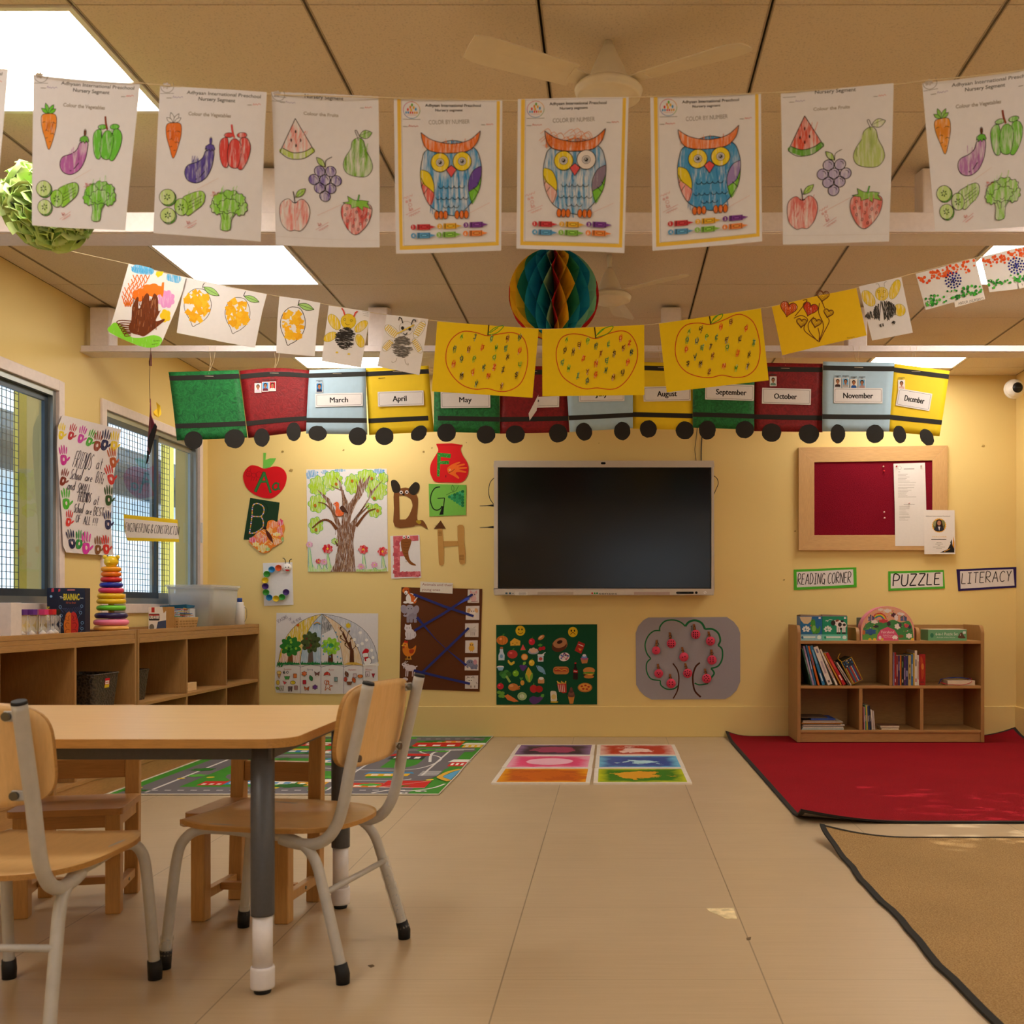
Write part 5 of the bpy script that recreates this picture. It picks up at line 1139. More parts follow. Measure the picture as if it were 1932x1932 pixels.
a.text('Adhyaan International Preschool',1294,608,8,'2c2a30',width=180,bold=.01);a.poly(cloud(1303,673,52,52,22,.06,66),'d8a02c');a.poly(ell(1303,673,44),'5a5a3a');a.poly(ell(1275,660,16,22),'8a8a62');a.poly(ell(1330,655,16,22),'7a7a4a')
a.poly(spl([(1284,640),(1303,628),(1322,640),(1332,690),(1318,700),(1286,700),(1276,690)],True,3),'2a1814');a.poly(ell(1303,655,14,18),'b07a5c');a.poly(spl([(1264,700),(1290,682),(1316,682),(1342,700),(1320,716),(1285,716)],True,3),'2a2a34');a.poly([(1295,682),(1312,682),(1304,712)],'d0c8cc')
a.text('TEACHER',1305,762,10,'d8a85a',width=108);a.line([(1245,777),(1356,777)],'3a3632',6)
for y,w_ in((800,38),(811,56),(822,18),(833,88),(844,44)):a.line([(1302-w_/2,y),(1302+w_/2,y)],'9a948e',3)
a.poly(spl([(1308,874),(1370,845),(1395,770),(1400,830),(1412,755),(1416,872)],True,1)if False else[(1308,874),(1365,850),(1390,805),(1396,775),(1402,820),(1416,790),(1416,874)],'1f1c1c');a.poly([(1402,820),(1410,752),(1416,800),(1414,845)],'dc9a24');a.line([(1340,868),(1385,845)],'d8962a',4);a.poly([(1385,800),(1396,775),(1394,820)],'2a3a44')
wall_thing('teacher_notice',ZB,a,'small white notice with a round portrait at the lower right of the board','notice',None,YK-.004)
PW=M('pin_pale_pink','ddb8b4',.4);PR=M('pin_red','c01c20',.4)
for x,y,m,Y,lb in((887,238,PW,YK+.010,'pale push pin topmost of the column on the bare red felt'),(892,271,PR,YK+.010,'red push pin on the bare red felt, under the topmost pale pin'),(893,575,PW,YK+.010,'pale push pin on the bare red felt, second from the bottom'),(896,618,PW,YK+.010,'pale push pin lowest on the bare red felt'),(986,236,PR,YK-.0015,'red push pin at the top corner of the long notice'),(1169,230,PW,YK-.0015,'pale push pin at the other top corner of the long notice'),(1080,509,PW,YK-.0015,'pale push pin in the middle of the long notice')):
 q=fz(x,y,Y);k=1.0
 b=MB();b.lathe([(.0042,0),(.0042,-.002),(.0024,-.004),(.0024,-.010),(.0052,-.013),(.0048,-.015),(.0005,-.0155)],14,(0,0,0),'Y');tag(b.build('push_pin',m,loc=q),lb,'push pin','push pins on the board')
# --- hand-lettered signs
def sign(pts,col,inner,icol,txt,tx,ty,th,tw,lw,rot,label):
 a=Art();a.sheet(pts,col,.0008);a.poly(inner,icol);a.hand(txt,tx,ty,th,'1c1a1c',lw,width=tw,rot=rot,slant=.12)
 wall_thing('corner_sign',ZB,a,label,'sign','area signs on the wall')
sign([(226,1000),(690,983),(693,1130),(228,1152)],'4fae2e',[(247,1018),(666,998),(670,1112),(250,1132)],'ded8d8','READING CORNER',255,1112,78,392,5.5,-2.2,'green bordered sign reading READING CORNER above the bookshelf')
sign([(926,1013),(1338,1003),(1347,1140),(928,1158)],'4fae2e',[(945,1030),(1330,1018),(1332,1125),(945,1140)],'ded8d8','PUZZLE',962,1122,84,345,9,-2.0,'green bordered sign reading PUZZLE below the pin board')
sign([(1431,998),(1878,980),(1882,1132),(1445,1160)],'2c1e58',[(1458,1012),(1852,996),(1862,1118),(1462,1142)],'dad4d6','LITERACY',1470,1105,78,365,6,-3.0,'purple bordered sign reading LITERACY nearest the far corner')
# ================================================================== pictures by the windows
ZL=(0,640,4.2);XP=XL+.022
a=Art();edge=[(495,600),(960,715),(950,780),(930,900),(900,1100),(885,1300),(882,1500),(890,1640),(902,1712),(820,1712),(525,1690),(500,1640),(490,1400),(470,1150),(452,860),(458,700)]
a.sheet(edge,'dfd6d6',.0006)
def handprint(cx,cy,h,col,rot,w_=.62):
 s_=h/2.2;pts=[]
 pal=rotp([(x*w_*1.1,y)for x,y in spl([(-.45,.2),(-.5,.75),(-.3,1.1),(.15,1.12),(.45,.8),(.48,.25),(.2,.1),(-.2,.08)],True,3)],cx,cy,rot,s_);a.poly(pal,col,.9)
 for fx,fl,fa in((-.42,.85,-10),(-.14,1.05,-3),(.14,1.02,4),(.42,.82,12)):
  q=rotp(ell(0,-fl/2,.12,fl/2,n=10),fx,.05,fa);a.poly(rotp([(x*w_*1.1,y)for x,y in q],cx,cy,rot,s_),col,.85)
 q=rotp(ell(.0,-.3,.13,.36,n=10),.45,.72,55);a.poly(rotp([(x*w_*1.1,y)for x,y in q],cx,cy,rot,s_),col,.85)
 a.poly(rotp([(x*w_,y)for x,y in ell(.02,.55,.16,.2,n=9)],cx,cy,rot,s_),'d9b8b4',.72)
for q in((488,722,140,'dfc21c',4),(572,728,140,'b01f2a',16),(650,748,150,'c23aa0',14),(722,775,150,'44a02a',22),(775,800,170,'8a3a22',8),(836,790,180,'1c1c4c',10),(905,800,170,'e0c028',4),(500,910,170,'c0208c',-4),(888,930,170,'b0501c',-10),(507,1085,150,'7a2a18',14),(868,1065,170,'c8281e',-14),(520,1255,180,'4aa824',-4),(858,1230,170,'2c4a1c',-2),(545,1412,140,'cc2a20',6),(852,1425,160,'1c1c50',-4),(560,1575,165,'1a1a44',-12),(627,1580,160,'2f8a3a',4),(680,1605,190,'d02ea0',0),(775,1625,155,'7a4a1c',2),(834,1620,160,'d02a20',-8)):handprint(*q)
for t,x,y,h,w_,r in(('FRIENDS',570,1010,130,140,12),('at',755,1028,90,45,8),('School',550,1105,80,88,10),('are',670,1122,62,52,9),('BIG',752,1135,85,58,8),('and',528,1190,66,56,6),('SMALL.',605,1215,80,105,9),('FRIENDS',612,1285,76,98,6),('at',738,1310,70,36,6),('School',580,1372,70,70,6),('are',675,1385,56,42,6),('BEST',736,1395,66,78,4),('OF',594,1450,60,34,4),('ALL',654,1466,64,56,4),('!!!',728,1474,60,36,4)):
 a.hand(t,x,y,h,'3a3444',4,width=w_,rot=r,slant=.1)
pc_=a.build('friends_poster',leftmap(ZL,XP));tag(pc_,'white poster with coloured handprints about friends, between the windows','poster')
XE=XL+.030
a=Art();a.sheet([(980,1388),(1408,1430),(1420,1608),(1012,1596),(990,1530)],'dcbf1c',.0006);a.poly([(985,1418),(1405,1460),(1418,1582),(998,1572)],'ded6d4');a.hand('ENGINEERING & CONSTRUCTIN',990,1520,66,'2a2630',3.6,width=424,rot=4.2,slant=.08)
tag(a.build('corner_sign',leftmap(ZL,XE)),'yellow bordered sign reading ENGINEERING & CONSTRUCTIN across the second window','sign','area signs on the wall')
# ================================================================== things on the low cabinets
ZT=.7354
def tbox(name,x0,x1,y0,y1,z0,z1,mat,label,cat,group=None,rz=0,bevel=.0015):
 o=((x0+x1)/2,(y0+y1)/2,z0);b=MB();b.box((x0-o[0],y0-o[1],0),(x1-o[0],y1-o[1],z1-z0))
 return tag(b.build(name,mat,None,o,rz,bevel),label,cat,group)
def facemap(obj,W,H,D):
 """drawing units: the box's front face, 0..W across, 0..H down (metres), in the box's own space"""
 return lambda u,v,w:Vector((u-W/2,-D/2-w-.0004,H-v))
def onface(a,obj,W,H,D,name='printed_front',mat=None):
 m=facemap(obj,W,H,D);o=a.build(name,m,None,mat or GLOSSY_PRINT,origin=(0,0,0));o.parent=obj;o.location=(0,0,0);return o
# stacking ring tower with a bear on top
tx,ty=-2.45,5.257;e=empty('stacking_toy',(tx,ty,ZT),'tall stacking toy of coloured rings topped by a yellow bear head','toy')
kk=ty/F
def tz(py):return EYE-(py-CY)*kk-ZT
PL=lambda n,c:M('plastic_'+n,c,.32,var=.02,spec=.5)
b=MB();b.lathe([(.056,0),(.057,.022),(.079,.024),(.0795,.032),(.074,.042),(.02,.044),(.014,.05),(.012,tz(1068))],32);b.build('base',PL('pale_orange','e8b058'),e)
rings=[('f07fa0',1174,31,11),('2a1a4e',1161.5,29,10.5),('6cc42c',1147,25.8,9.5),('e6b81a',1134.5,25.8,9.5),('e6b81a',1124.5,24.5,9.5),('d63a5c',1114,22.5,9.5),('1c2c94',1103.8,20.6,9),('c41f1c',1093.6,19,9),('ea7412',1083.5,17.8,9),('ee9a16',1074,17.8,9)]
for c,py,hw_,h_ in rings:
 r=h_*kk/2;b=MB();b.torus((0,0,tz(py)),hw_*kk-r*1.1,r*1.12,32,12,.95);b.build('ring',PL('ring_'+c,c),e)
b=MB();b.ball((0,0,tz(1059.5)),(13*kk,12*kk,11*kk),22,14);b.lathe([(9*kk,tz(1069)),(10*kk,tz(1064))],18);hd=b.build('bear_head',PL('yellow','e8c01a'),e)
for s in(-1,1):b=MB();b.ball((s*12*kk,0,tz(1051)),(4.2*kk,3*kk,4*kk),12,8);b.build('ear',PL('yellow','e8c01a'),hd)
b=MB();b.ball((0,-11.5*kk,tz(1062)),(4*kk,3*kk,3*kk),12,8);b.build('muzzle',PL('yellow','e8c01a'),hd)
# sand timers
CLR=M('clear_acrylic','f4f2ee',.12,alpha=.22,spec=.6);SAND=M('white_sand','e8dccc',.9)
for(px,Y,c,nm,lb)in((41,4.55,'5a2a86','purple','purple-capped sand timer nearest the edge of the photo'),(60,4.60,'66308c','violet','purple-capped sand timer beside the pink-capped one'),(81,4.65,'d23c78','pink','pink-capped sand timer on the low cabinet'),(96,4.75,'c8202c','red','red-capped sand timer on the low cabinet'),(104,4.84,'1c1a1a','black','black-capped sand timer nearest the dark brain game box')):
 x=(px-CX)*Y/F;e=empty('sand_timer',(x,Y,ZT),lb,'sand timer','sand timers on the low cabinet');CP=PL('cap_'+nm,c);R=.0225
 hexa=[(R*cos(k*pi/3+.26),R*sin(k*pi/3+.26))for k in range(6)]
 for z0,z1 in((0,.010),(.1,.124)):b=MB();b.prism(hexa,z0,z1);b.build('cap',CP,e,bevel=.001)
 b=MB();b.lathe([(.006,.011),(.0165,.016),(.018,.030),(.012,.046),(.0022,.0555),(.012,.065),(.018,.080),(.0165,.095),(.006,.0995)],18);b.build('glass_bulb',CLR,e)
 b=MB();b.lathe([(.0005,.013),(.0145,.016),(.015,.022),(.0005,.034)],14);b.build('sand',SAND,e)
 for k in range(3):q=hexa[2*k];b=MB();b.tube([(q[0]*.9,q[1]*.9,.0095),(q[0]*.9,q[1]*.9,.1005)],.0022,6);b.build('post',CLR,e)
# brain game boxes
NAVY=M('navy_card','1c2036',.4,var=.05)
Y0=5.0;x0,x1=(108-CX)*Y0/F,(160.5-CX)*Y0/F;W_,H_,D_=x1-x0,.222,.05
bx_=tbox('game_box',x0,x1,Y0,Y0+D_,ZT,ZT+H_,NAVY,'dark blue brain game box with an orange and red brain on its front','game box')
sc_=W_/202
a=Art();K=lambda u,v:(u*sc_,v*H_/330)
def kp(pts):return[K(*p)for p in pts]
a.text('The',*K(35,72),16*sc_,'f0ece0');a.text('BRAINIAC',*K(104,82),46*sc_,'e8d22c',bold=.03,width=116*sc_);a.text('Game',*K(178,74),12*sc_,'f0ece0',width=24*sc_);a.text('Fill Your Brain!',*K(100,108),15*sc_,'d8622c',width=70*sc_);a.poly(kp(rrect(72,8,130,18,3)),'c02a30');a.line(kp([(76,13),(126,13)]),'e8d8d4',3*sc_);a.poly(kp([(8,8),(22,4),(22,22),(8,26)]),'d04050')
Lb=spl([(100,175),(85,162),(65,180),(55,215),(48,250),(50,290),(56,325),(75,326),(100,326)],False,4);Rb=spl([(100,175),(118,162),(138,180),(148,215),(155,250),(152,290),(140,325),(120,326),(100,326)],False,4)
a.poly(kp(Lb),'e07a24');a.poly(kp(Rb),'c8261e')
for s,c in((-1,'a84a14'),(1,'8a1414')):
 for pts in([(8,190),(20,200),(14,220),(30,225)],[(12,245),(30,240),(42,255),(30,275)],[(10,290),(28,285),(40,300),(34,320)],[(30,190),(42,205),(36,222)]):a.line(kp(spl([(100+s*x,y)for x,y in pts],False,4)),c,5*sc_)
for x,y in((28,190),(178,125),(182,240),(22,130),(180,280),(28,250),(170,170)):a.line(kp(ell(x,y,9,10,n=10)),'7fa8d0',3*sc_,True);a.line(kp([(x,y+10),(x+(100-x)*.3,y+40)]),'5a6a98',2*sc_)
for k in range(9):a.line(kp(spl([(70+8*k,170),(40+15*k,140),(20+20*k,150-3*k)],False,4)),'4a5684',2*sc_)
a.poly(kp([(150,329),(150,320),(192,318),(192,329)]),'c82a24')
onface(a,bx_,W_,H_,D_,'printed_front')
Y1=5.053;xa,xb=(82-CX)*Y1/F,(140-CX)*Y1/F
bx2=tbox('game_box',xa+.016,xb,Y1,Y1+.05,ZT,ZT+.224,NAVY,'second dark blue game box standing just behind the brain game','game box')
a=Art();W2_=xb-xa-.016;a.poly(ell(.02,.04,.006),'9ac0e0');a.hand('BRAIN',.014,.15,.018,'e0d04a',.003,width=.06,rot=-90);a.poly([(.022,.004),(.034,.001),(.034,.018),(.022,.02)],'d04050');onface(a,bx2,W2_,.224,.05)
tbox('game_box',xa,xb-.02,Y1+.053,Y1+.09,ZT,ZT+.222,M('crimson_card','9c1c2c',.45),'crimson box at the back of the brain games, only its edge showing','game box')
# white card box at the edge of the photo
Yw=4.42;b_=tbox('card_box',-2.60,(21-CX)*Yw/F,Yw,Yw+.08,ZT,EYE-(1137-CY)*Yw/F,M('white_card','ddd2cc',.6),'plain white card box at the very edge of the photo','box')
Wb=(21-CX)*Yw/F+2.60;Hb=EYE-(1137-CY)*Yw/F-ZT;a=Art()
for k,c in enumerate(('d0a030','b03a30','3a3a5a','3a6a4a','a0522c','5a3a6a')):a.poly(ell(Wb-.006-.011*k,Hb-.012,.004),c);a.poly(rrect(Wb-.010-.011*k,Hb-.009,Wb-.002-.011*k,Hb,.001),c)
onface(a,b_,Wb,Hb,.08)
# pale pink card leaning behind the tower
tbox('backing_card',-2.50,-2.418,5.342,5.346,ZT+.023,ZT+.20,M('pale_pink_card','ead6cc',.6),'pale pink card standing upright behind the stacking toy','card')
# builder kit box
KRAFT=M('kraft_card','a5763c',.7,var=.08)
Yc=5.72;xa,xb=(284-CX)*Yc/F,(317-CX)*Yc/F;Wc,Hc_,Dc=xb-xa,.135,.10
xa-=.01;xb-=.01;cb=tbox('kit_box',xa,xb,Yc,Yc+.11,ZT,ZT+Hc_,KRAFT,'brown card kit box with a cream front beside the tan basket','box');Dc=.11
a=Art();u=Wc/112;kq=lambda pts:[(x*u,y*Hc_/155)for x,y in pts]
a.poly(kq([(0,0),(112,0),(112,155),(0,155)]),'dcd2c6');a.poly(kq([(18,4),(38,4),(38,34),(18,34)]),'b8281c');a.poly(kq(rrect(2,42,70,84,5)),'2c2624');a.hand('CREATOR',6*u,72*Hc_/155,22*u,'e0d8d0',4*u,width=60*u);a.poly(kq([(2,46),(68,46),(68,54),(2,54)]),'b03024');a.poly(kq([(60,90),(112,82),(112,155),(45,155)]),'3c4660');a.poly(kq(ell(20,125,16,20)),'6a6458');a.poly(kq([(88,0),(112,0),(112,24),(96,40)]),'a4783c')
onface(a,cb,Wc,Hc_,Dc)
a=Art()
a.hand('CREATOR',0,0,.022,'5a3a18',.003,width=.085,rot=90);cs=a.build('side_lettering',lambda u_,v_,w_:Vector((-Wc/2-w_-.0004,.0-u_*1.0+.01,.115-v_)),None,PRINT,origin=(0,0,0));cs.parent=cb;cs.location=(0,0,0)
# tan basket of coloured sticks
TAN_=M('tan_basket_plastic','c9a066',.5);
e=empty('stick_basket',(-2.46,6.10,ZT),'tan basket heaped with thin coloured counting sticks','basket')
b=MB();X_,Y_=.058,.14
for z,q in((0,0),):pass
o4=[(-X_,-Y_),(X_,-Y_),(X_,Y_),(-X_,Y_)];i4=[(x*.93,y*.97)for x,y in o4];k_=.88
vs=[(x*k_,y*k_,0)for x,y in o4]+[(x,y,.075)for x,y in o4]+[(x,y,.075)for x,y in i4]+[(x*k_,y*k_,.006)for x,y in i4]
fs=[(3,2,1,0),(12,13,14,15)]
for r in range(3):fs+=[(4*r+k,4*r+(k+1)%4,4*r+4+(k+1)%4,4*r+4+k)for k in range(4)]
b.add(vs,fs);b.build('basket_body',TAN_,e,bevel=.002)
b=MB()
for z in(.02,.035,.05):
 for k in range(12):y=-Y_*.85+k*Y_*1.7/11;b.box((X_*(k_+.12*z/.075)-.001,y-.004,z),(X_*(k_+.12*z/.075)+.0012,y+.004,z+.008))
 for k in range(6):x=-X_*.75+k*X_*1.5/5;b.box((x-.004,-Y_*(k_+.12*z/.075)-.0012,z),(x+.004,-Y_*(k_+.12*z/.075)+.001,z+.008))
b.build('slots',M('basket_slot','8a6a3c',.8),e)
rd=random.Random(11);sticks=[('red','c02424'),('blue','1c4aa8'),('green','2a8a3a'),('yellow','e0b820'),('orange','d8701c'),('dark blue','1a2a5a')]
SK=('red','blue','green','yellow','orange','dark blue')
for k in range(26):
 nm,c=sticks[(k*5+k//6)%6];half=k%2;z=.070+.0046*(k//2);a_=rd.uniform(-.55,.55);L_=rd.uniform(.045,.058)
 cx_,cy_=rd.uniform(-.015,.015),(-.068,.068)[half]+rd.uniform(-.006,.006);dx,dy=sin(a_)*L_,cos(a_)*L_;t_=(.06,-.05)[half]
 b=MB();b.tube([(-dx*.8,-dy,-dy*t_),(dx*.8,dy,dy*t_)],.0021,6)
 tag(b.build('counting_stick',PL('stick_'+nm.replace(' ','_'),c),loc=(-2.46+cx_,6.10+cy_,ZT+z)),f'thin {nm} counting stick in the heap on the tan basket','stick','counting sticks in the tan basket')
# blue lidded teaching box
xa,xb=-2.64,-2.475;Yt=6.30;tb=tbox('teaching_box',xa,xb,Yt,Yt+.08,ZT,ZT+.125,M('pale_box_card','c9d2dc',.5),'white teaching box with a raised blue lid behind the tan basket','box')
a=Art();a.hand('teachables' if False else 'rest',.03,.06,.0,BK,.001)if False else None;a.text('teachables',.078,.055,.016,'3a4a6a',width=.11);[a.poly(ell(.028+.012*k,.07,.0035),c)for k,c in enumerate(('b03a30','6a4a2a','3a3a3a','7a2a2a'))];a.line([(.132,.0),(.132,.12)],'1a2a3a',.003);a.poly([(.14,.03),(.16,.03),(.16,.06),(.14,.06)],'e8e4e0')
onface(a,tb,.165,.125,.08)
b=MB();b.hexa([(-.09,-.045,.128),(.07,-.05,.126),(.075,.04,.130),(-.085,.04,.130),(-.092,-.05,.140),(.068,-.06,.150),(.085,.03,.142),(-.085,.04,.140)]);b.build('lid',M('blue_lid','1c6a96',.45),tb,bevel=.001)
# clear storage bin
x0,x1,y0,y1,h=-2.665,-2.385,6.42,6.87,.255;o=((x0+x1)/2,(y0+y1)/2,ZT)
BIN=M('frosted_plastic','e4e6e6',.25,alpha=.42,spec=.5,var=.02)
e=empty('storage_bin',o,'clear lidded plastic storage bin in the far corner of the cabinet','storage bin');X_,Y_=(x1-x0)/2,(y1-y0)/2
b=MB();o4=rrect(-X_,-Y_,X_,Y_,.025,4);n=len(o4);k_=.9
vs=[(x*k_,y*k_,0)for x,y in o4]+[(x,y,h)for x,y in o4]+[(x*.985,y*.99,h)for x,y in o4]+[(x*k_*.985,y*k_*.99,.003)for x,y in o4]
fs=[tuple(range(n-1,-1,-1)),tuple(3*n+k for k in range(n))]+[(r*n+k,r*n+(k+1)%n,r*n+n+(k+1)%n,r*n+n+k)for r in range(3)for k in range(n)]
b.add(vs,fs,True);b.build('bin_body',BIN,e)
b=MB();b.prism(rrect(-X_-.012,-Y_-.012,X_+.012,Y_+.012,.03,5),h+.001,h+.012);b.prism(rrect(-X_-.004,-Y_-.004,X_+.004,Y_+.004,.028,5),h-.012,h+.001);b.build('lid',BIN,e,bevel=.003)
tbox('folder',-2.60,-2.54,6.5,6.80,ZT+.006,ZT+.2,M('grey_folder','b9b6b2',.6),'pale grey folder standing inside the clear bin','folder')
tbox('folder',-2.50,-2.455,6.55,6.83,ZT+.006,ZT+.22,M('tan_folder','c4b08c',.6),'tan folder standing inside the clear bin','folder')
b=MB();b.hexa([(-.04,0,0),(.05,0,0),(.05,.004,0),(-.04,.004,0),(.0,.03,.11),(.06,.03,.13),(.06,.034,.13),(.0,.034,.11)]);tag(b.build('loose_sheet',M('pale_green_paper','d8dfb8',.6),loc=(-2.50,6.475,ZT+.006)),'pale green sheet leaning inside the clear bin','paper')
# white bottle with blue cap, hanging strap
e=empty('spray_bottle',(-2.42,6.98,ZT),'white bottle with a blue cap at the end of the cabinet','bottle');WP=PL('white_bottle','d8d4d0')
b=MB();b.lathe([(.030,0),(.033,.004),(.033,.135),(.024,.15),(.024,.165)],20);b.build('body',WP,e)
b=MB();b.lathe([(.016,.1655),(.016,.190),(.014,.192)],16);b.build('cap',PL('blue_cap','2a4a9a'),e)
b=MB();b.tube(smooth_path([(.033,-.01,.13),(.048,-.012,.12),(.05,-.012,.07),(.036,-.01,.04)],4),.0012,5);b.build('strap',BLK,e)
# ---- inside the cabinets
WICK,nt,bb=_new('dark_woven_plastic');v=coords(nt,(1,1,1));wv=nt.nodes.new('ShaderNodeTexVoronoi');wv.inputs['Scale'].default_value=90;nt.links.new(v,wv.inputs['Vector'])
nt.links.new(ramp(nt,wv.outputs['Distance'],[(.2,lin(hx('1c1712'))),(.7,lin(hx('4a3c2e')))]),bb.inputs['Base Color']);bb.inputs['Roughness'].default_value=.5;bump(nt,bb,wv.outputs['Distance'],.8,.004)
def basket(x,y,z,X_,Y_,h,label,sticker=True):
 e=empty('storage_basket',(x,y,z),label,'basket','dark woven baskets in the cabinets');b=MB()
 o4=rrect(-X_,-Y_,X_,Y_,.02,4);n=len(o4);k_=.84
 vs=[(px_*k_,py_*k_,0)for px_,py_ in o4]+[(px_,py_,h)for px_,py_ in o4]+[(px_*.96,py_*.96,h)for px_,py_ in o4]+[(px_*k_*.96,py_*k_*.96,.004)for px_,py_ in o4]
 b.add(vs,[tuple(range(n-1,-1,-1)),tuple(3*n+k for k in range(n))]+[(r*n+k,r*n+(k+1)%n,r*n+n+(k+1)%n,r*n+n+k)for r in range(3)for k in range(n)],False);b.build('basket_body',WICK,e)
 b=MB();b.tube([(*p,h)for p in o4+o4[:1]],.004,6,caps=False);b.build('rim',WICK,e)
 if sticker:
  a=Art();a.poly([(0,0),(.045,0),(.045,.045),(0,.045)],'c8202c');a.poly([(0,.03),(.045,.03),(.045,.045),(0,.045)],'e0c02a');a.poly([(.004,.012),(.041,.012),(.041,.028),(.004,.028)],'ece4dc');a.line([(.008,.02),(.037,.02)],'b02a2a',.004)
  s_=a.build('sticker',lambda u,v,w:Vector((X_*(1-.16*(v+.02)/h)+w+.0012,u-.022,h-.02-v)),None,PRINT,origin=(0,0,0));s_.parent=e;s_.location=(0,0,0)
basket(-2.47,5.06,.3905,.095,.125,.165,'dark woven basket with a red and yellow sticker, in the first cabinet')
basket(-2.52,5.50,.3905,.105,.12,.155,'dark woven basket in the far corner cabinet, middle shelf',False)
basket(-2.50,5.62,.0995,.11,.14,.13,'dark woven basket on the bottom shelf of the far cabinet',False)
wb_=tbox('wooden_block',-2.44,-2.405,6.02,6.22,.3905,.437,WOOD('pale_block','dcb886','e8c898','Y',1,.5,.3),'pale wooden block lying on the middle shelf of the far cabinet','block')
a=Art();a.text('play',.05,.03,.012,'8a6a42');s_=a.build('lettering',lambda u,v,w:Vector((.0175+w+.0004,u-.09,.046-v)),None,PRINT,origin=(0,0,0));s_.parent=wb_;s_.location=(0,0,0)
for k,(dz,dy)in enumerate(((.0,0),(.03,.03))):
 tbox('black_tray',-2.64,-2.375,6.02+dy,6.46+dy,.30+dz-.2,.312+dz-.2 if k==0 else .306+dz-.2,M('black_tray_plastic','15130f',.5),['black tray at the bottom of a pair in the far cabinet','black tray on top of a pair in the far cabinet'][k],'tray','black trays')
tbox('orange_card',-2.50,-2.43,4.40,4.52,.3905,.43,M('orange_card_board','d8761c',.6),'small orange card box on the shelf behind the chair back','box')
# ================================================================== on and in the bookshelf
def sx(px,Y=by0):return(px-CX)*Y/F
def sz(py,Y=by0):return EYE-(py-CY)*Y/F
zt_=.6552
ZS=(1440,1120,3.927)
def fronted(name,px0,px1,Y,D,ytop,mat,label,cat,z0=zt_,group=None):
 x0,x1=sx(px0,Y),sx(px1,Y);z1=sz(ytop,Y);o=tbox(name,x0,x1,Y,Y+D,z0,z1,mat,label,cat,group)
 return o,x1-x0,z1-z0,D
Yp=6.86;s_=Yp/F/3.927
for i,(a0,a1,c,c2,lb)in enumerate(((276,436,'1c6aa8','8cc4d8','blue puzzle box with a green crocodile on the bookshelf top'),(437,624,'12906e','66c8b8','teal puzzle box with a black and white cow on the bookshelf top'))):
 o,W_,H_,D_=fronted('puzzle_box',1440+a0/3.927,1440+a1/3.927,Yp,.14,1120+168/3.927,M('box_'+c,c,.45),lb,'puzzle box',zt_,'puzzle boxes on the bookshelf')
 kx,ky=W_/(a1-a0),H_/(350-168);q=lambda pts:[((x-a0)*kx,(y-168)*ky)for x,y in pts];a=Art()
 a.poly(q([(a0,304),(a1,304),(a1,350),(a0,350)]),c2)
 jg=[(-22,-18),(-6,-18),(-6,-26),(6,-26),(6,-18),(22,-18),(22,-6),(30,-6),(30,6),(22,6),(22,20),(4,20),(4,12),(-6,12),(-6,20),(-22,20),(-22,6),(-30,6),(-30,-6),(-22,-6)]
 jx=a0+42
 a.poly(q([(jx+x,264+y)for x,y in jg]),'e4ecec');a.hand('6',(jx-10-a0)*kx,(272-168)*ky,18*ky,c,4*kx,width=9*kx);a.line(q([(jx+4,272),(jx+14,264)]),c,4*kx)
 if i==0:
  a.poly(q([(270,172),(360,172),(355,205),(330,225),(300,222),(280,200)]),'d8c4a0');a.poly(q(spl([(352,205),(368,190),(384,200),(388,240),(405,262),(420,240),(424,262),(415,290),(385,298),(360,285),(352,250)],True,4)),'3f9a34');a.poly(q(ell(376,260,14,24)),'8ac45a');a.poly(q([(345,238),(358,232),(356,244)]),'d8502c');[a.poly(q(ell(x,297,8,4)),'2f7a28')for x in(372,396)];a.poly(q(ell(366,198,3)),'101010')
 else:
  a.poly(q(spl([(510,205),(545,195),(590,205),(614,225),(612,250),(560,255),(535,235),(512,230)],True,4)),'eceaea')
  for x in(550,565,590,604):a.poly(q(rrect(x-6,245,x+6,294,3)),'e4e2e2');a.poly(q([(x-6,288),(x+6,288),(x+7,300),(x-7,300)]),'1c1a1a')
  for e_ in((518,218,17,20),(568,230,14,16),(600,232,12,10),(585,205,12,8),(575,262,8,10)):a.poly(q(ell(*e_)),'18181a')
  a.poly(q(ell(548,200,14,8,-20)),'8a4a3a');a.line(q(spl([(475,210),(490,192),(515,196)],False,3)),'d8e8e4',3*kx);a.hand('ONE',(462-a0)*kx,(205-168)*ky,8*ky,'d8e8e4',2*kx,width=20*kx)
 a.line(q([(a0+20,324),(a1-50,324)]),'e8f2f4',11*ky);a.line(q([(a0+30,338),(a1-60,338)]),'a8d4e0' if i==0 else '9adccc',5*ky);a.poly(q(ell(a1-22,326,15,14)),'dfeef0');a.poly(q(ell(a0+14 if i==0 else a0+22,327,8,10)),c);a.poly(q(rrect(a1-26,174,a1-10,188,2)),'dfe8f0')
 onface(a,o,W_,H_,D_)
 b=MB();b.hexa([(-W_/2,-D_/2,H_),(W_/2,-D_/2,H_),(W_/2,D_/2,H_),(-W_/2,D_/2,H_),(-W_/2,-D_/2+.01,H_+.012),(W_/2-.001,-D_/2+.02,H_+.006),(W_/2-.001,D_/2,H_+.004),(-W_/2,D_/2,H_+.006)]);b.build('torn_lid',M('torn_card_edge','6a5a50' if i==0 else '3a6a5c',.8),o)
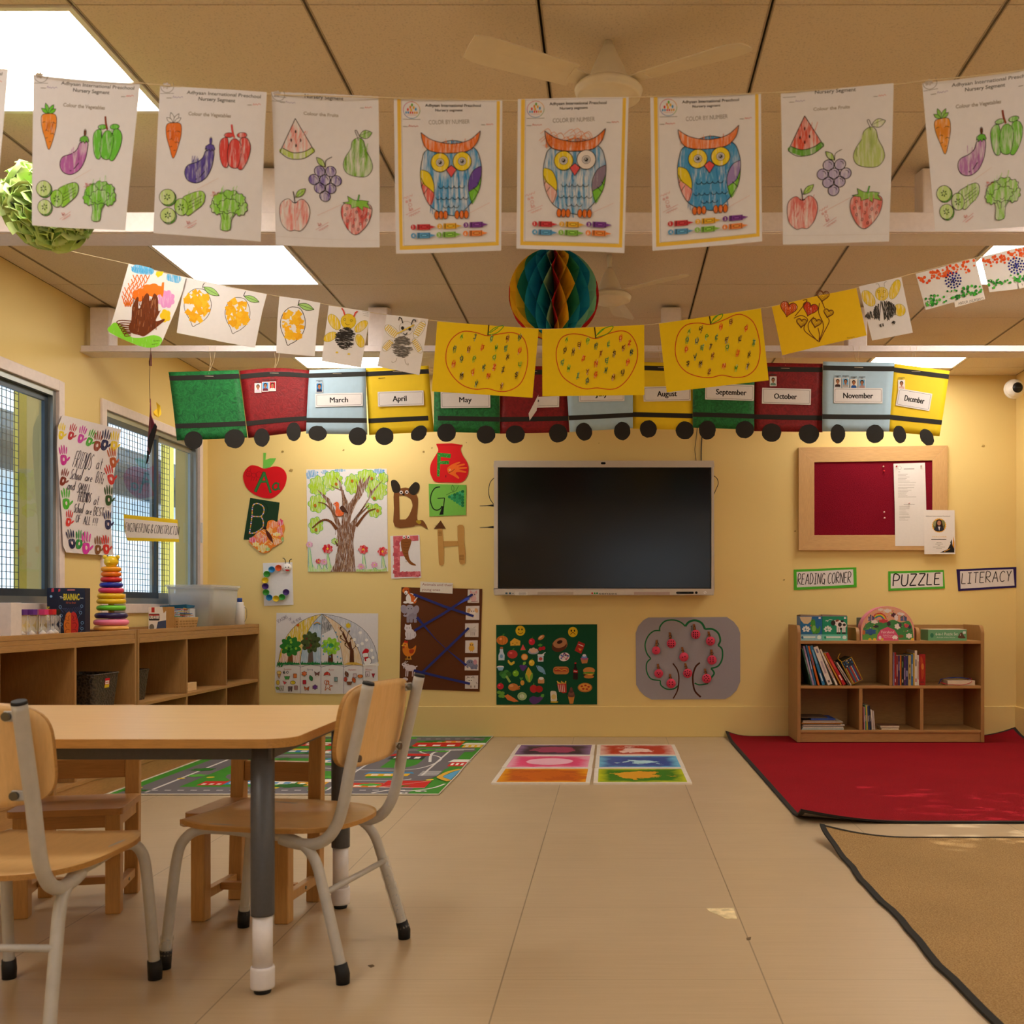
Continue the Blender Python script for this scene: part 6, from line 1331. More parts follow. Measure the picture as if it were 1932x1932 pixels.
# arched fairyland box
Yf=6.855;cx_,cy_=sx(1440+921/3.927,Yf),zt_;R1=200/3.927*Yf/F;HT=sz(1120+95/3.927,Yf)-zt_
def archp(r,ht,n=26):return[(-r,0),(r,0)]+[(r*cos(pi*k/n),ht-r*1.0*(1-1)-(ht)+(ht*.28)+(ht*.72)*sin(pi*k/n))for k in range(n+1)]
PKB=M('pink_box_card','dd7c98',.5);o=empty('arched_puzzle_box',(cx_,Yf,zt_+.0005),'pink arched fairy tale puzzle box on the bookshelf top','puzzle box')
b=MB();b.prism(archp(R1,HT),0,.09,'XZ');b.build('box',PKB,o,bevel=.002)
q=lambda pts:[((x-921)*Yf/F/3.927,(350-y)*Yf/F/3.927)for x,y in pts]
a=Art();fr=[(x*.985,z*.985)for x,z in archp(R1,HT)];a.poly(fr,'e2a58a')
a.poly(q(spl([(735,345),(738,270),(765,225),(830,195),(900,215),(960,195),(1020,215),(1080,205),(1105,260),(1115,345)],False,4)),'3f8a4c');a.poly(q(spl([(738,345),(745,285),(790,250),(850,270),(845,345)],False,4)),'5aa04a')
for k,c in enumerate(('c8323a','dc8a2a','e0c83a','4aa05a','3a6ab0')):a.line(q(spl([(812+5*k,185),(830+4*k,155+5*k),(870,148+6*k),(900-4*k,165+5*k),(912-5*k,190)],False,5)),c,6*s_)
for x in(802,1040):
 for dx,h_ in((-18,26),(-6,38),(8,30),(18,22)):a.poly(q([(x+dx-5,206),(x+dx+5,206),(x+dx+5,206-h_),(x+dx-5,206-h_)]),'4a5a8c');a.poly(q([(x+dx-7,206-h_),(x+dx+7,206-h_),(x+dx,192-h_)]),'35406a')
for x,y,w_,h_,c in((920,130,30,14,'e8e0e0'),(965,160,18,16,'5a2a3a'),(985,180,14,22,'e6d8dc'),(1010,150,18,10,'e4d4d8'),(825,210,26,14,'ece4e4'),(890,205,34,14,'c83a4c'),(930,225,14,18,'3a2a3c'),(995,245,22,20,'ece4e4'),(1015,235,10,16,'4a2a4a'),(1060,240,18,14,'c84a5a'),(1085,250,12,14,'3a2a4a'),(795,285,40,22,'2a5a9a'),(835,245,20,10,'2c2a3a'),(1080,315,22,18,'ece6e2'),(1020,318,20,12,'8a5a34'),(745,290,10,18,'c86a3a'),(1030,155,16,10,'e8dcd8'),(870,120,20,10,'e8d4c8')):
 a.poly(q(cloud(x,y,w_,h_,6,.2)),c)
for k in range(40):t=random.random()*pi;r=random.uniform(.55,.95);a.poly(q(ell(921+190*r*cos(t),350-60-180*r*sin(t),4,n=6)),random.choice(['e8c83a','d84a5a','4a6ab0','ece4e0','7ab84a','3a2a3a']))
a.poly(q([(842,350),(845,310),(870,270),(921,248),(972,270),(998,310),(1002,350)]),'d8527e');a.text('Fairyland',*q([(921,296)])[0],18*s_,'f0d8e0',width=92*s_)if False else None
for x in(790,880,1105,825):a.poly(q(ell(x,340,12,9)),'dfb83a')
a.poly(q([(x*.7+975,y*.7+326)for x,y in jg]),'f0e0e6');a.poly(q(ell(865,328,11,14)),'f0d8e0')
a.build('printed_front',lambda u,v,w:Vector((cx_+u,Yf-w-.0004,zt_+v)),o,GLOSSY_PRINT)
a=Art();k_=Yf/F/3.927;a.text('Fairyland',0,0,20*k_,'f2dce4',width=94*k_);a.text('Rolling Forest',0,18*k_,9*k_,'f2dce4',width=70*k_);a.text('Floor Puzzle',0,31*k_,9*k_,'f2dce4',width=58*k_)
a.build('lettering',lambda u,v,w:Vector((cx_+u,Yf-w-.0035,zt_+54*k_-v)),o,GLOSSY_PRINT)
tbox('grey_box',sx(1440+719/3.927,6.97),sx(1440+900/3.927,6.97),6.96,7.08,zt_,sz(1120+178/3.927,6.97),M('slate_box','6c747c',.6),'slate grey box behind the arched pink puzzle box','box')
o,W_,H_,D_=fronted('puzzle_box',1440+1222/3.927,1440+1508/3.927,6.845,.17,1120+268/3.927,M('mint_box','6aa87e',.5),'mint green puzzle set box lying on the bookshelf top','puzzle box',zt_,'puzzle boxes on the bookshelf')
a=Art();kx,ky=W_/286,H_/74;a.text('6-in-1 Puzzle Set',138*kx,38*ky,20*ky,'e4efe6',width=165*kx);a.text('Animals of the World',130*kx,56*ky,9*ky,'d4e6d8',width=135*kx);a.poly([(x*kx,y*ky)for x,y in ell(28,38,13,16)],'2a7a5a');a.poly([(x*kx,y*ky)for x,y in spl([(222,55),(235,25),(248,18),(258,30),(272,50),(275,58)],True,4)],'5a3a2a');a.line([(x*kx,y*ky)for x,y in((240,28),(238,42))],'e8dcd0',3*kx);a.poly([(x*kx,y*ky)for x,y in rrect(258,10,278,28,3)],'dfe8e0');onface(a,o,W_,H_,D_)
b=MB();b.box((-W_/2,-D_/2,H_),(W_/2,D_/2,H_+.0035));b.build('lid_edge',M('pale_lid','d8ccb4',.6),o)
# books: (spine left px, spine right px, top y, bottom y all in zoomed units, lean px at the top) on the shelves
PAGE=M('page_block','d8cdb8',.8)
def book(cx,z0,th,h,d,lean,col,label,group,marks=(),yfront=6.835,cat='book'):
 """upright book, spine to the viewer; lean is the tilt in radians about the viewing axis"""
 e=empty('book',(cx,yfront,z0),label,cat,group);e.rotation_euler=(0,lean,0)
 b=MB();b.box((0,0,0),(th,d,h));b.build('cover',M('book_'+col,col,.5,var=.04),e,bevel=.0008)
 b=MB();b.box((.0012,.002,h-.001),(th-.0012,d-.001,h+.0006));b.build('pages',PAGE,e)
 if marks:
  a=Art()
  for f0,f1,c in marks:a.poly([(th*.3,h*(1-f1)),(th*.7,h*(1-f1)),(th*.7,h*(1-f0)),(th*.3,h*(1-f0))],c)
  s_=a.build('spine_print',lambda u,v,w:Vector((u,-w-.0003,h-v)),None,PRINT,origin=(0,0,0));s_.parent=e;s_.location=(0,0,0)
 return e
u=6.835/F/3.927
def zx(x):return sx(1440+x/3.927,6.835)
PREV=[None]
def settle(x,th,h,an):
 """x of the resting corner so that a book leaning by an clears the one before it"""
 if PREV[0]:
  for px_,pz_ in PREV[0]:x=max(x,px_+pz_*math.tan(an)+.0006)
 PREV[0]=[(x+th*cos(an),th*sin(an)),(x+th*cos(an)-h*sin(an),th*sin(an)+h*cos(an))]
 return x
def leaning(xb,xt,yt,yb_,th,col,label,marks=(),group='books leaning on the middle shelf'):
 dx,dz=(xb-xt)*u,(yb_-yt)*u;an=atan2(dx,dz);L_=sqrt(dx*dx+dz*dz);t_=th*u*.86
 x=settle(zx(xb-th),t_,L_,an)
 return book(x,.3707,t_,L_,.22,-an,col,label,group,marks)
PREV[0]=[(zx(275)+.004,.0),(zx(275)+.004,.25)]
for q in((352,283,410,682,13,'2c5a50','thin dark green book leaning against the bookshelf end panel',((.3,.7,'8aa89a'),)),(367,294,392,682,16,'9a8ab4','lilac book leaning second from the bookshelf end panel',((.2,.8,'c8bcd4'),)),(384,316,385,682,15,'2a6a9c','blue book leaning third from the bookshelf end panel',((.4,.6,'d0dce8'),)),(402,326,392,682,17,'c8661c','orange spined book leaning between two blue ones',((.5,.8,'3a5aa0'),)),(430,336,392,682,24,'2a7ab0','bright blue book leaning against the thick white one',((.1,.3,'e0e8ee'),(.55,.9,'7ab4d8'))),(484,376,402,682,40,'dcd8d2','thick white book with a tiny portrait on its spine',((.84,.94,'8a8ab0'),(.3,.62,'b8a8b4'),(.06,.12,'6a6a6a'))),(535,412,418,682,15,'e2ddd4','thin white book leaning next to the thick white one',((.2,.6,'b04a3a'),)),(552,424,440,680,12,'c88a2c','thin mustard book leaning beside the red one',()),(580,448,446,682,26,'b41c22','red book leaning on the middle shelf',((.15,.3,'e8d8d0'),(.5,.8,'d85a50'))),(604,500,505,676,12,'4a443c','short dark book leaning right of the red one',((.2,.8,'c8c0b4'),)),(620,515,508,674,12,'cfc6ba','short pale book leaning next to the book bag',((.2,.6,'9a8a7c'),))):leaning(*q)
# cloth bag with yellow piping, full of books
e=empty('book_bag',(settle(zx(600),.078,.165,.47)+.039*cos(.47),6.832,.3712+.039*sin(.47)),'dark bag with yellow piping leaning at the end of the book row','bag');e.rotation_euler=(0,-.47,0)
b=MB();b.box((-.038,.003,.004),(.038,.19,.165));b.build('bag',M('dark_olive_cloth','3a3a24',.8),e,bevel=.004)
a=Art();W_=.066;a.poly([(-.033,.0),(.033,.0),(.033,.158),(-.033,.158)],'2c3a4c')
for k,(c,x0,x1)in enumerate((('b8a83a',-.030,-.024),('8a2a2a',-.023,-.014),('3a6a8a',-.012,-.004),('b03a3a',-.002,.006),('c8c0b0',.008,.013),('2a5a9a',.015,.022),('9a3a2a',.024,.030))):a.poly([(x0,.05),(x1,.05),(x1,.155),(x0,.155)],c)
for k in range(14):a.poly(ell(random.uniform(-.03,.03),random.uniform(.008,.045),.004,n=6),random.choice(['d8c84a','e0dcd0','3a7ac0','1a2a3a']))
s_=a.build('books_seen_inside',lambda u_,v_,w_:Vector((u_,.0024-w_,.165-v_)),None,PRINT,origin=(0,0,0));s_.parent=e;s_.location=(0,0,0)
YP=M('yellow_piping','c89a1c',.6)
b=MB();b.tube([(-.036,.001,.006),(.036,.001,.006),(.036,.001,.163),(-.036,.001,.163),(-.036,.001,.006)],.0028,8);b.build('piping',YP,e)
b=MB();b.tube(smooth_path([(-.03,.01,.163),(-.042,.012,.19),(-.03,.015,.205),(-.012,.02,.215)],5),.0026,6);b.build('handle',YP,e)
# upright books right of the divider
PREV[0]=None;x=962.0
for w_,top,col,lb,mk in((10,430,'8a7aa0','lilac upright book against the bookshelf divider',()),(12,425,'9c1c20','dark red upright book second from the divider',((.1,.2,'e0c8c0'),)),(14,448,'7a3030','maroon upright book third from the divider',((.3,.7,'c8a8a0'),)),(12,448,'3a2a5a','deep purple upright book beside the orange one',((.5,.8,'b8a8d0'),)),(10,446,'c8701c','orange upright book on the middle shelf',()),(18,448,'1c2024','black upright book with speckled spine',((.1,.2,'c8c0a0'),(.6,.8,'6a8a5a'))),(12,455,'4a2a6a','purple upright book right of the black speckled one',((.2,.6,'d0c0e0'),)),(18,450,'2a2a5a','dark blue upright book in the middle of the upright row',((.3,.5,'b0b0d0'),)),(20,448,'b4a060','straw coloured upright book',((.2,.4,'5a4a2a'),(.6,.7,'5a4a2a'))),(15,442,'3a6a9c','mid blue upright book right of the straw coloured one',((.3,.7,'c0d0e0'),)),(10,432,'c8a01c','yellow upright book beside the tall white one',()),(18,412,'d6d0c8','tall white upright book, tallest of the upright row',((.55,.75,'4a4a4a'),(.1,.2,'b03a2a'))),(12,446,'dcd6d0','white upright book against the red cover',((.2,.8,'a86a4a'),))):
 book(zx(x),.3707,w_*u*.97,(670-top)*u,.19,0,col,lb,'upright books on the middle shelf',mk);x+=w_+.9
e=tbox('book',zx(1160),zx(1207),6.85,6.868,.3708,.3705+232*u,M('red_cover','a01c1a',.45),'red book turned cover outward at the end of the upright row','book','upright books on the middle shelf')
a=Art();W_,H_=47*u,232*u;a.poly(spl([(W_*.2,H_*.1),(W_*.6,H_*.2),(W_*.8,H_*.6),(W_*.4,H_*.8)],True,4),'b8441c');a.poly(ell(W_*.55,H_*.4,W_*.2,H_*.1),'d8843a');a.line([(W_*.2,H_*.9),(W_*.8,H_*.9)],'3a1010',.004);onface(a,e,W_,H_,.018)
# lacing cards with cords
e=tbox('lacing_block',zx(1372),zx(1575),6.85,6.94,.3705,.3705+36*u,M('cream_block','d8c4ac',.6),'cream block with coloured laces lying on it','toy')
W_=203*u
for k,(c,pts)in enumerate((('2a2a7a',[(-.11,-.02,.012),(-.12,.0,.035),(-.05,-.03,.045),(.04,-.02,.042),(.07,.01,.036)]),('b0202a',[(-.10,-.03,.004),(-.125,-.02,.02),(-.09,-.05,.008),(0,-.055,.004),(.06,-.05,.02),(.07,-.01,.045),(.06,.02,.03)]),('c8b02a',[(-.1,.0,.036),(-.04,.02,.040),(.02,-.01,.038),(.05,.02,.042)]),('1c3a8a',[(-.13,.0,.006),(-.10,.02,.036),(.0,.03,.046),(.08,.0,.038)]))):
 b=MB();b.tube(smooth_path(pts,6),.0022,6);b.build('lace',PL('lace_'+c,c),e)
# pile of flat magazines, lower left
rd=random.Random(21);z=.0882
for k,(c,lb,h_,x1)in enumerate((('a8c0c8','pale blue magazine at the bottom of the flat pile',.009,600),('c8c4bc','pale grey magazine second from the bottom of the pile',.010,596),('8a8a88','mid grey magazine in the lower half of the pile',.006,592),('d8d2c8','cream magazine in the lower half of the pile',.008,604),('4a4038','dark brown thin book in the middle of the pile',.005,575),('c8862c','orange edged magazine in the upper half of the pile',.007,585),('b8b0a0','beige curled magazine in the upper half of the pile',.009,590),('8a7a6c','taupe magazine third from the top of the pile',.007,540),('2a4a9a','blue spined book second from the top of the pile',.012,534),('5a4a3a','thin brown book on top of the flat pile',.006,480))):
 x0_=286+(70 if k==8 else rd.uniform(0,12));b=MB();W_=(x1-x0_)*u;b.box((-W_/2,0,0),(W_/2,.21,h_-.0004));o=b.build('magazine',M('mag_'+c,c,.5,var=.12,vs=120),None,(zx((x0_+x1)/2),6.835+rd.uniform(0,.015),z),0,.0008);tag(o,lb,'magazine','flat magazines in the lower shelf');z+=h_
# slim books, lower middle
PREV[0]=[(zx(739)+.001,0),(zx(739)+.001,.2)];x=742.0
for w_,top,c,lb,ln in((10,830,'b87a8a','slim pink book in the lower middle bay',-.02),(9,815,'4a8a6a','slim green book in the lower middle bay',-.03),(10,818,'c8b43a','slim yellow book in the lower middle bay',-.04),(12,822,'2a3a6a','slim dark blue book in the lower middle bay',-.05),(10,818,'1c2a3c','slim black book in the lower middle bay',-.06),(13,850,'cfc8bc','slim white book in the lower middle bay',-.08),(13,858,'b8b0a8','slim grey book at the end of the lower middle row',-.09)):
 book(settle(zx(x),w_*u*.9,(998-top)*u,-ln),.0887,w_*u*.9,(998-top)*u,.17,ln,c,lb,'slim books in the lower middle bay',((.35,.6,'c8beb4'),));x+=w_+2.2
for k,(x0_,x1,y0_,y1_,c,lb)in enumerate(((878,1006,984,998,'d0c6ba','small pale book lying flat under another in the lower middle bay'),(872,1010,966,983,'cfc2b4','small book lying on top of another in the lower middle bay'))):
 o=tbox('small_book',zx(x0_),zx(x1),6.84,6.96,.0885+(998-y1_)*u,.0885+(998-y0_)*u-.0003,PAGE,lb,'book','small flat books');W_=(x1-x0_)*u
 b=MB();hh=(y1_-y0_)*u;b.box((-W_/2-.002,-.062,hh-.0012),(W_/2+.001,.062,hh+.0002));b.build('cover',M('small_cover','6a4a34',.5),o)
# ================================================================== worksheets on the first string
Y1_=2.1;MM=210/865
PEN='2b2524';RED='cf5450'
def header(a,f,seg,big=True,top=True):
 """f(s, t) -> drawing units, s and t in 0..1 over the sheet"""
 pass
LINE=lambda a,pts,w_=4.5,closed=False:a.line(pts,PEN,w_,closed)
def scrib(a,pts_list,col,w_=2.2,al=.8):
 for p in pts_list:a.line(p,col,w_,a=al)
def note(a,x,y,rot=-28,s=1.0,extra=True):
 """the teacher's red pen: a flourish, initials and a date, with stars"""
 R=lambda pts:rotp(pts,x,y,rot,s)
 a.line(R([(-60,0),(70,-6)]),RED,2.0,a=.9);a.line(R(spl([(-20,-12),(-16,-44),(-8,-20),(-20,-26),(-4,-14),(4,-34),(8,-12)],False,4)),RED,2.4,a=.9)
 a.line(R(spl([(-40,22),(-30,14),(-24,26),(-14,12),(-6,26),(6,12),(14,26),(24,12),(34,24),(46,12),(54,22)],False,3)),RED,2.2,a=.9)
 if extra:
  a.line(R(spl([(-30,-120),(-16,-132),(-6,-116),(6,-130),(16,-116),(26,-130),(40,-118),(52,-132)],False,3)),RED,2.2,a=.9)
  for k in(-14,14):a.line(R(starp(k,-92,11)),RED,2.2,True)
  a.line(R(ell(2,-60,13)),RED,2.0,True)
def name_lines(a,x0,y0,x1,y1):
 a.line([(x0,y0),(x0+38,y0+1)],'8a8480',5);a.line(spl([(x0+46,y0+2),(x0+52,y0-14),(x0+60,y0),(x0+68,y0-8),(x0+76,y0+1),(x0+88,y0-8),(x0+98,y0+1),(x0+112,y0-8),(x0+120,y0)],False,3),'8f7fae' if x0<300 else RED,3)
 a.line([(x1,y1),(x1+32,y1+1)],'8a8480',5);a.line(spl([(x1+40,y1+3),(x1+46,y1-9),(x1+54,y1+2),(x1+62,y1-8),(x1+72,y1+2),(x1+84,y1-9),(x1+96,y1+1)],False,3),RED,3)
def logo(a,x,y,r,colr=True):
 if colr:
  for k,c in enumerate(('c8383c','e0a02c','7aa83a','3a8ac0','6a5ab0','c04a8a')):a.line([(x+r*cos(t),y+r*sin(t))for t in(2*pi*(k+j/6)/6-2.2 for j in range(7))],c,4)
  for k,(dx,dy,c)in enumerate(((-.45,-.05,'d8483c'),(-.15,-.35,'e08a2c'),(.05,-.62,'6aa83a'),(.25,-.3,'dca82c'),(.5,-.1,'4a9ad0'),(-.05,.0,'e0b02c'))):a.poly(ell(x+dx*r,y+dy*r,r*.12,r*.2,n=9),c)
  for k,c in enumerate(('4a9ad0','4a9ad0','d8483c','d8483c','e0a02c','e0a02c')):a.poly(rrect(x-r*.75+k*r*.26,y+.18*r,x-r*.75+k*r*.26+r*.17,y+.45*r,2),c)
  a.line([(x-r*.55,y+r*.6),(x+r*.55,y+r*.6)],'d89a90',3)
 else:
  a.line([(x+r*cos(t),y+r*sin(t))for t in(-.6+3.9*j/14 for j in range(15))],'8a8482',4);a.poly(cloud(x-8,y-4,r*.6,r*.45,7,.3),'bdb6b4',.8)
 a.line([(x-r*1.05,y+r*1.12),(x+r*1.05,y+r*1.12)],'7a7674',3.5)
def owl(a,al=.74,eye2=True,wing2='6a4aa0',wingr='e06a62',tint='4a9ad2',frow='e87a34',mess=0):
 body=spl([(1285,635),(1480,560),(1660,620),(1712,720),(1722,830),(1700,970),(1620,1085),(1540,1150),(1480,1160),(1380,1130),(1300,1075),(1245,960),(1228,830),(1242,720)],True,5)
 a.poly(body,tint,al)
 rd=random.Random(3+mess)
 for k in range(34):
  x,y=rd.uniform(1300,1640),rd.uniform(680,1080);dx=rd.uniform(-26,26);a.line([(x,y),(x+dx,y+rd.uniform(50,110))],rd.choice(['2a84c4','6ab0dc','8cc4e4','3a90cc']),rd.uniform(3,8),a=.8)
 a.poly(spl([(1240,795),(1300,820),(1335,900),(1335,975),(1290,960),(1245,900),(1228,850)],True,4),'e6cf2c',.9)
 a.poly(spl([(1228,850),(1245,905),(1335,975),(1330,1040),(1305,1075),(1255,990),(1232,910)],True,4),wingr,.78)
 a.poly(spl([(1720,770),(1660,800),(1620,880),(1622,970),(1680,930),(1715,850)],True,4),wing2,.85);a.poly(spl([(1722,835),(1690,930),(1622,975),(1650,1070),(1700,970),(1718,900)],True,4),'7cc23e',.82)
 a.poly(leafp(1352,985,1450,985,1),tint)
 LINE(a,body,5,True);LINE(a,spl([(1240,795),(1300,820),(1335,900),(1338,975),(1320,1050),(1305,1078)],False,4));LINE(a,spl([(1235,860),(1260,910),(1300,945),(1335,978)],False,4));LINE(a,[(1250,900),(1235,935)]);LINE(a,[(1285,945),(1258,985)])
 LINE(a,spl([(1720,770),(1660,800),(1620,880),(1618,970),(1650,1075)],False,4));LINE(a,spl([(1722,835),(1690,925),(1622,975)],False,4));LINE(a,[(1690,900),(1712,930)]);LINE(a,[(1655,940),(1700,985)])
 brow=spl([(1236,500),(1330,560),(1480,588),(1620,560),(1712,484)],False,5)+spl([(1712,484),(1690,570),(1640,630),(1580,655),(1500,662),(1380,660),(1290,635),(1250,575),(1236,500)],False,4)
 a.poly(brow,frow,.8)
 for k in range(16+mess*14):x=rd.uniform(1250,1690 if mess<1 else 1560);a.line([(x,rd.uniform(545,600)),(x+rd.uniform(-10,12),rd.uniform(610,655))],rd.choice(['d8601c','e88a4a','ea9a62']),rd.uniform(2,5))
 for k in range(mess*10):x,y=rd.uniform(1180,1560),rd.uniform(520,600);a.line(spl([(x,y),(x+60,y-40),(x+90,y+20),(x+30,y+40)],False,3),'e88a4a',3)
 LINE(a,brow,5,True)
 for cx,cy,f in((1388,738,True),(1566,730,eye2)):
  a.poly(ell(cx,cy,74,76,n=26),'ebd22c' if f else 'e4dcd8',.85 if f else 1);LINE(a,ell(cx,cy,74,76,n=26),5,True);a.poly(ell(cx,cy,32),'e6e3e6');LINE(a,ell(cx,cy,32),4,True);LINE(a,ell(cx,cy,21),4,True);a.poly(ell(cx,cy,15),'252020');a.poly(ell(cx-4,cy-4,5),'e8e2de')
 bk=[(1437,795),(1478,760),(1520,795),(1478,858)];a.poly(bk,'dc5a5c',.9);LINE(a,bk,5,True)
 for x0,n,y in((1372,5,925),(1352,3,1015),(1490,3,1015),(1412,3,1082)):
  pts=[]
  for k in range(n):pts+=[(x0+43*k+21-21*cos(t),y+20*sin(t))for t in(pi*j/5 for j in range(5))]
  a.line(pts+[(x0+43*n,y)],PEN,4)
 for x in(1358,1394,1430,1524,1562,1600):p=ell(x,1156,18,33);a.poly(p,'e07428',.9);LINE(a,p,4.5,True)
 for(x,y),c,nm in zip(((1145,1248),(1360,1245),(1575,1240),(1145,1315),(1355,1312),(1572,1308)),('c83a40','e6b032','7a3f96','5a9ed0','86bf4a','ea8a42'),'123456'):
  a.poly(ell(x+22,y,21),c);a.hand(nm,x+15,y+13,26,'f2e8e6',4)if nm in HW else a.text(nm,x+22,y+13,26,'f2e8e6')
  a.poly([(x+52,y-22),(x+160,y-22),(x+160,y-12),(x+204,y),(x+160,y+14),(x+160,y+22),(x+52,y+22)],c)
  for xx in(64,70,152):a.line([(x+xx,y-21),(x+xx,y+21)],'2a2220',4)
  a.poly(ell(x+112,y,32,13),tuple(int(v*.82)for v in hx(c)));a.line([(x+95,y),(x+129,y)],tuple(min(255,int(v*1.2+25))for v in hx(c)),6)
def owl_sheet(**k):
 a=Art();x0,y0,x1,y1=1022,235,1885,1450
 a.sheet([(x0,y0),(x1,y0),(x1,y1),(x0,y1)],'e3e1e6',.0004)
 for q in([(1048,237),(1078,237),(1078,1390),(1840,1380),(1840,240),(1866,240),(1866,1408),(1052,1422)],):a.poly(q,'ebc24a')
 a.line([(1078,245),(1842,245)],'b8aeb0',3);a.line([(1082,245),(1088,1388),(1832,1378)],'9a9294',2.5)
 logo(a,1162,320,66);a.text('Adhyaan International Preschool',1492,290,24,'3c3634',width=444,rot=-.3,bold=.012);a.text('Nursery segment',1460,326,20,'3c3634',width=218,rot=-.5,bold=.012);a.text('COLOR BY NUMBER',1462,428,36,'a9a3a0',width=328,rot=-1.5)
 name_lines(a,1092,452,1718,434);owl(a,**k);note(a,1165,1130,-22,1.0);a.line([(1620,1150),(1790,1068)],'dba6a0',2.2)
 return a,((x0,y0),(x1,y0),(x0,y1))
def fruits(v):
 """zoomed units of the fruit sheet by the third place on the string"""
 a=Art();x0,y0,x1,y1=60,180,902,1405
 top=[(x0,y0)]+[(x0+(x1-x0)*k/24,y0-(14*sin(pi*k/24)if v==0 else 0)+(3*(k%2)if v==0 else 0))for k in range(1,24)]+[(x1,y0)]
 a.sheet(top+[(x1,y1),(x0,y1)],'e3e1e6',.0004)
 cl=(('e88a80','b5cf4a','7fb83a','7a66b4','e88a84','d85048','8ac44a'),('dc5a44','6aac3c','b7cc7c','b3aad0','e07a74','dd7a72','8fbf55'))[v];al=(.64,.72)[v]
 logo(a,112,196,50,False)if v==0 else None
 a.line([(75,215),(172,217)],'7a7674',4);a.text('Nursery Segment',468,211,30,'3a3432',width=305,rot=1.5,bold=.014);a.text('Colour the Fruits',440,345,26,'a49a92',width=275,rot=1,bold=.03);name_lines(a,122,258,752,272)
 w_=[(237,378),(382,632),(300,690),(215,702),(108,652)];a.poly([(237,378),(358,600),(290,640),(215,652),(130,618)],cl[0],al);a.poly(spl([(130,618),(215,650),(290,640),(360,598),(382,632),(300,688),(215,702),(108,652)],True,3),cl[1],al+.1)
 LINE(a,[(237,378),(382,632)],6);LINE(a,[(237,378),(108,652)],6);LINE(a,spl([(108,652),(160,692),(215,703),(300,690),(382,632)],False,4),6);LINE(a,spl([(130,618),(190,646),(240,650),(310,632),(358,600)],False,4),6)
 for x,y in((237,482),(200,552),(273,548),(236,592)):a.poly(ell(x,y,6,14),PEN)
 pr=spl([(735,510),(775,535),(795,610),(835,690),(845,760),(800,820),(720,825),(640,800),(608,740),(625,670),(670,600),(685,540)],True,5);a.poly(pr,cl[2],al+.06);LINE(a,pr,4.5,True);LINE(a,spl([(735,535),(725,500),(708,458),(722,452),(738,490)],False,3));lf=leafp(740,498,848,470,34);a.poly(lf,cl[2],al);LINE(a,lf,4.5,True);LINE(a,spl([(745,495),(790,475),(830,462)],False,3),3);LINE(a,spl([(640,665),(628,700),(635,735)],False,3),3)
 for x,y in((418,788),(507,788),(372,858),(460,858),(550,862),(415,925),(505,925),(458,990)):a.poly(ell(x,y,42),cl[3],al+.1)
 for x,y in((418,788),(507,788),(372,858),(460,858),(550,862),(415,925),(505,925),(458,990)):LINE(a,ell(x,y,43),5.5,True);LINE(a,spl([(x,y-26),(x+18,y-18),(x+24,y)],False,3),4)
 lf=leafp(462,752,395,678,22);a.poly(lf,'a9c86a',.8);LINE(a,lf,5,True);LINE(a,spl([(465,755),(470,700),(520,670)],False,4),5)
 ap=spl([(215,1055),(270,1022),(320,1060),(335,1130),(310,1220),(260,1280),(212,1278),(165,1285),(110,1230),(95,1130),(110,1060),(165,1024)],True,5);a.poly(ap,cl[4],al);LINE(a,ap,4,True);LINE(a,spl([(195,1048),(216,1058),(238,1048)],False,3));LINE(a,spl([(218,1055),(212,1000),(204,962)],False,3),7);lf=leafp(222,1010,304,935,24);a.poly(lf,'a6cf5e',.85);LINE(a,lf,4.5,True);LINE(a,[(225,1008),(285,955)],3)
 sb=spl([(610,1050),(712,1030),(820,1055),(838,1120),(800,1220),(715,1300),(650,1270),(600,1180),(588,1110)],True,5);a.poly(sb,cl[5],al+.06);LINE(a,sb,4.5,True)
 cp=[(600,1040),(650,1030),(640,985),(690,1015),(722,1020),(760,1018),(815,1028),(800,1045),(832,1090),(770,1070),(765,1105),(725,1070),(672,1085),(668,1055)];a.poly(cp,cl[6],.85);LINE(a,cp,4,True);LINE(a,[(722,1030),(735,972)],12);a.line([(722,1030),(735,975)],'5ab838',9)
 for x,y in((635,1088),(620,1138),(664,1138),(714,1115),(758,1152),(806,1130),(640,1190),(704,1178),(795,1182),(684,1230),(744,1212),(727,1258)):LINE(a,ell(x,y,7,11,15,10),3.5,True)
 note(a,430,1240,-30,.95,v==1);a.line([(395,1150),(590,1055)],'dba6a0',2.2);a.line([(70,1335),(890,1350)],'d2cac8',2)
 rd=random.Random(8+v)
 for cx,cy,c in((240,560,cl[0]),(215,1150,cl[4]),(715,1170,cl[5]),(720,680,cl[2])):
  for k in range(18):x,y=cx+rd.uniform(-75,75),cy+rd.uniform(-70,60);a.line([(x,y),(x+rd.uniform(4,26),y-rd.uniform(30,70))],c,rd.uniform(2,5),a=.85)
 return a,((x0,y0),(x1,y0),(x0,y1))
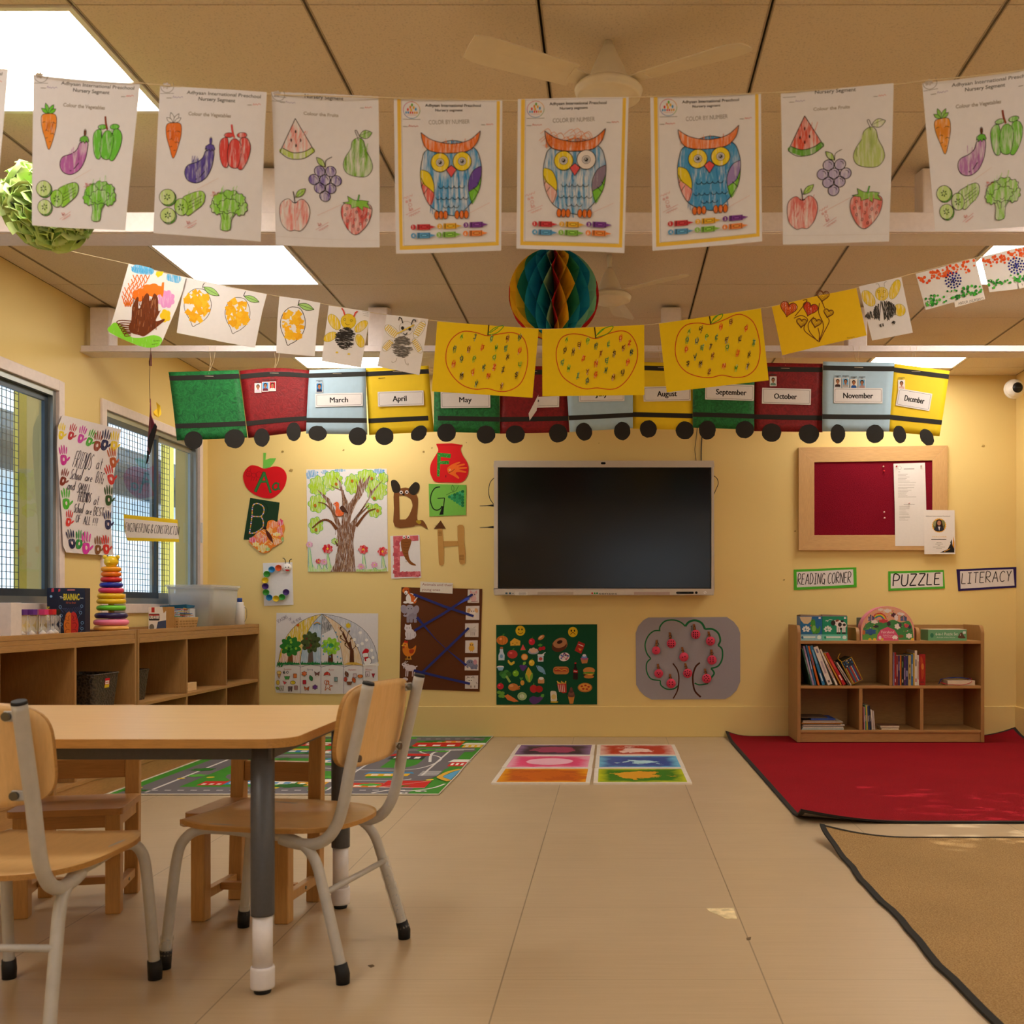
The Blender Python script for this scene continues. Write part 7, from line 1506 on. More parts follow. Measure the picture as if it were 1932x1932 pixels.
def vegs(v):
 """zoomed units of the first sheet; its corners there are (232,143) (1015,212) (207,1240)"""
 a=Art();TL,TR,BL=(232,143),(1015,212),(207,1240);BR=(990,1309)
 nx=lambda s,t:(TL[0]+(TR[0]-TL[0])*s+(BL[0]-TL[0])*t,TL[1]+(TR[1]-TL[1])*s+(BL[1]-TL[1])*t)
 a.sheet([TL,TR,BR,BL],'e3e1e6',.0004)
 cl=(('6cc42c','ea9030','b868b0','6cc43c','8fcc40','7ac83c'),('e6e3e6','e8782a','5a4aa0','d84a44','9ad04a','8ed04a'),('8ec45a','e89a3a','b47ab8','7cc44c','a4d06a','8fd050'))[v];al=(.80,.8,.74)[v]
 logo(a,285,150,48,False);a.text('Adhyaan International Preschool',*nx(.60,.045),26,'4a4442',width=545,rot=5,bold=.012);a.text('Nursery Segment',*nx(.54,.085),27,'3a3432',width=272,rot=5,bold=.016);a.text('Colour the Vegetables',*nx(.48,.19),27,'a0968e',width=315,rot=5,bold=.03);name_lines(a,282,238,878,306)
 ct=spl([(290,440),(340,425),(392,435),(400,500),(385,580),(345,690),(315,610),(290,520)],True,4)
 a.poly(ct,cl[1],al+.08);LINE(a,ct,4,True)
 for q in([(296,492),(312,484),(325,492)],[(352,495),(372,488),(392,498)],[(312,552),(328,545),(340,556)],[(355,575),(372,570),(385,580)],[(318,605),(335,600)],[(345,632),(360,630)]):LINE(a,spl(q,False,3),3.5)
 for q in((340,425,318,348,14),(340,425,378,358,14),(335,425,288,385,13),(345,425,395,390,13)):lf=leafp(*q);a.poly(lf,cl[0],.9 if v!=1 else 1);LINE(a,lf,3.5,True)
 eg=spl([(582,640),(612,632),(642,645),(640,700),(625,770),(585,840),(520,875),(455,855),(430,800),(450,745),(520,720),(560,690)],True,5);a.poly(eg,cl[2],al);LINE(a,eg,5.5,True);LINE(a,[(540,835),(578,790)],6);LINE(a,[(508,848),(522,845)],6)
 cp=[(578,632),(582,605),(612,588),(640,600),(650,630),(640,645),(630,625),(618,648),(606,628),(594,645),(588,622)];a.poly(cp,cl[2]if v==1 else '6ab83c',.9);LINE(a,cp,4,True);a.line([(617,592),(618,548)],'6a3a20' if v!=1 else '5a4aa0',14);LINE(a,ell(618,566,9,26),3.5,True)
 pps=[spl([(700,555),(740,550),(750,640),(748,755),(715,760),(690,700),(682,600)],True,4),spl([(835,560),(880,552),(908,610),(895,700),(850,782),(815,760),(835,660)],True,4),spl([(795,555),(835,590),(842,660),(822,760),(788,772),(752,745),(742,660),(760,580)],True,4)]
 for q in((750,528,34,18),(845,530,36,20)):a.poly(ell(*q),cl[3],al);LINE(a,ell(*q),4,True)
 for q in pps:a.poly(q,cl[3],al+.04);LINE(a,q,4,True)
 a.line(spl([(790,550),(775,500),(768,450)],False,3),'8a4028' if v!=1 else cl[3],13)
 for cx,cy,r in((305,975,58),(312,1110,55)):
  p=ell(cx+8,cy+8,r,r+2);a.poly(p,'5fa030',.85);LINE(a,p,4,True);p=ell(cx,cy,r,r);a.poly(p,'c0dc8a',.8);LINE(a,p,4,True)
  for k in range(6):t=k*pi/3+.4;a.poly(leafp(cx+7*cos(t),cy+7*sin(t),cx+27*cos(t),cy+27*sin(t),5),'3a5a24')
 cu=spl([(415,995),(470,955),(550,935),(582,965),(570,1030),(510,1080),(450,1112)],True,4);a.poly(cu,cl[4],al);LINE(a,cu,4,True);p=ell(410,1050,50,64,-10);a.poly(p,cl[4],al);LINE(a,p,4,True)
 for k in range(6):t=k*pi/3+.2;a.poly(leafp(408+7*cos(t),1052+7*sin(t),408+28*cos(t),1052+30*sin(t),5),'3a5a24')
 for d in(0,26,50):LINE(a,[(462,1020+d),(560,968+d*.9)],3.5)
 st=spl([(690,1090),(705,1140),(700,1220),(768,1224),(778,1150),(812,1100),(830,1080),(720,1080)],True,3);a.poly(st,cl[5],al-.02);LINE(a,st,4,True)
 for q in([(712,1095),(728,1150)],[(748,1100),(745,1150)],[(800,1100),(770,1145)]):LINE(a,q,3.5)
 for q in((680,1050,55,58),(840,1060,52,60),(760,990,85,55),(690,1000,50,45),(825,1005,52,46),(758,1050,78,52)):a.poly(cloud(*q,9,.14),cl[5],al);LINE(a,cloud(*q,9,.14),4,True)
 LINE(a,spl([(738,1075),(755,1088),(772,1075)],False,3),3.5)
 note(a,478,1180,-28,.8,False);note(a,655,960,-22,.55,False);a.line([(520,925),(680,845)],'d8b8a8',2)
 rd=random.Random(30+v)
 for cx,cy,c,r in((340,540,cl[1],30),(535,770,cl[2],55),(795,660,cl[3],70),(500,1020,cl[4],50),(760,1020,cl[5],80)):
  for k in range(16):x,y=cx+rd.uniform(-r,r),cy+rd.uniform(-r,r);a.line([(x,y),(x+rd.uniform(2,14),y-rd.uniform(24,60))],c,rd.uniform(2,5),a=.85)
 return a,(TL,TR,BL)
def bendf(ph,amp=.006,curl=.0):
 def lp(f,x,n=6):
  x=min(max(x,0),1)*n;k=min(int(x+1e-6),n-1);return f(k/n)+(f((k+1)/n)-f(k/n))*(x-k)
 return lambda s_,t:lp(lambda q:amp*sin(2.6*q+ph),s_)+lp(lambda q:curl*q*q+amp*.6*sin(3*q+ph*2),t)
def hang(name,art_frame,quad,Y,label,cat,group,bend=None,n=6):
 a,fr=art_frame;(ax,ay),(bx_,by_),(cx,cy)=fr
 u_,v_=(bx_-ax,by_-ay),(cx-ax,cy-ay)
 cuts=[((ax+u_[0]*k/n,ay+u_[1]*k/n),(v_[1],-v_[0]))for k in range(1,n)]+[((ax+v_[0]*k/n,ay+v_[1]*k/n),(-u_[1],u_[0]))for k in range(1,n)]
 return tag(a.build(name,quadmap(fr,quad,Y,bend),cuts=cuts if bend else None),label,cat,group)
WS='colouring worksheets on the first string'
hang('hanging_worksheet',vegs(0),((-190,116),(15,130),(-4,412),(-200,402)),Y1_,'white worksheet cut off by the photo edge beside the green pompom','worksheet',WS,bendf(1))
hang('hanging_worksheet',vegs(0),((60,138),(263,156),(232,431),(54,421)),Y1_,'vegetable worksheet with a green pepper and mauve aubergine, overlapping the pompom','worksheet',WS,bendf(.5,.006,.012))
hang('hanging_worksheet',vegs(1),((301,160),(506,178),(493,457),(286,437)),Y1_,'vegetable worksheet with a red pepper and dark purple aubergine','worksheet',WS,bendf(2))
hang('hanging_worksheet',fruits(0),((512,173),(713,180),(715,465),(520,462)),Y1_,'fruit worksheet with a torn top edge and pale red watermelon','worksheet',WS,bendf(0,.008))
hang('hanging_worksheet',owl_sheet(),((742,184),(948,190),(946,474),(747,478)),Y1_,'owl worksheet next to the fruit worksheet, both eyes yellow and a red wing','worksheet',WS,bendf(1.2,.004))
hang('hanging_worksheet',owl_sheet(eye2=False,wing2='8a7a90',wingr='e2b0a8',mess=2,al=.7),((977,187),(1186,186),(1178,478),(974,467)),Y1_,'owl worksheet above the honeycomb ball, one eye left white','worksheet',WS,bendf(2.4,.004))
hang('hanging_worksheet',owl_sheet(wing2='9a86c0',wingr='e89a94',al=.86,frow='ea8448'),((1227,182),(1436,175),(1438,455),(1231,473)),Y1_,'owl worksheet with a solid blue body and two yellow eyes, tilted','worksheet',WS,bendf(.2,.004))
hang('hanging_worksheet',fruits(1),((1474,174),(1685,159),(1676,457),(1478,460)),Y1_,'fruit worksheet with a bright red watermelon and pale purple grapes','worksheet',WS,bendf(1.6,.005))
hang('hanging_worksheet',vegs(2),((1742,153),(1962,128),(1945,428),(1765,436)),Y1_,'vegetable worksheet furthest along the first string, cut by the photo edge','worksheet',WS,bendf(.8,.006))
TW=M('twine','d9c7a2',.8)
def string(name,pts,Y,label,r=.0011):
 b=MB();pp=[P(x,y,Y)+Vector((0,.0016,0))for x,y in pts];o=pp[len(pp)//2]
 b.tube([p-o for p in smooth_path(pp,6)],r,6);return tag(b.build(name,TW,loc=o),label,'string')
xl1=CX+XL*F/Y1_;xr1=CX+XR*F/Y1_
string('hanging_string',[(xl1,-110),(-600,60),(-190,116),(15,131),(60,138),(263,156),(301,160),(506,177),(600,180),(742,184),(948,189),(1080,188),(1227,182),(1436,175),(1480,173),(1685,159),(1742,152),(1962,127),(2500,40),(xr1,-140)],Y1_,'thin cream string carrying the first row of worksheets')
# ================================================================== paintings on the second string
Y2_=3.70;PG2='paintings on the second string';W_H='e3e0e2'
Z5=(180,470,5.084);Z6=(500,460,3.864);Z7=(940,440,3.864);Z8=(1432,440,3.864)
def strip(name,a,z,label,cat='drawing',dy=0.0,group=PG2):
 return tag(a.build(name,wallmap(z,Y2_+dy)),label,cat,group)
a=Art();a.sheet([(320,138),(550,200),(700,240),(870,270),(830,420),(780,560),(720,700),(640,890),(600,937),(435,938),(125,805),(200,560)],'e6e2e2',.0005)
a.poly(spl([(345,195),(380,150),(470,165),(560,195),(540,245),(450,240),(370,225)],True,3),'5aaede',.82);a.poly(spl([(690,240),(760,250),(825,270),(800,325),(720,310),(680,290)],True,3),'5aaede',.78);a.poly([(585,215),(655,215),(640,250),(600,272),(578,245)],'e6c81c')
for k in range(12):a.line([(345+k*17,165+k*3),(360+k*16,215+k*2)],'3f9ad4',7)
a.poly(cloud(680,480,80,85,8,.12),'dc92cc',.86);a.poly(cloud(672,640,50,60,5,.14),'e8c420',.95);a.poly(spl([(150,730),(200,705),(280,760),(340,840),(440,850),(560,825),(640,860),(600,933),(440,935),(135,798)],True,4),'86d838',.92)
rd=random.Random(6)
for y,x0,x1 in((260,360,520),(300,345,500),(340,315,470),(380,280,440),(420,262,420),(460,255,400),(500,268,360),(525,280,345)):
 a.line(spl([(x0+(x1-x0)*k/8,y+(28 if k%2 else-14))for k in range(9)],False,3),'e8741c',9)
a.poly(cloud(545,395,105,62,7,.12),'ea7a1e',.96);a.poly(cloud(430,440,75,60,6,.12),'e8741c',.95);a.poly([(640,320),(660,318),(655,420),(645,465),(620,430)],'ea7a1e')
HB='6e3414'
a.poly(spl([(352,560),(345,680),(320,740),(340,800),(420,825),(470,835),(560,770),(660,690),(655,670),(600,690),(580,680),(625,590),(605,590),(600,470),(565,425),(540,480),(520,500),(515,440),(490,425),(460,470),(430,560),(412,560),(415,470),(395,465),(370,520)],True,3),HB,.96)
for k in range(44):x,y=rd.uniform(350,590),rd.uniform(480,800);a.line([(x,y),(x+rd.uniform(-8,18),y-rd.uniform(40,90))],rd.choice(['7a3c18','5c2a10','8a4a20','a06a44']),7)
for k in range(6):a.line(spl([(350,690+22*k),(230+12*k,685+24*k),(215+14*k,715+24*k),(340,740+18*k)],False,4),HB,8)
a.text('Nursery',590,885,14,'4a4a2a',rot=-4);a.line([(540,915),(600,908)],'4a4a2a',3)
strip('handprint_painting',a,Z5,'handprint tree painting with orange leaves, first on the second string',dy=-.012)
def lemon(a,cx,cy,rx,ry,rot,seed,stem,leaf):
 sh=rotp(spl([(0,-1),(.55,-.9),(.92,-.4),(.98,.1),(.75,.6),(.3,.95),(-.05,1.1),(-.3,1.2),(-.5,.85),(-.85,.4),(-.98,-.1),(-.8,-.6),(-.4,-.92)],True,4),0,0,0)
 sh=rotp([(x*rx,y*ry)for x,y in sh],cx,cy,rot);a.line(sh,'2c2622',5,True);rd=random.Random(seed)
 for k in range(46):
  t,q=rd.uniform(0,6.28),sqrt(rd.uniform(0,.72));x,y=cx+rx*q*cos(t),cy+ry*q*sin(t);s_=rx*rd.uniform(.16,.30)
  a.poly(rotp([(-s_,-s_*.7),(s_*.9,-s_*.8),(s_,s_*.6),(-s_*.7,s_*.9)],x,y,rd.uniform(0,90)),rd.choice(['ecb41c','eeb01a','f0bc2c','e8a818']))
 for k in range(4):t,q=rd.uniform(0,6.28),rd.uniform(.2,.8);x,y=cx+rx*q*cos(t),cy+ry*q*sin(t);s_=rx*.13;a.poly(rotp([(-s_,-s_),(s_,-s_*.6),(s_*.4,s_)],x,y,rd.uniform(0,360)),W_H)
 a.line(stem,'2c2622',5);a.poly(leafp(*leaf),'a0cc74');a.line(leafp(*leaf),'2c3a22',4,True);a.line([leaf[:2],leaf[2:4]],'2c3a22',3)
a=Art();a.sheet([(855,270),(1050,310),(1252,355),(1225,600),(1175,880),(780,803),(820,520)],W_H,.0005);lemon(a,980,545,132,165,2,3,[(1025,375),(1035,340),(1050,325)],(1035,362,1190,448,32));strip('lemon_collage',a,Z5,'lemon collage of yellow scraps with many white gaps, beside the handprint painting',dy=-.006)
a=Art();a.sheet([(1240,358),(1450,395),(1645,432),(1600,600),(1530,948),(1165,880),(1200,700)],W_H,.0005);lemon(a,1362,622,122,158,3,4,[(1420,450),(1440,405)],(1425,450,1572,508,28));strip('lemon_collage',a,Z5,'lemon collage second on the string, overlapping the first lemon sheet',dy=-.009)
a=Art();a.sheet([(105,382),(255,402),(403,430),(380,600),(362,820),(82,795),(90,560)],W_H,.0005);lemon(a,202,588,92,128,4,5,[(240,455),(250,410)],(240,440,358,480,24));strip('lemon_collage',a,Z6,'lemon collage hanging on its own next to the bee with red feelers')
def scr(a,cx,cy,rx,ry,col,n,lw,seed,ang=0):
 rd=random.Random(seed)
 for k in range(n):
  t=rd.uniform(-1,1);L_=sqrt(1-t*t)*rd.uniform(.7,1.05);a.line(rotp([(-rx*L_,t*ry),(rx*L_*rd.uniform(.6,1),t*ry+rd.uniform(-.12,.12)*ry)],cx,cy,ang+rd.uniform(-14,14)),col,lw,a=.92)
YB_='e2c426'
a=Art();a.sheet([(465,450),(766,495),(745,640),(700,903),(412,855),(440,640)],W_H,.0005)
for q in((505,570,36,64,-32),(475,678,30,52,60),(700,602,30,58,50),(692,708,30,50,-20)):a.poly(ell(*q),YB_,.8);a.line(ell(*q),'b09a20',3,True)
a.poly(ell(608,565,55,54),YB_,.9);a.line(ell(608,565,55,54),'b09a20',3,True);scr(a,588,690,78,78,'2c2826',70,5,1,10)
a.line([(582,520),(572,488),(560,470)],'d04838',10);a.line([(648,532),(658,505),(675,492)],'d04838',10);a.line(ell(582,552,8),'9a8820',3,True);a.line(ell(630,560,8),'9a8820',3,True);a.line(spl([(585,580),(600,592),(618,588)],False,3),'9a7a18',4);a.poly(ell(525,792,10,6),'dcc030');a.poly(ell(612,804,10,6),'dcc030')
for k in range(3):a.line([(710+4*k,495+14*k),(755,500+14*k)],'8a8480',2)
strip('bee_drawing',a,Z6,'bee drawing with a solid yellow head and red feelers')
a=Art();a.sheet([(888,515),(1190,548),(1165,720),(1125,957),(818,893),(858,700)],W_H,.0005)
for q in((925,640,34,64,-48),(1125,625,30,70,32),(895,742,28,50,42),(1110,745,24,60,-30)):
 a.poly(ell(*q),YB_,.5);a.line(ell(*q),'a09a80',3,True)
 for k in range(7):a.line(rotp([(-q[2]*.7,q[3]*(-.7+.22*k)),(q[2]*.7,q[3]*(-.75+.22*k))],q[0],q[1],q[4]),'d8b820',7)
a.line(ell(1030,615,52,50),'a8a09a',3,True);scr(a,1005,752,82,78,'6a6662',60,4,2,2);a.line([(1005,580),(995,545),(980,535),(975,560)],'3a3634',7);a.line([(1065,590),(1080,555),(1095,555),(1100,570)],'3a3634',7)
a.poly(ell(1003,615,11,13),'2a2624');a.poly(ell(1055,622,10,12),'2a2624');a.line(spl([(1008,652),(1024,664),(1038,648)],False,3),'2a2624',6);a.line([(965,655),(1090,590)],'dcc030',8)
a.line(spl([(962,832),(955,855),(930,868),(925,855)],False,3),'9a948e',3);a.line(spl([(1020,840),(1025,870),(1045,885),(1042,868)],False,3),'9a948e',3)
strip('bee_drawing',a,Z6,'bee drawing with striped yellow wings and black eyes, beside the yellow apple sheets')
YS='eac814'
def apple_sheet(z,outline,top,stem,letters,label,curve,dy=0.0):
 a=Art();a.sheet(outline,YS,.0007);ap=spl(curve,True,6);a.line(ap,'c8401c',6.5,True);a.line(ap[:22],'b8301a',3)
 a.line(stem[0],'3a2a14',9);
 for q in stem[1:]:a.line(spl(q,False,4),'4a9a22',6)
 cs={'g':('3a8a28','b8c430'),'b':('1f3a4a','9aa02a'),'k':('2a221a','a88a20'),'r':('d03a18','e88a1a'),'t':('1c6a5a','9ab032'),'o':('6a3a10','c8901a')};rd=random.Random(len(letters))
 for ch,x,y,c in letters:
  d,l_=cs[c]
  for k in range(4):xx=x+rd.uniform(-8,8);a.line([(xx-4,y+26+rd.uniform(-6,8)),(xx+8,y-22+rd.uniform(-8,8))],l_,5,a=.85)
  a.hand(ch,x-10,y+13,27,d,4.6,width=20,slant=.12)
 strip('apple_sheet',a,z,label,'drawing',dy)
apple_sheet(Z6,[(1256,566),(1995,620),(1950,1122),(1215,1076)],None,([(1632,590),(1625,668)],[(1628,650),(1680,610),(1740,600),(1690,650),(1628,664)],[(1640,650),(1700,610)]),[('A',1432,676,'g'),('J',1525,678,'b'),('C',1650,690,'t'),('R',1768,690,'o'),('N',1855,680,'b'),('F',1382,766,'b'),('B',1485,768,'o'),('J',1582,755,'r'),('W',1685,756,'g'),('E',1755,760,'t'),('U',1855,778,'r'),('Q',1432,836,'b'),('P',1525,840,'g'),('O',1670,828,'g'),('X',1768,824,'k'),('H',1374,874,'r'),('G',1512,934,'r'),('K',1596,900,'b'),('Z',1670,898,'r'),('I',1735,918,'k'),('L',1858,876,'g'),('M',1432,960,'k'),('N',1628,960,'r'),('S',1830,955,'k'),('V',1540,1018,'b'),('Y',1722,1040,'o')],'yellow sheet with a red apple outline full of letters, nearest the bee drawings',[(1622,670),(1530,645),(1440,640),(1365,690),(1325,770),(1322,870),(1365,960),(1440,1030),(1530,1060),(1620,1055),(1700,1075),(1780,1070),(1860,1020),(1905,920),(1915,800),(1885,690),(1810,648),(1720,655)],-.004)
apple_sheet(Z7,[(320,702),(1065,668),(1066,1180),(322,1188)],None,([(702,685),(712,768)],[(712,750),(760,700),(838,678),(800,730),(714,762)],[(724,740),(780,690)]),[('A',497,775,'g'),('B',590,812,'o'),('P',652,785,'g'),('D',892,764,'r'),('O',485,850,'k'),('X',545,864,'k'),('F',712,822,'b'),('L',806,808,'t'),('Z',956,800,'r'),('K',912,832,'o'),('T',746,878,'o'),('S',844,876,'k'),('R',972,868,'b'),('C',466,940,'t'),('J',618,912,'r'),('N',712,948,'r'),('E',790,928,'t'),('H',944,938,'r'),('W',512,984,'g'),('I',580,1040,'t'),('Y',648,1008,'o'),('G',710,1028,'r'),('V',784,996,'b'),('U',906,1014,'k'),('Q',648,1074,'b'),('M',838,1052,'o')],'yellow sheet with a red apple outline full of letters, below the honeycomb ball',[(712,768),(620,742),(530,735),(460,765),(425,850),(430,950),(470,1045),(560,1110),(640,1135),(720,1128),(820,1138),(890,1115),(960,1040),(1010,930),(1012,830),(970,745),(905,712),(810,730)],-.002)
apple_sheet(Z7,[(1172,660),(1915,548),(1972,1072),(1228,1160)],None,([(1540,604),(1550,664)],[(1552,655),(1580,610),(1635,590),(1620,625),(1556,660)],[(1560,640),(1600,600)]),[('A',1390,716,'g'),('R',1476,698,'k'),('H',1622,682,'r'),('B',1696,645,'o'),('G',1806,690,'r'),('Q',1376,776,'t'),('U',1446,784,'b'),('P',1520,756,'g'),('C',1590,760,'t'),('F',1664,776,'k'),('L',1762,770,'k'),('I',1862,796,'t'),('D',1372,846,'r'),('E',1486,832,'t'),('T',1548,826,'k'),('O',1668,830,'g'),('V',1432,900,'b'),('K',1564,892,'o'),('J',1742,874,'r'),('X',1828,886,'k'),('S',1380,948,'k'),('M',1474,950,'k'),('N',1644,966,'r'),('W',1732,982,'g'),('Y',1818,966,'k'),('Z',1536,1012,'o')],'yellow sheet with a red apple outline full of letters, tilted beside the heart balloons',[(1550,664),(1460,655),(1370,670),(1310,740),(1290,850),(1310,940),(1370,1010),(1460,1045),(1550,1052),(1630,1035),(1720,1050),(1810,1040),(1880,980),(1908,880),(1900,760),(1860,650),(1790,598),(1730,595),(1650,630)],-.002)
a=Art();a.sheet([(93,536),(400,462),(710,400),(750,580),(785,745),(480,815),(170,890),(130,700)],'ebc21c',.0007);BRN='6a3a18'
for x,y,r,c,rt in((215,548,62,'e06a24',12),(372,550,56,'d84420',18),(506,582,36,None,14),(310,652,38,None,6),(416,652,38,None,14),(465,455,46,None,8)):
 h=heartp(x,y,r,rt)
 if c:a.poly(h,c,.85);[a.line(heartp(x,y,r*k,rt),'b03a1c',4,True)for k in(.35,.6,.8)]
 else:[a.line(heartp(x+2*k,y,r*(.8-.25*k),rt),'a06a1c' if k else BRN,3,True)for k in(0,1,2)]
 a.line(h,BRN,6,True)
for pts in([(262,605),(300,560),(350,490),(320,490)],[(255,620),(310,600),(355,630),(330,680),(340,720),(430,785)],[(400,610),(360,660),(370,720),(430,790)],[(430,690),(440,740),(436,795)],[(505,620),(510,650),(470,730),(438,795)],[(440,510),(435,580),(465,650),(468,700),(440,780)],[(460,500),(480,550)]):a.line(spl(pts,False,5),BRN,6)
a.text('Nursery',670,765,12,'8a6a1c',rot=-9)
strip('heart_balloons_drawing',a,Z8,'yellow sheet with brown heart balloons, two of them coloured orange')
a=Art();a.sheet([(728,388),(1038,320),(1075,500),(1122,725),(825,783),(770,560)],W_H,.0005)
for q in((798,475,40,66,-35),(990,410,34,76,22),(1025,560,42,46,-30)):a.poly(ell(*q),YB_,.8);a.line(ell(*q),'b0a060',3,True)
a.poly(ell(895,442,48,50),YB_,.8);a.line(ell(895,442,48,50),'b0a060',3,True);scr(a,918,570,78,84,'3c3835',60,5,4,80);scr(a,825,600,36,50,'4c4844',24,5,5,80);scr(a,895,672,14,24,'4c4844',10,4,6,80);scr(a,980,655,15,16,'3a3634',10,4,7,30)
for x in(870,912):a.line(ell(x,425,9),'9a8820',3,True)
a.line(spl([(885,462),(900,468),(912,460)],False,3),'8a7a20',3);a.line(spl([(878,395),(870,372),(850,372)],False,3),'8a8480',3);a.line(spl([(915,390),(912,365),(930,352)],False,3),'8a8480',3)
strip('bee_drawing',a,Z8,'bee drawing with dark scribbled body between the heart balloons and the flags')
def flag(outline,org,ux,vy,ch,tagp,label,seed):
 a=Art();a.sheet(outline,'dfdad8',.0005);rd=random.Random(seed);f=lambda s_,t:(org[0]+ux[0]*s_+vy[0]*t,org[1]+ux[1]*s_+vy[1]*t)
 for k in range(70):x,y=f(rd.random()*.96+.02,rd.uniform(.03,.26)+(.06*(1-k%2)if k>40 else 0));a.poly(ell(x,y,rd.uniform(7,12),n=9),rd.choice(['dc4a16','e25a20','e2682c']))
 cx,cy=f(*ch)
 for r,n in((55,15),(36,10),(18,6),(5,2)):
  for k in range(n):t=2*pi*k/n+r;a.poly(ell(cx+r*cos(t),cy+r*sin(t),7.5,n=8),rd.choice(['1c2278','2a2a8a','161a5c']))
 for k in range(72):s_=rd.random()*.96+.02;x,y=f(s_,rd.uniform(.66,.95));a.poly(ell(x,y,rd.uniform(7,11),n=9),rd.choice(['2c8a2a','3aa034','1c7428','4ab83c']));
 for k in range(14):x,y=f(rd.random()*.94+.03,rd.uniform(.68,.93));a.poly(ell(x,y,4,n=7),'cfdcc0')
 if tagp:a.poly(tagp[0],'e4dcd4');a.text(tagp[1],*tagp[2],20,'2c2a2a',rot=-12,width=tagp[3])
 return strip('flag_painting',a,Z8,label)
flag([(1142,296),(1575,182),(1612,330),(1648,470),(1645,480),(1430,541),(1422,502),(1215,560)],(1142,296),(433,-114),(73,264),(.56,.42),([(1422,500),(1640,450),(1648,482),(1428,542)],'ABDUR (NURSERY)',(1545,505),190),'orange and green dotted flag painting with a paper name strip, beside the bee drawing',3)
flag([(1617,172),(2060,70),(2105,350),(1905,405),(1680,430)],(1617,172),(443,-102),(60,258),(.52,.46),([(1885,365),(1985,345),(1990,385),(1895,405)],'V',(1920,385),14),'orange and green dotted flag painting at the end of the second string',5)
S2=string('hanging_string',[(112,466),(127,472),(243,498),(349,523),(503,555),(604,572),(698,589),(808,603),(905,613),(1016,620),(1023,621),(1130,617),(1215,613),(1243,610),(1340,597),(1436,581),(1456,578),(1616,543),(1700,522),(1727,515),(1840,486),(1965,458),(2080,432)],Y2_,'thin cream string carrying the second row of paintings',.0010)
b=MB();q=P(125,462,Y2_);b.cbox((0,0,0),(.006,.002,.018));tag(b.build('tape_scrap',M('tape_white','e8e2da',.5),loc=q+Vector((0,-.004,0))),'small white scrap of tape on the string near the beam','tape')
# hidden ends of the string are tied to the first duct
b=MB();qa=P(112,466,Y2_);b.tube([(0,0,0),(-.01,.03,BZ-qa.z+.001)],.001,5);b.build('knot',TW,S2).location=qa-S2.location
# ================================================================== the month train
YTR=5.42;TRG='paper train wagons'
def felt(name,c1,c2):
 m,nt,b=_new(name);v=coords(nt);f=noise(nt,v,34,4,.6,2.2);nt.links.new(ramp(nt,f,[(.32,lin(hx(c1))),(.62,lin(hx(c2)))]),b.inputs['Base Color']);b.inputs['Roughness'].default_value=.55;b.inputs['Specular IOR Level'].default_value=.35;bump(nt,b,f,.5,.004);MATS[name]=m;return m
FG=felt('green_crinkle','0d5326','1d7a3a');FRD=felt('red_crinkle','6e0a10','8a1218');FBL=M('light_blue_card','a9c4d6',.6,var=.03);FYL=M('yellow_train_card','eecb1c',.6,var=.02)
WH=M('black_wheel_card','231f1b',.7,var=.05);CW='e4dfde'
cars=[('January',FG,((318.6,702.4),(449.5,698),(467,825.6),(334.8,831.4)),[(366,831,17.5,17,0),(443,828,19,18,0)],None,'green wagon at the head of the paper train, no month card'),('February',FRD,((449.5,698),(583,698),(578.5,813),(467,825.6)),[(493,825,14.5,17.5,0),(554,814.5,13.5,18,0)],None,'red wagon second in the paper train, with three portrait photos'),('March',FBL,((583.5,698),(690.5,695),(694,820.5),(577.4,818)),[(600,818,17.5,14.5,0),(676,824,17,17,0)],(596,743,686,768),'light blue paper train wagon with the March card'),('April',FYL,((690,694.5),(808,689),(818,814),(695.5,820)),[(725,823,17.5,17,0),(790,817,13,17,48)],(713,738,799.5,766),'yellow paper train wagon with the April card'),('May',FG,((820,692),(942,690),(943,817.5),(818.5,815)),[(843,817,17.5,17.5,0),(917,820,17.5,17,0)],(832,739,925,770),'green paper train wagon with the May card'),('June',FRD,((942,690),(1067,689),(1074,815),(943,817.5)),[(972,819,18,17,0),(1053,817,17.5,17.5,0)],(1002,738,1055,767),'dark red paper train wagon with its month card folding down'),('July',FBL,((1066,690),(1194,691),(1194,808),(1075,815)),[(1102,815,15,17,-20),(1174,814,15.5,17.5,0)],(1092,728,1178,758),'light blue paper train wagon with the July card half hidden'),('August',FYL,((1192,681),(1307,686),(1307,811),(1194,808)),[(1223,809,16,16.5,0),(1292,812,17,17,0)],(1214,729,1303,757),'yellow paper train wagon with the August card'),('September',FG,((1307,690),(1423,690),(1423,811),(1307,807)),[(1334,812,16,18,0),(1405,811,17.5,16.5,0)],(1330,726,1422,756),'green paper train wagon with the September card'),('October',FRD,((1423,684),(1553,685),(1553,814.5),(1423,813)),[(1456,816,18.5,17.5,0),(1527,818,19.5,18,0)],(1438,732,1531,762),'dark red paper train wagon with the October card'),('November',FBL,((1553,682),(1688,684),(1677,814.5),(1551,814)),[(1580,819,14,18,0),(1650,819,17,17.5,0)],(1573,732,1665,761),'light blue paper train wagon with the November card and four portraits'),('December',FYL,((1687,684),(1793,699),(1773,823),(1675,813)),[(1698,819,12,17,-14),(1749,825,12,17,-32)],(1693,737,1757,770),'yellow wagon at the tail of the paper train with the December card'),]
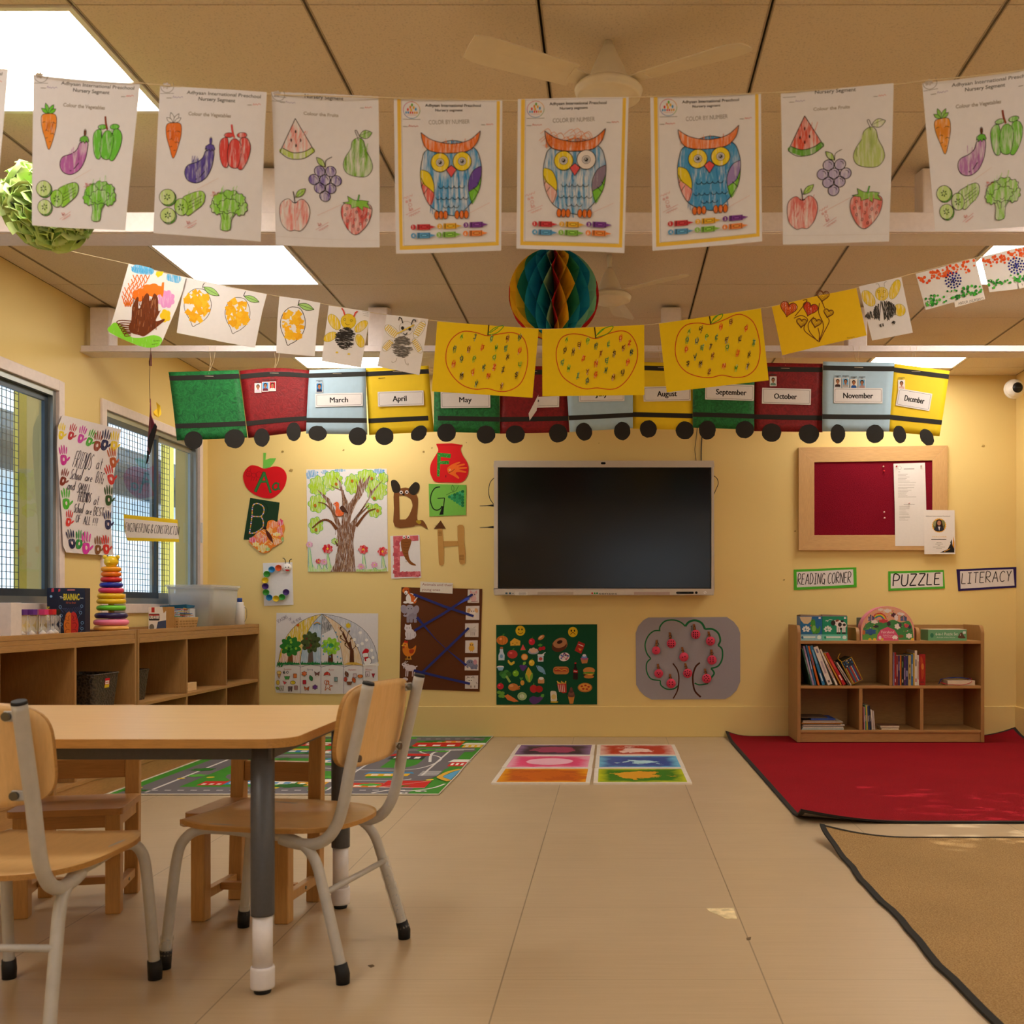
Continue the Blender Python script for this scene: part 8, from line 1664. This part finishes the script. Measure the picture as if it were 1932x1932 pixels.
PH={'February':[(485,731,'ddd4d4','d8b8c8'),(499,728.5,'4a90c8','6a2a3a'),(512.5,728,'b8202c','dcd0c8')],'March':[(603.5,732,'2a7ab8','1c2a4a')],'October':[(1459,719,'d8d4d0','6a8a7a')],'November':[(1580.5,722,'d8d0c8','3a2a2a'),(1595.5,722,'6aa8d0','a8a098'),(1611,724,'d8d0c4','2a5a9a'),(1626.5,724,'6aa4cc','a88a84')],'December':[(1702,725,'ece4dc','d8b0a0')]}
for ci,(mon,mat,quad,wheels,card,lb)in enumerate(cars):
 cxp=sum(p[0]for p in quad)/4;cyp=sum(p[1]for p in quad)/4;o=P(cxp,cyp,YTR);dY=(.010 if ci%2 else-.004)
 amp=.006;ph=ci*1.3
 e=empty('train_wagon',o,lb,'paper train wagon',TRG)
 def wv_(s_,t,amp=amp,ph=ph):return amp*sin(2.2*s_+ph)+.004*sin(4*t+ph)
 def pt(s_,t,w=0,quad=quad,dY=dY,o=o):
  q=[(1-s_)*(1-t),s_*(1-t),s_*t,(1-s_)*t];px=sum(k*p[0]for k,p in zip(q,quad));py=sum(k*p[1]for k,p in zip(q,quad))
  if ci==1:py-=5*sin(pi*s_)*(1-t)
  return P(px,py,YTR)+Vector((0,wv_(s_,t)+dY-w,0))-o
 n=10;b=MB();vs=[pt(i/n,j/n)for j in range(n+1)for i in range(n+1)]+[pt(i/n,j/n,-.0016)for j in range(n+1)for i in range(n+1)];N=(n+1)**2
 fs=[]
 for j in range(n):
  for i in range(n):a0=j*(n+1)+i;fs+=[(a0,a0+1,a0+n+2,a0+n+1),(N+a0,N+a0+n+1,N+a0+n+2,N+a0+1)]
 b.add(vs,fs,True);rim=list(range(n+1))+[(j+1)*(n+1)-1 for j in range(1,n+1)]+[n*(n+1)+i for i in range(n-1,-1,-1)]+[j*(n+1)for j in range(n-1,0,-1)]
 b.add(vs,[(rim[k],rim[(k+1)%len(rim)],N+rim[(k+1)%len(rim)],N+rim[k])for k in range(len(rim))]);b.build('wagon_body',mat,e)
 for t0,t1 in((.055,.125),(.755,.825)):
  s1=.93 if ci==3 and t0>.5 else 1.0;s0=.06 if ci==4 and t0>.5 else(.12 if ci==9 and t0<.5 else 0.0)
  b=MB();vs=[pt(s0+(s1-s0)*i/n,t,.0012)for t in(t0,t1)for i in range(n+1)]+[pt(s0+(s1-s0)*i/n,t,.0002)for t in(t0,t1)for i in range(n+1)];m_=n+1
  b.add(vs,[(i,i+1,m_+i+1,m_+i)for i in range(n)]+[(2*m_+i,3*m_+i,3*m_+i+1,2*m_+i+1)for i in range(n)]+[(i,2*m_+i,2*m_+i+1,i+1)for i in range(n)]+[(m_+i,m_+i+1,3*m_+i+1,3*m_+i)for i in range(n)]);b.build('black_band',WH,e)
 x0_,x1_=(quad[0][0]+quad[3][0])/2,(quad[1][0]+quad[2][0])/2
 def yoff(px,py):s_=(px-x0_)/(x1_-x0_);return wv_(s_,(py-quad[0][1])/(quad[3][1]-quad[0][1]))+dY
 for wx,wy,rx,ry,rt in wheels:
  b=MB();pts=[(x+wx,y+wy)for x,y in ell(0,0,rx,ry,rt,22)];yo=yoff(wx,wy-14)-.004;rd=random.Random(int(wx))
  loc=[P(x+rd.uniform(-.5,.5),y+rd.uniform(-.5,.5),YTR)-o for x,y in pts]
  b.prism([(p.x,p.z)for p in loc],yo-.0012,yo,'XZ');b.build('wheel',WH,e)
 def flat(name,a,px,py,w,mp=None):
  hw=7 if w>.0043 else 44;yl,yr=yoff(px-hw,py),yoff(px+hw,py);mid=min(0,yoff(px,py)-(yl+yr)/2)
  return a.build(name,mp or(lambda u,v,ww:P(u,v,YTR)+Vector((0,yl+(yr-yl)*(u-px+hw)/(2*hw)+mid-w-ww,0))),e)
 if card and ci!=5:
  x0,y0,x1,y1=card;cxm,cym=(x0+x1)/2,(y0+y1)/2;rot={3:-2,8:1.5,9:1.2,10:.4,11:10}.get(ci,-1)
  a=Art();R_=lambda pts:rotp([(x-cxm,y-cym)for x,y in pts],cxm,cym,rot);a.sheet(R_(rrect(x0,y0,x1,y1,1)),CW,.0005);a.line(R_(rrect(x0+2.5,y0+2.5,x1-2.5,y1-2.5,2)),'5a5054',.5,True)
  hgt=10.5;fw={'March':34,'April':26,'May':23,'July':23,'August':37,'September':57,'October':43,'November':56,'December':37}[mon]
  for dx in(-.35,0,.35):a.text(mon,cxm+dx+(3 if ci==8 else-2 if ci in(9,3)else 0),cym+5,hgt if ci!=11 else 11,'221c1e',width=fw,bold=0 if mon[0]=='M' else .008,rot=rot)
  flat('month_card',a,cxm,cym,.0042)
 if ci==5:
  a=Art();a.sheet([(1013,748),(1055,746),(1054.5,767),(1012.5,768.5)],CW,.0005);a.line([(1016,764.5),(1052,764),(1052.5,748)],'5a5054',.5);a.text('e',1014.5,757,6,'221c1e',bold=.03);flat('month_card',a,1034,757,.0042)
  b=MB();vs=[P(x,y,YTR)-o+Vector((0,d,0))for x,y,d in((1012.5,752,-.006),(1016,745,-.006),(1013,776,-.020),(1000,795,-.025),(998,782,-.025))];vs+=[v+Vector((0,.0008,0))for v in vs];b.add(vs,[(0,1,2,3,4),(9,8,7,6,5)]+[(k,(k+1)%5,5+(k+1)%5,5+k)for k in range(5)]);b.build('folded_corner',M('card_white','ded6d0',.6),e)
 for(px,py,bgc,shirt)in PH.get(mon,[]):
  a=Art();a.sheet([(px-6.5,py-9),(px+6.5,py-9.3),(px+6.5,py+9),(px-6.5,py+9.2)],'e6e0dc',.0004);a.poly([(px-5.4,py-8),(px+5.4,py-8),(px+5.4,py+8),(px-5.4,py+8)],bgc)
  a.poly(spl([(px-5.2,py+8),(px-4.5,py+4),(px,py+2.5),(px+4.5,py+4),(px+5.2,py+8)],False,3),shirt);a.poly(ell(px,py-3,3.4,4),'1c1412');a.poly(ell(px,py-1.6,2.7,3.6),'a8704e');a.poly([(px-1,py+1.5),(px+1,py+1.5),(px+1.2,py+3.4),(px-1.2,py+3.4)],'a0684a')
  for d in(-1.1,1.1):a.poly(ell(px+d,py-2,.45,n=6),'1c1010')
  a.line([(px-.9,py+.3),(px+.9,py+.3)],'7a3a34',.5);a.line([(px-6,py-13),(px+6,py-13)],'4a3c3c',1.0);a.line([(px-2,py-11),(px+2,py-11)],'4a3c3c',1.0);flat('portrait_photo',a,px,py,.0045)
 if ci==3:a=Art();a.text('NURSERY' if False else 'A',716,715,2.6,'5a4a1c');a.line([(714,714),(727,713)],'6a5a20',1);flat('name_note',a,720,714,.004)
 tx_={0:393,1:515,9:1482,10:1621,11:1731}.get(ci,(quad[0][0]+quad[1][0])/2);s_=(tx_-quad[0][0])/(quad[1][0]-quad[0][0]);top=pt(s_,.03,.0)
 b=MB();zb_=BZ-o.z
 for dx in(-.018,.016):b.tube([top+Vector((0,-.001,-.001)),top+Vector((dx*.4,.05,(zb_-top.z)*.6)),Vector((top.x+dx,5.478-YTR+.0,zb_+.03))],.0008,5)
 b.build('hanging_thread',TW,e)
 b=MB();q=pt(s_,.075,.0018);b.tube([q+Vector((-.022,0,.0)),q+Vector((.022,0,-.001))],.0010,5);b.build('staple',M('pale_staple','e0d0b8',.3),e)
# ================================================================== on the floor
REDC=CARPET('red_carpet_pile','7c0a16','a01826',240,.6);TANC=CARPET('brown_carpet_pile','8c6c44','b99868',230,.6);BIND=M('black_binding','1d1b18',.8);UND=M('carpet_underside','8a8078',.9)
def carpet(name,x0,x1,y0,y1,mat,curls,label,wob=0.0,n=44):
 """curls: list of (corner x, corner y, reach, height)"""
 o=Vector(((x0+x1)/2,(y0+y1)/2,0));T=.008
 def lift(x,y):
  z=0
  for cx,cy,ux,uy,h in curls:
   d=1-abs(x-cx)/ux-abs(y-cy)/uy
   if d>0:z+=h*d*d
  return z
 def q(i,j,s0=0.0):
  x,y=x0+(x1-x0)*i,y0+(y1-y0)*j
  ed=wob*(sin(y*9)+.5*sin(y*23+1))*(1-i)**3
  return Vector((x+ed,y,lift(x,y)))-o
 tt=lambda k:.5-.5*cos(pi*k/n)
 top=[q(tt(i),tt(j))+Vector((0,0,T))for j in range(n+1)for i in range(n+1)];bot=[q(tt(i),tt(j))+Vector((0,0,.0006))for j in range(n+1)for i in range(n+1)];N=(n+1)**2
 b=MB();ft=[(j*(n+1)+i,j*(n+1)+i+1,(j+1)*(n+1)+i+1,(j+1)*(n+1)+i)for j in range(n)for i in range(n)]
 b.add(top+bot,ft,True);b.m=1;b.add(top+bot,[tuple(N+k for k in reversed(f))for f in ft],True)
 rim=list(range(n+1))+[(j+1)*(n+1)-1 for j in range(1,n+1)]+[n*(n+1)+i for i in range(n-1,-1,-1)]+[j*(n+1)for j in range(n-1,0,-1)]
 b.add(top+bot,[(rim[k],N+rim[k],N+rim[(k+1)%len(rim)],rim[(k+1)%len(rim)])for k in range(len(rim))])
 root=b.build(name,[mat,UND],loc=o);tag(root,label,'carpet')
 b=MB();L=len(rim);pts=[(top[k]+bot[k])/2 for k in rim]
 ww=.016;vs=[]
 for k in range(L):
  p=pts[k];c=Vector((0,0,0));inx=Vector((1 if p.x<-(x1-x0)/2+.02 else-1 if p.x>(x1-x0)/2-.02 else 0,1 if p.y<-(y1-y0)/2+.001 else-1 if p.y>(y1-y0)/2-.001 else 0,0))
  zi=lift(p.x+o.x+inx.x*ww,p.y+o.y+inx.y*ww)
  a_=Vector((p.x+inx.x*ww,p.y+inx.y*ww,zi));e_=Vector((p.x-inx.x*.003,p.y-inx.y*.003,p.z))
  vs+=[a_+Vector((0,0,T+.0015)),e_+Vector((0,0,T/2+.0005)),e_+Vector((0,0,-T/2+.0008)),a_+Vector((0,0,.0001))]
 b.add(vs,[(4*k+r,4*k+r+1,4*((k+1)%L)+r+1,4*((k+1)%L)+r)for k in range(L)for r in range(3)]);b.build('black_binding',BIND,root,weld=False)
 return root
carpet('red_carpet',.757,2.684,4.315,7.182,REDC,[(.757,4.315,.48,.20,.052),(.757,7.182,.16,.4,.035),(2.684,7.182,.3,.3,.06)],'red carpet with black binding under the bookshelf')
carpet('brown_carpet',.785,2.684,1.35,4.03,TANC,[(.785,4.03,.34,.42,.05)],'brown carpet with black binding in front of the red one',.005)
# road play rug
Zr=(180,1360,2.477);GR='3f8a2a'
o=(-1.565,6.075,0);x0,x1,y0,y1=-2.335,-.800,4.965,7.183
a=Art()
def R2(pts):return pts
# drawn in metres on the floor: u = X, v = Y
a.sheet([(x0,y0),(x1-.004,y0),(x1+.0,y0+.6),(x1-.006,5.9),(x1,y1),(x0,y1)],GR,.0035)
def road(pts,w=.15,closed=False):
 a.line(spl(pts,closed,6)if len(pts)>2 else pts,'6c686c',w,closed)
def dash(pts,w=.012,n=14,col='d8d4d0',solid=False):
 q=spl(pts,False,8)if len(pts)>2 else[(pts[0][0]+(pts[1][0]-pts[0][0])*k/(2*n),pts[0][1]+(pts[1][1]-pts[0][1])*k/(2*n))for k in range(2*n+1)]
 if solid:a.line(q,col,w);return
 for k in range(0,len(q)-1,2):a.line([q[k],q[k+1]],col,w)
rds=[[(-2.30,5.08),(-.95,5.08)],[(-2.18,5.02),(-2.18,7.15)],[(-2.25,7.05),(-.84,7.05)],[(-1.72,5.30),(-1.90,5.55),(-1.70,5.80),(-1.35,5.72),(-1.05,5.75),(-.98,6.15),(-1.15,6.45),(-.84,6.55)],[(-1.35,5.08),(-1.35,7.05)],[(-2.18,6.25),(-1.35,6.25)],[(-1.35,6.50),(-.84,6.52)],[(-.98,5.75),(-.98,6.5)],[(-1.35,5.36),(-1.02,5.40),(-.98,5.75)]]
for r_ in rds:road(r_,.19 if len(r_)==2 else .17)
for r_ in rds[:3]:dash(r_,.012,22)
for r_ in rds[3:]:dash(r_,.012,solid=True)
dash([(-2.18,5.1),(-2.18,7.1)],.016,solid=True);dash([(-1.02,6.0),(-1.06,6.4),(-.9,6.5)],.016,solid=True)
def blk(x,y,w,h,c,roof=None,win=True):
 a.poly([(x,y),(x+w,y),(x+w,y+h),(x,y+h)],c)
 if roof:a.poly([(x-.02,y+h*.6),(x+w+.02,y+h*.6),(x+w,y+h),(x,y+h)],roof)
 if win:
  for k in range(3):a.poly([(x+w*(.12+.3*k),y+h*.15),(x+w*(.28+.3*k),y+h*.15),(x+w*(.28+.3*k),y+h*.45),(x+w*(.12+.3*k),y+h*.45)],'e8e4dc' if c!='e4e0d8' else '4a86b8')
for q in((-2.02,5.22,.12,.12,'c82a22',None),(-1.90,5.24,.14,.2,'3a82ba','c82a22'),(-1.76,5.24,.2,.16,'e4e0d8','d8b02a'),(-1.55,5.2,.15,.2,'d89a22','e4dcd0'),(-1.28,5.16,.24,.13,'d8761c','c8322a'),(-1.27,5.5,.22,.14,'dcae24','3a86b8'),(-1.72,6.36,.26,.18,'e4e0d8','c82a22'),(-2.04,6.40,.24,.16,'3a82ba','e0c02a'),(-2.04,5.9,.2,.16,'e0b428','c82a22'),(-1.62,5.98,.2,.16,'e4e0d8','3a86b8'),(-1.25,6.66,.30,.2,'c8261e',None),(-.93,6.62,.12,.22,'e0b826','e4e0d8'),(-1.28,6.1,.2,.24,'3a3a40','c8261e'),(-.9,5.84,.09,.26,'c8281e','e4e0d8'),(-2.05,6.7,.3,.18,'c82a22','e4e0d8'),(-1.7,6.7,.26,.16,'3a86b8','e4e0d8'),(-1.15,6.86,.2,.10,'d8a020','c82a22')):blk(*q)
a.poly([(-1.12,5.16),(-.90,5.14),(-.90,5.34),(-1.12,5.36)],'c8221c');[a.line(q,'e4dcd4',.010)for q in([(-1.12,5.16),(-.90,5.34)],[(-1.12,5.36),(-.90,5.14)],[(-1.12,5.26),(-.90,5.25)],[(-1.12,5.16),(-.90,5.14)])]
a.poly(spl([(x1-.006,5.35),(-.86,5.45),(-.84,5.62),(x1-.006,5.72)],False,5),'5aa4cc');a.line(spl([(x1-.01,5.33),(-.875,5.44),(-.86,5.63),(x1-.01,5.74)],False,5),'d8a83a',.03)
for k in range(6):a.line([(-1.0+.0*k,5.52+.028*k),(-.90,5.52+.028*k)],'d8d6d4',.012)
a.line(spl([(-1.12,5.0),(-1.05,5.08),(-.95,5.06),(-.86,5.14),(-.82,5.26)],False,6),'e2ded6',.014)
for x,y in((-.98,5.0),(-.90,5.05),(-1.02,5.03)):a.poly(ell(x,y,.028,.018),'e6e2dc');a.poly(ell(x+.008,y,.010,.010),'1c1a1a')
rd=random.Random(12)
for k in range(52):
 x,y=rd.uniform(x0+.04,x1-.05),rd.uniform(y0+.05,y1-.04)
 a.poly(cloud(x,y,rd.uniform(.03,.075),rd.uniform(.03,.06),6,.2,18),rd.choice(['22601e','2c7024','57a83a']))if k%3 else a.poly(ell(x,y,.02,.02),rd.choice(['22601e','c8382a','d8c23a']))
rug=tag(a.build('road_rug',lambda u,v,w:Vector((u,v,.0042+w*.4+(.012*max(0,1-abs(v-5.42)/.12)*max(0,1-(x1-u)/.15))))),'green road map play rug in front of the low cabinets','rug')
b=MB();pts=[(x0,y0),(x1-.004,y0),(x1,y0+.6),(x1-.006,5.9),(x1,y1),(x0,y1),(x0,y0)];b.tube([Vector((x,y,.0045))-rug.location for x,y in pts],.004,6,caps=False);b.build('edge_binding',M('pale_binding','cfc8ba',.8),rug)
# liquid-filled floor tiles
def gel(name,c_in,c_mid,c_out,blob,hole,seed,sharp=.06):
 m,nt,b=_new(name);g=nt.nodes.new('ShaderNodeTexCoord');v=g.outputs['Object']
 sp_=nt.nodes.new('ShaderNodeSeparateXYZ');nt.links.new(v,sp_.inputs[0]);ln=nt.nodes.new('ShaderNodeVectorMath');ln.operation='LENGTH';nt.links.new(v,ln.inputs[0])
 mp=nt.nodes.new('ShaderNodeMapping');mp.inputs['Location'].default_value=(seed,seed*2,0);nt.links.new(v,mp.inputs[0]);nz=noise(nt,mp.outputs[0],7,5,.65,.5)
 ax=nt.nodes.new('ShaderNodeMath');ax.operation='ABSOLUTE';nt.links.new(sp_.outputs[0],ax.inputs[0]);ay=nt.nodes.new('ShaderNodeMath');ay.operation='ABSOLUTE';nt.links.new(sp_.outputs[1],ay.inputs[0]);mxx=nt.nodes.new('ShaderNodeMath');mxx.operation='MAXIMUM';nt.links.new(ax.outputs[0],mxx.inputs[0]);nt.links.new(ay.outputs[0],mxx.inputs[1])
 def mad(x,k,y):
  n=nt.nodes.new('ShaderNodeMath');n.operation='MULTIPLY_ADD';nt.links.new(x,n.inputs[0]);n.inputs[1].default_value=k;nt.links.new(y,n.inputs[2])if hasattr(y,'links')else setattr(n.inputs[2],'default_value',y);return n.outputs[0]
 nz=mad(nz,1.0,-.5);e1=mad(nz,.14,mxx.outputs[0]);base=ramp(nt,e1,[(.13,lin(hx(c_mid))),(.16,lin(hx(c_mid))),(.215,lin(hx(c_out)))])
 e2=mad(nz,hole,ln.outputs['Value']);fac=ramp(nt,e2,[(blob,(1,1,1)),(blob+sharp,(0,0,0))])
 nt.links.new(mixcol(nt,fac,base,lin(hx(c_in))),b.inputs['Base Color']);b.inputs['Roughness'].default_value=.45;b.inputs['Specular IOR Level'].default_value=.15;MATS[name]=m;return m
TW_=M('tile_white_border','e4dcd2',.4);HS=.242
tl=[((-.352,5.51),gel('gel_orange','c8641c','b8541a','e69a1c',.13,.9,3.1,.02),'orange and rust liquid floor tile nearest the road rug'),((.146,5.51),gel('gel_green','d89a28','2c7418','b8c01c',.10,.5,5.7,.01),'green liquid floor tile with a mustard blot'),((-.352,6.0),gel('gel_pink','eab4c8','e2487a','e8a0b8',.125,.03,1.3,.006),'pink liquid floor tile with a pale oval'),((.146,6.0),gel('gel_blue','a8d4e0','2a4a9a','6ab8dc',.07,.5,8.2,.01),'blue liquid floor tile with a pale blot'),((-.352,6.49),gel('gel_plum','a03a64','3a2436','8a6a98',.125,.25,2.2,.01),'dark plum liquid floor tile nearest the wall'),((.146,6.49),gel('gel_red','e8c4bc','b42a1e','e0b0a4',.085,.6,4.4,.01),'red liquid floor tile with a pale blot, nearest the wall')]
for k,((x,y),m,lb)in enumerate(tl):
 e=empty('liquid_floor_tile',(x,y,0),lb,'floor tile','liquid floor tiles',radians(-.4 if x<0 else .3));b=MB();i_=HS-.022
 for q in((-HS,-HS,HS,-i_),(-HS,i_,HS,HS),(-HS,-i_,-i_,i_),(i_,-i_,HS,i_)):b.box((q[0],q[1],0),(q[2],q[3],.009))
 b.build('border',TW_,e);b=MB();b.box((-i_,-i_,.0),(i_,i_,.008));b.build('gel_panel',m,e)
